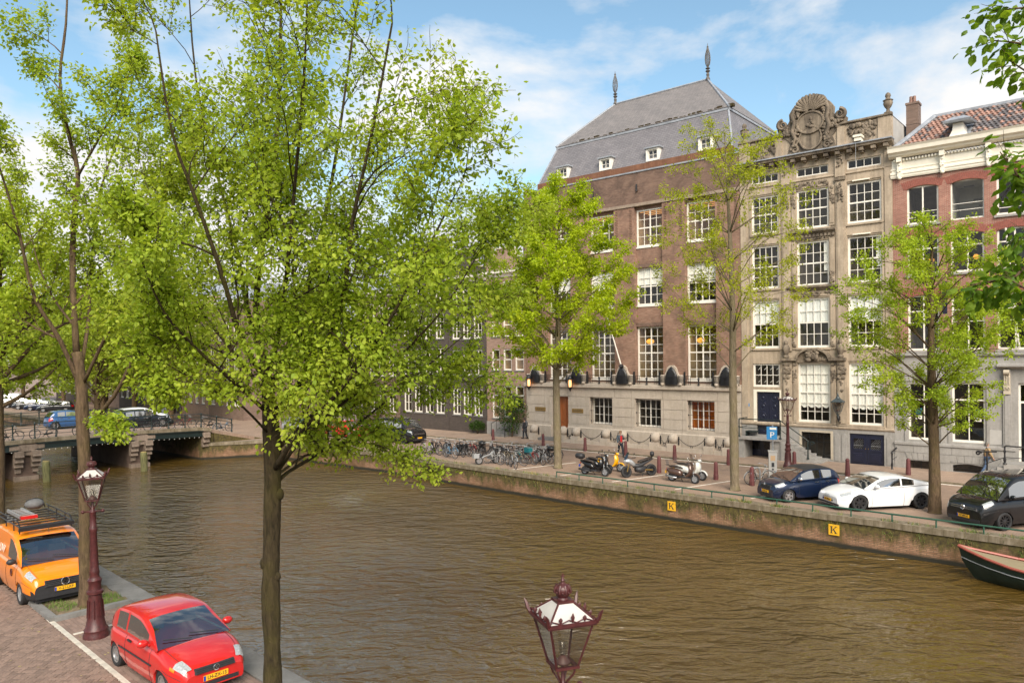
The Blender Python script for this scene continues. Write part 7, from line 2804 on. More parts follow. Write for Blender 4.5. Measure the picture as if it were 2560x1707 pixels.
def scooter(label, loc, head, col, kind='vespa', box=False, screen=False, rack=False, lean=.10, dark='dark_plastic', seat='saddle_leather', scale=1):
 t = thing('motor_scooter', label, 'scooter', (*loc, 0), math.atan2(head[1], head[0]), 'scooters parked on the far quay', scale)
 t.rotation_euler = (-lean, 0, math.atan2(head[1], head[0]))
 r = .235
 ty, ri = wheel_meshes(r, .11, .15, 5, 'alloy' if kind != 'x' else 'black_alloy')
 for x in (-.66, .66):
  w = link_mesh('wheel', ty, t, (x, 0, r), (0, 0, 0))
  link_mesh('rim', ri, w)
  link_mesh('rim', ri, w, rot=(0, 0, math.pi))
 m = M[col]
 # tail body
 mb = MB()
 if kind == 'vespa':
  mb.rings([ell((-.98, 0, .58), .05, .05), ell((-.92, 0, .58), .14, .12), ell((-.72, 0, .52), .21, .19), ell((-.45, 0, .50), .22, .20), ell((-.22, 0, .47), .17, .18), ell((-.08, 0, .42), .10, .14)])
 else:
  mb.rings([ell((-1.0, 0, .74), .04, .04), ell((-.85, 0, .68), .12, .09), ell((-.55, 0, .58), .17, .14), ell((-.25, 0, .52), .16, .18), ell((-.05, 0, .42), .12, .12)])
 mb.build('tail_body', m, t, smooth=True)
 # floor board and tunnel
 mb = MB().box(-.2, .36, -.17, .17, .26, .32)
 mb.build('floor_board', M[dark], t)
 # leg shield
 mb = MB()
 rows = []
 for f, x, w, z in ((0, .32, .17, .28), (.25, .44, .20, .42), (.5, .52, .22, .58), (.75, .50, .21, .78), (1, .44, .13, .93)):
  rows.append([(x - .04 - .10 * abs(s_) ** 2, w * s_, z) for s_ in (-1, -.6, 0, .6, 1)] + [(x + .03 - .06 * abs(s_) ** 2, w * s_ * .96, z) for s_ in (1, .6, 0, -.6, -1)])
 mb.rings(rows)
 mb.build('leg_shield', m, t, smooth=50)
 # front mudguard
 mb = MB()
 rows = []
 for i in range(8):
  a = R(10 + 150 * i / 7)
  w = .085 if 0 < i < 7 else .05
  rows.append([(.66 + .29 * math.cos(a), -w, r + .29 * math.sin(a) - .03), (.66 + .30 * math.cos(a), -w * .5, r + .31 * math.sin(a)), (.66 + .30 * math.cos(a), w * .5, r + .31 * math.sin(a)), (.66 + .29 * math.cos(a), w, r + .29 * math.sin(a) - .03)])
 mb.rings(rows, closed=False)
 mb.build('front_mudguard', m, t, smooth=True)
 mb = MB()
 for y in (-.08, .08): mb.tube([(.66, y, r), (.56, y * .6, .56)], .02, 6)
 mb.tube([(.56, 0, .5), (.42, 0, .98)], .03, 6)
 mb.build('fork', M['grey_steel'], t)
 mb = MB()
 mb.rings([ell((.30, 0, 1.0), .05, .03), ell((.40, 0, 1.02), .11, .07), ell((.50, 0, 1.01), .09, .08), ell((.55, 0, 1.0), .06, .06)])
 mb.build('headset', m, t, smooth=True)
 MB().ball((.555, 0, 1.0), (.02, .065, .065), 10, 6).build('headlight', M['lens_clear'], t, smooth=True)
 mb = MB()
 mb.tube([(.36, -.34, 1.04), (.42, -.12, 1.03), (.42, .12, 1.03), (.36, .34, 1.04)], .018, 6)
 for s_ in (-1, 1): mb.tube([(.37, s_ * .24, 1.04), (.35, s_ * .36, 1.045)], .026, 6)
 mb.build('handlebar', M['dark_plastic'], t)
 for s_ in (-1, 1):
  mb = MB().tube([(.40, s_ * .2, 1.05), (.38, s_ * .3, 1.24)], .008, 4)
  mb.ball((.38, s_ * .31, 1.28), (.015, .065, .05), 8, 5)
  mb.build('mirror', M['chrome'] if kind == 'vespa' else M['dark_plastic'], t, smooth=True)
 # seat
 mb = MB()
 mb.rings([ell((-.82, 0, .77), .08, .04), ell((-.72, 0, .78), .14, .06), ell((-.45, 0, .78), .15, .065), ell((-.20, 0, .74), .12, .06), ell((-.08, 0, .71), .06, .04)])
 mb.build('seat', M[seat], t, smooth=True)
 # engine, exhaust, stand, lights
 MB().box(-.75, -.3, -.12, .10, .18, .38).build('engine', M['dark_plastic'], t)
 MB().tube([(-.30, -.16, .22), (-.55, -.17, .22), (-.95, -.18, .30)], [.03, .06, .06], 8).build('exhaust', M['alloy'] if kind == 'vespa' else M['dark_plastic'], t, smooth=True)
 MB().tube([(-.2, .1, .25), (-.15, .22, .01)], .012, 5).build('stand', M['dark_plastic'], t)
 MB().ball((-.99, 0, .62), (.03, .07, .04), 8, 5).build('tail_light', M['lens_red'], t)
 MB().box(-1.05, -1.03, -.07, .07, .40, .54).build('number_plate', M['plate_blue'] if kind != 'vespa' else M['plate_yellow'], t)
 if box: MB().rings([ell((-1.28, 0, 1.0), .14, .10, 12), ell((-1.24, 0, 1.0), .2, .15, 12), ell((-1.0, 0, 1.0), .22, .17, 12), ell((-.82, 0, 1.0), .19, .14, 12), ell((-.80, 0, 1.0), .12, .08, 12)]).build('top_box', M['dark_plastic'], t, smooth=True)
 if rack or box:
  mb = MB()
  for y in (-.09, .09): mb.tube([(-.7, y, .76), (-1.05, y, .84)], .012, 5)
  if rack:
   for y in (-.12, -.04, .04, .12): mb.tube([(-.95, y, .82), (-1.02, y, 1.08)], .009, 4)
   for z in (.86, .96, 1.07): mb.tube([(-.96 - (z - .86) * .28, -.13, z), (-.96 - (z - .86) * .28, .13, z)], .009, 4)
  mb.build('luggage_rack', M['black_iron'], t)
 if screen:
  mb = MB()
  mb.rings([[(.52, y * .14, 1.05) for y in (-1, -.4, .4, 1)], [(.42, y * .16, 1.3) for y in (-1, -.4, .4, 1)], [(.34, y * .13, 1.5) for y in (-1, -.4, .4, 1)]], closed=False)
  mb.build('windscreen', M['smoke_glass'], t, smooth=True)
 return t


glassmat('smoke_glass', (.45, .38, .36), 1.2)
paint('paint_yellow', (.72, .36, .006))
paint('paint_brown', (.085, .048, .036), .3)
paint('paint_cream', (.66, .66, .62))
scooter('black scooter with a rounded top box, leftmost of the parked scooters', (4.70, 42.57), (.775, -.63), 'paint_black', 'mod', box=True, scale=1.04)
scooter('second black scooter squeezed behind the one with the top box', (5.05, 43.5), (.70, -.71), 'paint_dark', 'mod', scale=1.04)
scooter('bright yellow scooter with a black leg cover', (5.72, 44.0), (.88, -.47), 'paint_yellow', 'vespa', seat='dark_plastic', scale=1.04)
scooter('brown scooter with smoked windscreen and chrome exhaust', (9.17, 39.91), (.74, -.67), 'paint_brown', 'vespa', screen=True, rack=True, scale=1.04)
scooter('cream white scooter behind the brown one', (9.82, 40.9), (.74, -.67), 'paint_cream', 'vespa', rack=True, scale=1.04)


def adventure():
 t = thing('motorcycle', 'grey and black adventure motorcycle with long seat facing left', 'motorcycle', (7.15, 42.0, 0), math.atan2(-.40, -.92), 'scooters parked on the far quay', 1.03)
 t.rotation_euler = (.12, 0, math.atan2(-.40, -.92))
 r = .315
 ty, ri = wheel_meshes(r, .14, .205, 10, 'black_alloy')
 for x in (-.82, .80):
  w = link_mesh('wheel', ty, t, (x, 0, r))
  link_mesh('rim', ri, w)
  link_mesh('rim', ri, w, rot=(0, 0, math.pi))
 mb = MB()   # front cowl, beak-like
 mb.rings([ell((.92, 0, .86), .03, .03), ell((.82, 0, .90), .12, .10), ell((.64, 0, .88), .19, .15), ell((.42, 0, .78), .18, .18), ell((.25, 0, .66), .13, .14)])
 mb.build('front_cowl', M['paint_silver'], t, smooth=True)
 mb = MB()
 mb.rings([[(.84, y * .13, .97) for y in (-1, -.4, .4, 1)], [(.70, y * .15, 1.18) for y in (-1, -.4, .4, 1)], [(.60, y * .11, 1.36) for y in (-1, -.4, .4, 1)]], closed=False)
 mb.build('windscreen', M['black_glass'], t, smooth=True)
 mb = MB().rings([ell((.2, 0, .40), .14, .14), ell((-.1, 0, .38), .17, .19), ell((-.38, 0, .42), .15, .16), ell((-.5, 0, .45), .08, .08)])
 mb.build('engine', M['dark_plastic'], t, smooth=True)
 mb = MB().rings([ell((.32, 0, .62), .10, .12), ell((.1, 0, .58), .14, .14), ell((-.15, 0, .62), .15, .13), ell((-.4, 0, .72), .14, .10), ell((-.8, 0, .86), .10, .06), ell((-1.0, 0, .93), .04, .03)])
 mb.build('body_panel', M['dark_plastic'], t, smooth=True)
 mb = MB().rings([ell((.02, 0, .80), .06, .05), ell((-.15, 0, .84), .15, .07), ell((-.45, 0, .89), .16, .07), ell((-.62, 0, .96), .15, .06), ell((-.9, 0, 1.0), .10, .05)])
 mb.build('seat', M['saddle_leather'], t, smooth=True)
 mb = MB()
 for y in (-.1, .1):
  mb.tube([(.80, y, r), (.62, y, .86)], [.03, .026], 6)
  mb.tube([(-.82, y * 1.2, r), (-.3, y * 1.1, .36)], .035, 6)
 mb.build('fork', M['brass'], t)
 mb = MB().tube([(.42, -.40, 1.06), (.52, -.15, 1.02), (.52, .15, 1.02), (.42, .40, 1.06)], .018, 6)
 for s_ in (-1, 1): mb.tube([(.44, s_ * .3, 1.05), (.41, s_ * .43, 1.065)], .028, 6)
 mb.build('handlebar', M['dark_plastic'], t)
 for s_ in (-1, 1):
  mb = MB().tube([(.48, s_ * .2, 1.05), (.44, s_ * .34, 1.24)], .008, 4)
  mb.ball((.44, s_ * .35, 1.27), (.015, .07, .045), 8, 5)
  mb.build('mirror', M['dark_plastic'], t)
 mb = MB()
 rows = []
 for i in range(6):
  a = R(30 + 110 * i / 5)
  rows.append([(.80 + .37 * math.cos(a), y, r + .37 * math.sin(a)) for y in (-.08, 0, .08)])
 mb.rings(rows, closed=False)
 mb.build('front_mudguard', M['paint_silver'], t, smooth=True)
 MB().tube([(-.2, -.16, .3), (-.5, -.2, .42), (-.98, -.22, .62)], [.04, .07, .07], 8).build('exhaust', M['alloy'], t, smooth=True)
 MB().lathe([(.03, 0), (.10, .04), (.13, .14), (.10, .26), (.02, .3)], 10, (-.95, .0, 1.04)).build('backrest', M['dark_plastic'], t, smooth=True)
 MB().tube([(-.1, .14, .25), (-.05, .3, .01)], .014, 5).build('stand', M['dark_plastic'], t)
 MB().ball((.9, 0, .88), (.02, .10, .03), 8, 5).build('headlight', M['lens_clear'], t)


adventure()
t = thing('motor_scooter', 'grey electric scooter bike with white panels at the left cluster', 'scooter', (-1.65, 47.5, 0), R(25), 'scooters parked on the far quay')
ty, ri = wheel_meshes(.26, .09, .18, 7, 'alloy')
for x in (-.58, .58):
 w = link_mesh('wheel', ty, t, (x, 0, .26))
 link_mesh('rim', ri, w)
 link_mesh('rim', ri, w, rot=(0, 0, math.pi))
MB().tube([(-.58, 0, .3), (-.2, 0, .5), (.3, 0, .62), (.46, 0, .85)], .05, 6).tube([(.46, 0, .85), (.58, 0, .28)], .03, 6).build('frame', M['bike_grey'], t, smooth=True)
MB().rings([ell((-.75, 0, .74), .06, .03), ell((-.45, 0, .78), .12, .05), ell((-.1, 0, .74), .07, .04)]).build('seat', M['saddle_leather'], t, smooth=True)
MB().box(-.98, -.62, -.16, .16, .42, .72).build('side_box', M['paint_silver'], t)
MB().tube([(.40, -.3, 1.0), (.44, 0, .95), (.40, .3, 1.0)], .015, 5).build('handlebar', M['dark_plastic'], t)
# ---------------------------------------------------------------- crowned street lanterns
def lantern_head(par, z0, s=1.0, iron='maroon_paint', rot=0, crown=True, glow=None, top='lamp_top'):
 """four-sided lantern: z0 is the foot of the scroll brackets"""
 Z = lambda h: z0 + h * s
 Rz = Matrix.Rotation(rot, 4, 'Z')
 wb, wt = .17 * s, .335 * s        # half widths of the cage at bottom and top
 mb = MB(Rz)
 for k in range(4):
  a = R(45 + 90 * k)
  c, q = math.cos(a), math.sin(a)
  rb, rt = wb * 1.414, wt * 1.414
  mb.bar((rb * c, rb * q, Z(.30)), (rt * c, rt * q, Z(.96)), .026 * s, .026 * s)
 mb.build('cage_bar', M[iron], par)
 for nm, w, h0, h1 in (('bottom_frame', wb + .02 * s, .275, .31), ('top_frame', wt + .045 * s, .955, 1.02)):
  mb = MB(Rz)
  mb.box(-w, w, -w, -w + .06 * s, Z(h0), Z(h1)).box(-w, w, w - .06 * s, w, Z(h0), Z(h1)).box(-w, -w + .06 * s, -w + .06 * s, w - .06 * s, Z(h0), Z(h1)).box(w - .06 * s, w, -w + .06 * s, w - .06 * s, Z(h0), Z(h1))
  if nm == 'top_frame': mb.box(-w - .018 * s, w + .018 * s, -w - .018 * s, -w - .001, Z(h0 + .025), Z(h1 - .01)).box(-w - .018 * s, w + .018 * s, w + .001, w + .018 * s, Z(h0 + .025), Z(h1 - .01)).box(-w - .018 * s, -w - .001, -w, w, Z(h0 + .025), Z(h1 - .01)).box(w + .001, w + .018 * s, -w, w, Z(h0 + .025), Z(h1 - .01))
  mb.build(nm, M[iron], par)
 for k in range(4):     # side panes and roof panes
  Rk = Rz @ Matrix.Rotation(R(90 * k), 4, 'Z')
  MB(Rk).face([(-wb, -wb, Z(.31)), (wb, -wb, Z(.31)), (wt, -wt, Z(.955)), (-wt, -wt, Z(.955))]).build('pane', M['lamp_glass'], par)
  e = wt + .02 * s
  MB(Rk).face([(-e, -e, Z(1.02)), (e, -e, Z(1.02)), (.12 * s, -.12 * s, Z(1.23)), (-.12 * s, -.12 * s, Z(1.23))]).build('roof_pane', M[top], par)
 mb = MB(Rz)
 for k in range(4):
  a = R(45 + 90 * k)
  e = (wt + .02 * s) * 1.414
  mb.bar((e * math.cos(a), e * math.sin(a), Z(1.02)), (.17 * s * math.cos(a), .17 * s * math.sin(a), Z(1.235)), .024 * s)
 mb.box(-.13 * s, .13 * s, -.13 * s, .13 * s, Z(1.225), Z(1.265))
 mb.build('roof_frame', M[iron], par)
 if crown:
  mb = MB()
  mb.lathe([(.085 * s, 1.265 * s), (.075 * s, 1.29 * s), (.10 * s, 1.32 * s), (.115 * s, 1.36 * s), (.12 * s, 1.40 * s), (.11 * s, 1.44 * s), (.075 * s, 1.475 * s), (.03 * s, 1.49 * s), (.02 * s, 1.51 * s), (.035 * s, 1.535 * s), (.02 * s, 1.56 * s), (.012 * s, 1.60 * s)], 14, (0, 0, z0))
  for k in range(8):
   a = k * .7854
   mb.tube([(.125 * s * math.cos(a), .125 * s * math.sin(a), Z(1.36)), (.13 * s * math.cos(a), .13 * s * math.sin(a), Z(1.41)), (.09 * s * math.cos(a), .09 * s * math.sin(a), Z(1.475))], .014 * s, 5)
   mb.ball((.125 * s * math.cos(a + .39), .125 * s * math.sin(a + .39), Z(1.375)), .02 * s, 6, 4)
  mb.bar((-.03 * s, 0, Z(1.60)), (.03 * s, 0, Z(1.60)), .018 * s)
  mb.bar((0, 0, Z(1.56)), (0, 0, Z(1.64)), .018 * s)
  mb.build('crown', M[iron], par, smooth=50)
  mb = MB(Rz)      # wavy crest with fleurons and horned corners
  w = wt + .045 * s
  for k in range(4):
   ca, sa = math.cos(R(90 * k)), math.sin(R(90 * k))
   T = lambda x, y, z: (x * ca - y * sa, x * sa + y * ca, z)
   mb.tube([T(-w + 2 * w * i / 12, -w + .02 * s, Z(1.045 + .022 * math.sin(i * math.pi / 2))) for i in range(13)], .011 * s, 4)
   for x, h in ((-.5 * w, .07), (0, .115), (.5 * w, .07)):
    mb.tube([T(x, -w + .02 * s, Z(1.03)), T(x, -w + .015 * s, Z(1.05 + h * .4)), T(x, -w + .01 * s, Z(1.05 + h))], [.012 * s, .032 * s, .006 * s], 5)
    mb.ball(T(x, -w + .02 * s, Z(1.05 + h * .45)), (.034 * s, .02 * s, .026 * s), 6, 4)
   a = R(45 + 90 * k)
   e = w * 1.414
   pt = [(e * math.cos(a) * f, e * math.sin(a) * f, Z(zq)) for f, zq in ((.98, 1.0), (1.06, 1.06), (1.10, 1.13), (1.17, 1.19))]
   mb.tube(pt, [.03 * s, .032 * s, .028 * s, .008 * s], 5)
  mb.build('crest', M[iron], par, smooth=50)
 mb = MB(Rz)      # scroll brackets carrying the cage
 for k in range(4):
  a = R(45 + 90 * k)
  mb.tube([(r_ * s * math.cos(a), r_ * s * math.sin(a), Z(h)) for r_, h in ((.04, .0), (.075, .06), (.16, .16), (.19, .22), (.17, .27), (.13, .28))], .016 * s, 6)
 mb.lathe([(.055 * s, -.05 * s), (.075 * s, -.02 * s), (.05 * s, .02 * s), (.03 * s, .05 * s), (.025 * s, .28 * s)], 10, (0, 0, z0))
 mb.build('bracket', M[iron], par, smooth=50)
 mb = MB()
 mb.lathe([(.12 * s, .31 * s), (.11 * s, .34 * s), (.06 * s, .40 * s), (.03 * s, .43 * s)], 14, (0, 0, z0))
 mb.build('burner', M['burner'], par, smooth=True)
 mb = MB()
 mb.lathe([(.035 * s, .43 * s), (.05 * s, .46 * s), (.055 * s, .60 * s), (.075 * s, .615 * s)], 12, (0, 0, z0), cap=False)
 mb.build('lamp_chimney', M['lamp_glass'] if not glow else M[glow], par, smooth=True)


def street_lamp(label, loc, H_, rot=0, tilt=(0, 0), s=1.0, iron='maroon_paint', group='crowned street lamps'):
 """post with flared foot; H_ is the height of the cross bar under the lantern"""
 t = thing('street_lamp', label, 'street lamp', loc, 0, group)
 t.rotation_euler = (tilt[0], tilt[1], rot)
 mb = MB()
 mb.lathe([(.30, 0), (.30, .10), (.27, .16), (.28, .22), (.235, .28), (.18, .55), (.155, .95), (.15, 1.08), (.19, 1.11), (.19, 1.17), (.15, 1.20), (.135, 1.32), (.15, 1.38), (.165, 1.44), (.12, 1.50)], 16)
 for k in range(8):
  a = k * .7854
  mb.tube([(.19 * math.cos(a), .19 * math.sin(a), .50), (.165 * math.cos(a), .165 * math.sin(a), .95)], .016, 4)
 mb.build('post_base', M[iron], t, smooth=40)
 mb = MB()
 mb.lathe([(.12, 1.50), (.105, 1.58), (.12, 1.62), (.105, 1.68), (.098, 1.80), (.08, H_ - .55), (.095, H_ - .50), (.095, H_ - .44), (.075, H_ - .40), (.07, H_ - .08), (.085, H_ - .04), (.055, H_)], 12)
 mb.build('post', M[iron], t, smooth=40)
 mb = MB().tube([(-.20, 0, H_ - .03), (.20, 0, H_ - .03)], .02, 6)
 for x in (-.22, .22): mb.ball((x, 0, H_ - .03), .045, 8, 6)
 mb.build('ladder_bar', M[iron], t, smooth=True)
 lantern_head(t, H_ + .02, s, iron)
 return t


pm('lamp_top', (.46, .44, .41), .35, .08, 4)
pm('burner', (.10, .05, .045), .5, .2, 8)
street_lamp('close crowned lantern with clear panes in front of the water', (.535, 8.7, 0), 3.03, R(20), (R(.2), R(.4)), .79)
street_lamp('crowned maroon lamp post in front of the left elm', (-10.44, 18.46, 0), 3.17, R(22), (0, R(-.9)), .81)
street_lamp('crowned maroon lamp post before the stone house steps', (16.46, 44.3, 0), 3.2, R(15), (0, 0), .9)
for (x, y), lab in (((-62, 118), 'black lantern post beside the scaffold sheet beyond the bridge'), ((-46.5, 99), 'black lantern post before the houses right of the scaffold sheet')):
 street_lamp(lab, (x, y, 0), 3.3, 0, iron='black_iron', s=1.25, group='far lamp posts')

# wall lanterns of the brick building's entrance
for tt, lab in ((-27.62, 'glowing wall lantern left of the brick building entrance'), (-23.4, 'glowing wall lantern right of the brick building entrance')):
 t = thing('wall_lantern', lab, 'lantern', fp(tt, .55, 0), FANG, 'glowing wall lanterns')
 mb = MB()
 mb.lathe([(.01, 4.0), (.05, 4.12), (.10, 4.2), (.16, 4.28), (.2, 4.36)], 8)
 mb.lathe([(.2, 5.0), (.22, 5.05), (.18, 5.14), (.10, 5.26), (.04, 5.34), (.01, 5.42)], 8)
 mb.build('housing', M['black_iron'], t, smooth=40)
 mb = MB()
 for k in range(8):
  a = k * .7854
  mb.tube([(.2 * math.cos(a), .2 * math.sin(a), 4.34), (.22 * math.cos(a), .22 * math.sin(a), 4.7), (.2 * math.cos(a), .2 * math.sin(a), 5.02)], .012, 4)
 mb.build('cage', M['black_iron'], t)
 MB().lathe([(.09, 4.4), (.11, 4.65), (.09, 4.95)], 10).build('glowing_glass', M['lamp_glow'], t, smooth=True)
 MB().bar((0, .55, 5.2), (0, .1, 5.2), .05).build('arm', M['black_iron'], t)
# lantern on a bracket on the stone house
t = thing('wall_lantern', 'grey-green lantern on a scrolled bracket on the stone house', 'lantern', fp(-3.05, .55, 0), FANG, 'bracket lanterns')
lantern_head(t, 3.02, .86, 'lantern_green' if 'lantern_green' in M else pm('lantern_green', (.045, .06, .065), .45, .2, 6).name, crown=False, top='lantern_green')
MB().lathe([(.14, 4.1), (.10, 4.18), (.05, 4.24), (.07, 4.30), (.02, 4.38), (.01, 4.5)], 10).build('finial', M['lantern_green'], t, smooth=40)
mb = MB()
mb.tube([(0, 0, 3.0), (0, 0, 2.8), (.02, .1, 2.62), (.02, .5, 2.55)], .035, 6)
for k in range(2): mb.tube([(.02, .18 + .14 * math.cos(q * .4), 2.72 + k * .12 + .14 * math.sin(q * .4)) for q in range(12)], .03, 5)
mb.build('wall_bracket', M['black_iron'], t, smooth=True)

# ---------------------------------------------------------------- stone spheres with chains before the brick building
ts = [-26.6, -23.7, -22.42, -19.68, -18.2, -15.47, -14.04, -11.26, -9.9]
names = ['leftmost stone ball bollard, left of the orange door', 'stone ball bollard just right of the orange door', 'stone ball bollard below the brass plaque', 'stone ball bollard left of the walker in red', 'stone ball bollard behind the walker in red', 'left ball bollard of the pair under the middle grille', 'right ball bollard of the pair under the middle grille', 'stone ball bollard under the right grille', 'rightmost stone ball bollard behind the tall bare trunk']
for tt, lab in zip(ts, names):
 t = thing('ball_bollard', lab, 'bollard', fp(tt, 1.1, .07), FANG, 'stone ball bollards with chains')
 MB().box(-.36, .36, -.34, .34, 0, .52).box(-.30, .30, -.30, .30, .52, .55).build('block', M['granite'], t)
 MB().ball((0, 0, .88), .37, 18, 12).build('ball', M['granite'], t, smooth=True)
 mb = MB()
 for x in (-.41, .41):
  mb.box(x - .03, x + .03, -.05, .05, .45, .95)
  mb.ball((x, 0, 1.0), .05, 6, 5)
 mb.build('chain_post', M['black_iron'], t)
link = MB().tube([(.035 * math.cos(k * 1.047), 0, .022 * math.sin(k * 1.047)) for k in range(7)], .009, 4).mesh('chain_link', M['black_iron'])
gaps = [(-23.7, -22.42), (-22.42, -19.68), (-19.68, -18.2), (-18.2, -15.47), (-15.47, -14.04), (-14.04, -11.26), (-11.26, -9.9)]
cl = ['short chain by the orange door', 'long chain below the left grille', 'short chain behind the walker in red', 'long chain below the middle grille', 'short chain between the paired ball bollards', 'long chain below the right grille', 'short chain by the tall bare trunk']
for (a, b), lab in zip(gaps, cl):
 t = thing('chain', 'sagging iron ' + lab, 'chain', fp((a + b) / 2, 1.1, .07), FANG, 'iron chains between ball bollards')
 w = (b - a) / 2 - .42
 n = int(2 * w / .062)
 sag = .5 if w > .7 else .42
 mb = MB()
 for i in range(n):
  f = -1 + 2 * (i + .5) / n
  mb.M = Matrix.Translation((f * w, 0, .93 - sag * (1 - f * f))) @ Matrix.Rotation(-math.atan2(sag * 2 * f, w), 4, 'Y') @ Matrix.Rotation(R(90) * (i % 2), 4, 'X')
  mb.tube([(.045 * math.cos(k * 1.047), 0, .028 * math.sin(k * 1.047)) for k in range(7)], .013, 4, cap=False)
 mb.build('links', M['black_iron'], t)
 mb = MB().box(-.11, .11, -.03, .03, .93 - sag - .04, .93 - sag)
 mb.tube([(-.09, 0, .93 - sag), (-.03, 0, .72 - sag), (.03, 0, .72 - sag), (.09, 0, .93 - sag)], .018, 5)
 mb.build('pendant', M['black_iron'], t)
wl_ = thing('low_wall', 'low granite kerb wall linking the ball bollards before the brick building', 'wall', fp(-16.8, 1.1, .07), FANG)
for a, b in gaps:
 n = 2 if b - a > 2 else 1
 for k in range(n):
  x0, x1 = a + .37 + (b - a - .74) * k / n, a + .37 + (b - a - .74) * (k + 1) / n
  MB().box(x0 + 16.8 + .006, x1 + 16.8 - .006, -.3, .3, 0, .27).build('kerb_block', M['granite'], wl_)

# ---------------------------------------------------------------- maroon bollards
BL = [(2.3, 56.2, 'maroon bollard left of the yellow-green tree trunk'), (5.2, 53.3, 'maroon bollard right of the yellow-green tree trunk'), (7.77, 51.02, 'maroon bollard right of the walker in red'), (10.58, 48.44, 'maroon bollard behind the brown scooter'),
      (8.52, 43.21, 'maroon bollard behind the rear wheel of the grey motorcycle'), (11.14, 40.67, 'maroon bollard right of the cream scooter'), (13.4, 46.0, 'maroon bollard just left of the tall bare trunk'), (12.5, 38.75, 'maroon bollard right of the tall bare trunk'), (16.95, 44.6, 'maroon bollard beside the far lamp post'), (18.73, 41.45, 'maroon bollard before the dark blue cellar doors'), (22.0, 41.2, 'maroon bollard by the cellar stairs of the red house'), (-1.6, 60.2, 'maroon bollard behind the crowded bicycles')]
proto = None
for x, y, lab in BL:
 if proto is None:
  proto = thing('bollard', lab, 'bollard', (x, y, .0), 0, 'maroon bollards')
  MB().lathe([(.13, 0), (.135, .25), (.125, .28), (.105, .80), (.10, .84)], 8, rot=.39).build('shaft', M['maroon_dull'] if 'maroon_dull' in M else pm('maroon_dull', (.12, .035, .035), .6, .25, 6), proto)
  MB().lathe([(.10, .84), (.115, .86), (.105, .92), (.06, .98), (.02, 1.0)], 8, rot=.39).build('cap', M['maroon_dull'], proto)
 else: copy_tree(proto, None, (x, y, 0), U(-.1, .1), lab)

# ---------------------------------------------------------------- low green railing on the far quay
a, b = Vector((2.45, 41.75, 0)), Vector((27, 19.2, 0))
d = (b - a)
t = thing('quay_railing', 'low green tubular railing along the far quay edge', 'railing', a, math.atan2(d.y, d.x))
L = d.length
n = int(L / 1.55)
for i in range(n + 1):
 MB().tube([(i * L / n, 0, .03), (i * L / n, 0, .34)], .03, 6).build('post', M['rail_green'] if 'rail_green' in M else pm('rail_green', (.022, .075, .048), .45, .25, 5), t)
MB().tube([(0, 0, .36), (L, 0, .36)], .036, 8).build('rail', M['rail_green'], t)
# ---------------------------------------------------------------- K signs on the quay wall
for s_, lab in ((.370, 'smaller yellow K sign on the quay wall below the scooters'), (.783, 'yellow K sign on the quay wall below the white coupe')):
 A, B_ = Vector((2.7, 41.3, 0)), Vector((16.6, 28.6, 0))
 dq = (B_ - A).normalized()
 p = A + (B_ - A) * s_ + Vector((dq.y, -dq.x, 0)) * .03
 t = thing('quay_sign', lab, 'sign', (p.x, p.y, -.58), math.atan2(dq.y, dq.x), 'yellow K signs')
 MB().box(-.22, .22, -.03, .0, -.225, .225).build('plate', M['sign_yellow'] if 'sign_yellow' in M else pm('sign_yellow', (.72, .40, .02), .5, .12, 4), t)
 mb = MB()     # serif K
 mb.box(-.125, -.075, -.036, -.029, -.13, .13)
 mb.box(-.155, -.045, -.036, -.029, -.15, -.13).box(-.155, -.045, -.036, -.029, .13, .15)
 mb.xz([(-.075, -.01), (-.06, -.035), (.105, .125), (.075, .13)], -.036, -.029)
 mb.xz([(-.035, .005), (.0, .04), (.115, -.13), (.055, -.13)], -.036, -.029)
 mb.box(.04, .14, -.036, -.029, .128, .146).box(.03, .15, -.036, -.029, -.15, -.13)
 mb.build('letter', M['dark_plastic'], t)

# ---------------------------------------------------------------- parking meter with P sign, hoops
t = thing('parking_meter', 'grey parking meter with a blue P sign on its post', 'parking meter', (14.15, 40.33, 0), FANG + R(25))
MB().box(-.21, .21, -.15, .15, 0, 1.55).box(-.24, .24, -.18, .18, 1.55, 1.63).build('cabinet', M['meter_grey'] if 'meter_grey' in M else pm('meter_grey', (.40, .39, .37), .5, .08, 4), t)
MB().box(-.12, .12, -.165, -.15, 1.08, 1.36).build('screen', M['interior_warm'], t)
MB().box(-.07, .07, -.17, -.15, .75, .98).ball((0, -.17, .62), .05, 8, 5).build('coin_slot', M['dark_plastic'], t)
MB().tube([(.02, .05, 1.6), (.02, .05, 3.0)], .04, 8).build('post', M['grey_steel'], t)
MB().box(-.30, .24, -.02, .02, 2.22, 2.92).build('sign_plate', M['sign_blue'], t)
new_text('P', .44, M['white_paint'], t, (-.02, -.024, 2.46), (R(90), 0, 0), sx=1.1)
MB().box(-.14, .20, -.026, -.02, 2.76, 2.87).build('sign_strip', M['white_paint'], t)
for (x, y, an, lab) in ((12.75, 38.9, R(35), 'grey tubular hoop behind the single white bicycle'), (19.3, 31.2, R(80), 'grey tubular hoop in front of the black van')):
 t = thing('bike_hoop', lab, 'bike hoop', (x, y, 0), an, 'tubular hoops')
 MB().tube([(-.35, 0, 0), (-.35, 0, .68), (-.30, 0, .82), (-.15, 0, .90), (.15, 0, .90), (.30, 0, .82), (.35, 0, .68), (.35, 0, 0)], .045, 8).build('hoop', M['grey_steel'], t, smooth=True)
 MB().lathe([(.09, 0), (.09, .015)], 10, (-.35, 0, 0)).lathe([(.09, 0), (.09, .015)], 10, (.35, 0, 0)).build('foot_plate', M['dark_plastic'], t)

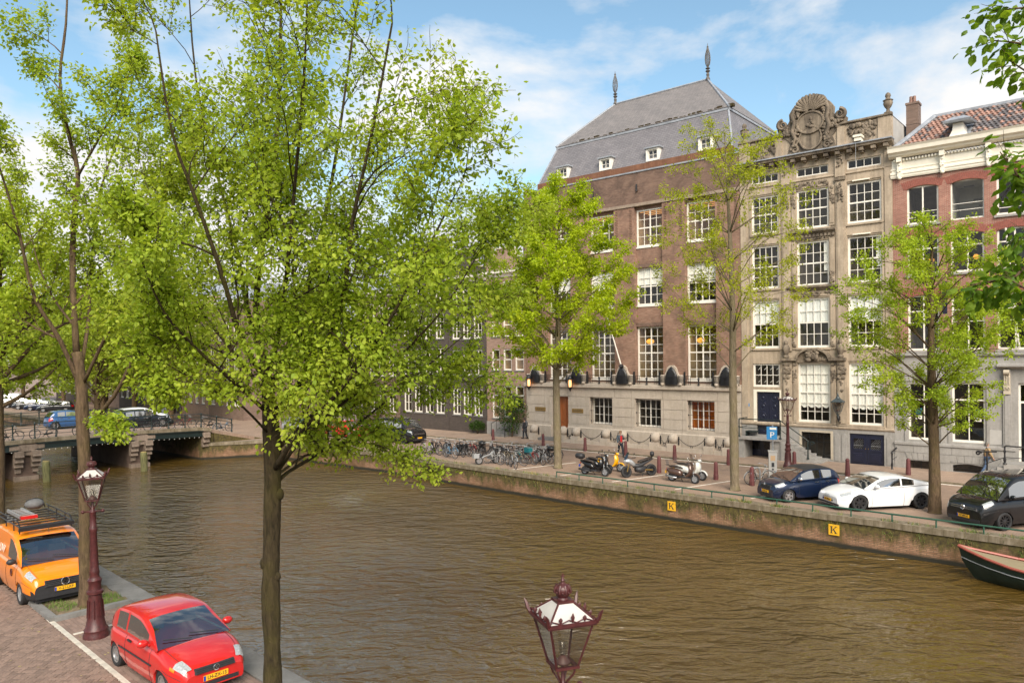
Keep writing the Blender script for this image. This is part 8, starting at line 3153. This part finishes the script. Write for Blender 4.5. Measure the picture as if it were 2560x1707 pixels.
# ---------------------------------------------------------------- climbing shrub and steps at the pinkish house
c0 = fp(-29.4, .7)
t = thing('climbing_shrub', 'dark green leafy shrub climbing beside the brick building entrance', 'shrub', c0, 0)
T = Tree(91, .13, droop=.3)
out, rr = T.limb([c0, c0 + VT((.1, .1, 1.2)), c0 + VT((.2, .0, 2.4)), c0 + VT((-.1, 0, 3.2))], [.07, .06, .045, .02])
for i in range(2600):
 a = T.r.uniform(0, 6.28)
 zq = T.r.triangular(.4, 3.9, 2.9)
 rq = (.35 + .75 * math.sin(min(1, max(0, (zq - .4) / 3.5)) * math.pi) ** .7 * (1 if zq > 1.6 else .7)) * math.sqrt(T.r.random())
 T.one(c0 + VT((rq * math.cos(a) * 1.25, rq * math.sin(a) * .8, zq)), VT((math.cos(a), math.sin(a), .2)))
T.finish(t, 'bark_brown', 'leaf_shrub')
c1 = fp(-33.6, .5)
t = thing('box_shrub', 'round clipped green bush before the dark house', 'shrub', c1, 0)
T = Tree(92, .09)
T.limb([c1, c1 + VT((0, 0, .5))], [.05, .03])
for i in range(1400):
 a, b_ = T.r.uniform(0, 6.28), math.acos(T.r.uniform(-.6, 1))
 rq = .55 * T.r.uniform(.75, 1.05)
 T.one(c1 + VT((rq * math.sin(b_) * math.cos(a) * 1.2, rq * math.sin(b_) * math.sin(a), .75 + rq * math.cos(b_) * .8)), VT((math.cos(a), math.sin(a), .3)))
T.finish(t, 'bark_brown', 'leaf_shrub')
t = thing('entrance_steps', 'short stone steps with black iron rails at the pinkish house', 'steps', fp(-30.4, 0, .07), FANG)
for i in range(3): MB().box(-.7, .7, -1.3 + i * .3, -.02, i * .2, (i + 1) * .2).build('step', M['kerb_stone'], t)
mb = MB()
for x in (-.75, .75):
 mb.tube([(x, -1.35, 0), (x, -1.35, 1.1), (x, -.05, 1.5)], .03, 6)
 mb.tube([(x, -.7, .4), (x, -.7, 1.3)], .02, 5)
mb.build('railing', M['black_iron'], t)

# ---------------------------------------------------------------- moored boat
def boat():
 d = Vector((.745, -.667, 0))
 n = Vector((-d.y, d.x, 0))
 bow = Vector((16.25, 27.05, 0))
 t = thing('moored_boat', 'dark green wooden boat with red gunwale moored at the quay', 'boat', (bow.x, bow.y, WZ), math.atan2(d.y, d.x))
 # local x from bow backwards, y half width
 st = [(0, .03, 1.12), (.35, .22, 1.02), (.9, .5, .90), (1.7, .78, .76), (2.8, 1.0, .66), (4.2, 1.1, .60), (6.0, 1.08, .60), (7.5, .9, .66)]
 rows = []
 for x, w, h in st:
  k = max(0, 1 - x / 2.2)
  rows.append([(x + .0, w, h), (x + .12 * k, w * .93, h * .55), (x + .45 * k, w * .72, .10), (x + .9 * k, w * .2, -.22), (x + .9 * k, -w * .2, -.22), (x + .45 * k, -w * .72, .10), (x + .12 * k, -w * .93, h * .55), (x, -w, h)])
 mb = MB()
 mb.rings(rows, closed=False)
 mb.f.append(tuple(range(len(mb.v) - 8, len(mb.v))))
 mb.m.append(0)
 mb.build('hull', M['boat_green'], t, smooth=40)
 for sg in (1, -1):
  mb = MB()
  mb.tube([(x, sg * w, h + .01) for x, w, h in st], .05, 6)
  mb.build('gunwale', M['boat_red'], t)
  mb = MB()
  mb.tube([(x + .10 * max(0, 1 - x / 2.2), sg * (w * .955 + .012), h * .66) for x, w, h in st], .015, 5)
  mb.build('rubbing_strake', M['paint_silver'], t)
 mb = MB()
 mb.rings([[(x, w - .06 if w > .08 else w, h - .03), (x, 0, h + .05), (x, -w + .06 if w > .08 else -w, h - .03)] for x, w, h in st[:5]], closed=False)
 mb.build('fore_deck', M['boat_deck'], t, smooth=True)
 mb = MB()
 x, w, h = st[4]
 mb.face([(x + .005, w - .06, h - .03), (x + .005, 0, h + .05), (x + .005, -w + .06, h - .03), (x + .005, -w * .9, .1), (x + .005, w * .9, .1)])
 mb.build('bulkhead', M['boat_deck'], t)
 mb = MB()
 mb.rings([[(x, w - .08, .16), (x, -w + .08, .16)] for x, w, h in st[4:]], closed=False)
 mb.build('floor', M['interior_dark'], t)
 MB().box(3.2, 5.6, .45, .95, .40, .46).build('bench', M['boat_deck'], t)
 for x in (4.1, 5.6): MB().box(x, x + .3, -.9, .9, .38, .43).build('thwart', M['boat_deck'], t)
 MB().lathe([(.05, 0), (.05, .14), (.08, .16)], 8, (2.35, -.55, .70)).build('cleat', M['grey_steel'], t)
 c = thing('canvas_roll', 'white rolled canvas lying in the moored boat', 'canvas', (bow.x, bow.y, WZ), math.atan2(d.y, d.x))
 MB().tube([(3.0, .62, .60), (4.0, .66, .60), (5.2, .66, .60)], [.14, .17, .15], 9).build('roll', M['sheet_white'], c, smooth=True)
 MB().lathe([(.17, -.03), (.19, 0), (.17, .03)], 10).build('cord', M['paint_blue'], c) if False else None
 for x in (3.3, 4.6):
  MB(Matrix.Translation((x, .65, .60)) @ Matrix.Rotation(R(90), 4, 'Y')).lathe([(.165, -.02), (.18, 0), (.165, .02)], 10, cap=False).build('cord', M['plate_blue'], c)


pm('boat_green', (.010, .022, .016), .3, .3, 3)
pm('boat_red', (.30, .075, .05), .45, .15, 6)
pm('boat_deck', (.25, .20, .12), .7, .15, 5, stretch=(.5, 9, 9))
boat()


# ---------------------------------------------------------------- people
import bmesh


def grown(name, verts, edges, mat, parent, sub=1):
 """continuous limb surface: skin modifier over a skeleton, baked to a mesh"""
 bm = bmesh.new()
 sk = bm.verts.layers.skin.verify()
 vs = []
 for i, v in enumerate(verts):
  q = bm.verts.new(v[:3])
  q[sk].radius = (v[3], v[4] if len(v) > 4 else v[3])
  q[sk].use_root = i == 0
  vs.append(q)
 for a, b in edges: bm.edges.new((vs[a], vs[b]))
 me = D.meshes.new(name)
 bm.to_mesh(me)
 bm.free()
 o = link_mesh(name, me)
 md = o.modifiers.new('skin', 'SKIN')
 md.use_smooth_shade = True
 ss = o.modifiers.new('sub', 'SUBSURF')
 ss.levels = ss.render_levels = sub
 me2 = D.meshes.new_from_object(o.evaluated_get(bpy.context.evaluated_depsgraph_get()))
 D.objects.remove(o)
 me2.polygons.foreach_set('use_smooth', [True] * len(me2.polygons))
 me2.materials.clear()
 me2.materials.append(M[mat])
 return link_mesh(name, me2, parent)


pm('skin', (.42, .24, .17), .55, .1, 20)
pm('hair_sandy', (.20, .12, .06), .7, .25, 40)
pm('hair_dark', (.03, .02, .015), .6, .25, 40)
pm('hair_grey', (.16, .14, .12), .7, .25, 40)
pm('denim', (.055, .075, .095), .85, .2, 12)
pm('shirt_red', (.42, .012, .014), .8, .12, 10)
pm('trousers_navy', (.012, .015, .024), .85, .2, 10)
pm('trousers_blue', (.09, .14, .24), .85, .2, 10)
pm('coat_dark', (.022, .022, .026), .85, .2, 8)
pm('bag_grey', (.10, .105, .115), .8, .15, 12)
pm('coat_tan', (.33, .22, .11), .85, .15, 10)
pm('scarf_navy', (.015, .02, .05), .9, .2, 10)
pm('shoe', (.02, .018, .016), .5, .2, 10)


def person(label, loc, ang, h, legs, arms, mats, coat=0, hair='short', lean=0):
 """legs: per side (forward swing of thigh, of shin); arms: per side (elbow offset, hand offset) from the shoulder, x forward"""
 t = thing('person', label, 'person', loc, ang)
 k = h / 1.75
 V = []
 E = []

 def v(x, y, z, r, r2=None):
  V.append((x * k, y * k, z * k, r * k, (r2 or r) * k))
  return len(V) - 1

 def chain(a, *ids):
  for i in ids:
   E.append((a, i))
   a = i
  return a

 pel = v(0, 0, .95, .11, .14)
 wst = v(.01 + lean * .3, 0, 1.10, .10, .13)
 chs = v(.02 + lean * .7, 0, 1.30, .11, .16)
 nb = v(lean, 0, 1.44, .075, .09)
 nk = v(.01 + lean, 0, 1.51, .05)
 hd0 = v(.025 + lean, 0, 1.58, .072, .066)
 hd1 = v(.03 + lean, 0, 1.66, .092, .078)
 hd2 = v(.015 + lean, 0, 1.735, .06, .055)
 chain(pel, wst, chs, nb, nk, hd0, hd1, hd2)
 nose = v(.135 + lean, 0, 1.635, .012)
 chain(hd1, nose)
 sk = {}
 for s, (th, shn), (el, hnd) in zip((1, -1), legs, arms):
  hip = v(0, .085 * s, .90, .095)
  kx, kz = .45 * math.sin(th), .45 * math.cos(th)
  kn = v(kx, .09 * s, .90 - kz, .058)
  ax, az = kx + .43 * math.sin(shn), .90 - kz - .43 * math.cos(shn)
  an = v(ax, .095 * s, max(az, .05), .038)
  toe = v(ax + .17, .10 * s, max(az - .03, .028), .034)
  chain(pel, hip, kn, an, toe)
  sh = v(.01 + lean, .185 * s, 1.40, .055)
  e_ = v(sh and V[sh][0] / k + el[0], (.185 + el[1]) * s, 1.40 + el[2], .042)
  w_ = v(V[e_][0] / k + hnd[0], (.185 + el[1] + hnd[1]) * s, 1.40 + el[2] + hnd[2], .03)
  d = Vector(hnd).normalized()
  d = Vector((d.x, d.y * s, d.z))
  wp = Vector(V[w_][:3]) / k
  pm_ = wp + d * .07
  p = v(*pm_, .032, .022)
  chain(chs, sh, e_, w_, p)
  side = d.cross(Vector((0, 1, 0)))
  if side.length < .1: side = Vector((1, 0, 0))
  side.normalize()
  for j, ln in enumerate((.075, .085, .08, .06)):
   a = pm_ + side * (.03 - .02 * j) + d * .03
   b = a + d * ln * .5
   c = b + d * ln * .4 - Vector((0, s * .015, 0))
   chain(p, v(*a, .010), v(*b, .009), v(*c, .007))
  a = wp + d * .03 + side * .035
  chain(p, v(*a, .011), v(*(a + d * .035 + side * .012), .009))
  sk[s] = (hip, kn, an, toe, sh, e_, w_)
 grown('body', V, E, 'skin', t)
 # clothes follow the same joints, a little larger
 def sub(ids, grow_, es, nm, mat):
  vs = [(V[i][0], V[i][1], V[i][2], V[i][3] + g * k, V[i][4] + g * k) for i, g in zip(ids, grow_)]
  return grown(nm, vs, es, mat, t)

 ids = [pel, sk[1][0], sk[1][1], sk[1][2], sk[-1][0], sk[-1][1], sk[-1][2]]
 sub(ids, [.012, .014, .018, .022, .014, .018, .022], [(0, 1), (1, 2), (2, 3), (0, 4), (4, 5), (5, 6)], 'trousers', mats['legs'])
 ids = [pel, wst, chs, nb, sk[1][4], sk[1][5], sk[1][6], sk[-1][4], sk[-1][5], sk[-1][6]]
 sub(ids, [.03, .03, .028, .012, .022, .022, .02, .022, .022, .02], [(0, 1), (1, 2), (2, 3), (2, 4), (4, 5), (5, 6), (2, 7), (7, 8), (8, 9)], 'jacket', mats['top'])
 if coat:
  mb = MB()
  rows = []
  for z, rx, ry in ((1.15, .135, .17), (.95, .16, .19), (.78, .19, .22), (.62, .21, .24)):
   rows.append([(rx * k * math.cos(q * .5236), ry * k * math.sin(q * .5236), z * k) for q in range(12)])
  mb.rings(rows, cap=False)
  mb.build('coat_skirt', M[mats['top']], t, smooth=True)
 for s in (1, -1):
  a = V[sk[s][2]]
  mb = MB()
  b = V[sk[s][3]]
  mb.rings([ell((a[0] - .07 * k, a[1], max(.045, a[2] - .02)), .035 * k, .045 * k), ell((a[0] + .03 * k, a[1], max(.05, a[2] - .01)), .045 * k, .05 * k), ell((b[0], b[1], max(.035, b[2])), .045 * k, .035 * k), ell((b[0] + .05 * k, b[1], max(.028, b[2] - .005)), .03 * k, .022 * k)])
  mb.build('shoe', M['shoe'], t, smooth=True)
 hx = (.015 + lean) * k
 mb = MB()
 mb.ball((hx, 0, 1.70 * k), (.105 * k, .092 * k, .085 * k), 12, 8)
 mb.ball((hx - .045 * k, 0, 1.63 * k), (.065 * k, .086 * k, .10 * k), 10, 7)
 if hair == 'bun': mb.ball((hx - .06 * k, 0, 1.80 * k), .06 * k, 8, 6)
 mb.build('hair', M[mats['hair']], t, smooth=True)
 mb = MB()
 for s in (1, -1): mb.ball((hx + .098 * k, .033 * s * k, 1.655 * k), (.008 * k, .014 * k, .008 * k), 6, 4)
 mb.build('eyes', M['hair_dark'], t)
 mb = MB().ball((hx + .10 * k, 0, 1.585 * k), (.008 * k, .024 * k, .006 * k), 6, 4)
 mb.build('mouth', M['boat_red'], t)
 mb = MB()
 for s in (1, -1): mb.ball((hx + .01 * k, .083 * s * k, 1.64 * k), (.02 * k, .012 * k, .03 * k), 6, 5)
 mb.build('ears', M['skin'], t, smooth=True)
 return t, k


t, k = person('person in red shirt and denim jacket striding past the ball bollards', (7.3, 50.2, .0), R(-75), 1.76, ((.42, .10), (-.25, -.62)), (((-.12, .06, -.25), (.20, -.02, .10)), ((.05, .08, -.27), (.14, -.03, -.18))), dict(legs='trousers_navy', top='denim', hair='hair_sandy'))
mb = MB()
mb.rings([[(.115, y, z) for y in (-w, -w * .4, w * .4, w)] for z, w in ((1.03, .07), (1.2, .08), (1.36, .085), (1.45, .05))], closed=False)
mb.v = [(x + (.045 if abs(y) < .05 else .03), y, z) for x, y, z in mb.v]
mb.build('shirt_front', M['shirt_red'], t, smooth=True)
t, k = person('person in long dark coat with a grey backpack by the entrance steps', (1.0, 61.2, .07), R(140), 1.68, ((.2, .05), (-.15, -.35)), (((0, .05, -.27), (.05, 0, -.24)), ((.02, .05, -.27), (.05, 0, -.24))), dict(legs='trousers_navy', top='coat_dark', hair='hair_dark'), coat=1, hair='bun')
b = MB().rings([ell((-.12, 0, 1.05), .10, .06), ell((-.22, 0, 1.12), .13, .13), ell((-.22, 0, 1.32), .13, .14), ell((-.12, 0, 1.42), .10, .07)]).build('backpack', M['bag_grey'], t, smooth=True)
t, k = person('person in tan jacket walking in front of the red brick house', (26.3, 41.1, .07), R(-10), 1.78, ((.35, .05), (-.2, -.55)), (((-.08, .06, -.26), (.12, -.02, -.20)), ((.06, .06, -.26), (.12, -.02, -.20))), dict(legs='trousers_blue', top='coat_tan', hair='hair_grey'), lean=.03)
MB().lathe([(.085, 1.45), (.10, 1.49), (.085, 1.53)], 10, (.02, 0, 0)).build('scarf', M['scarf_navy'], t, smooth=True)
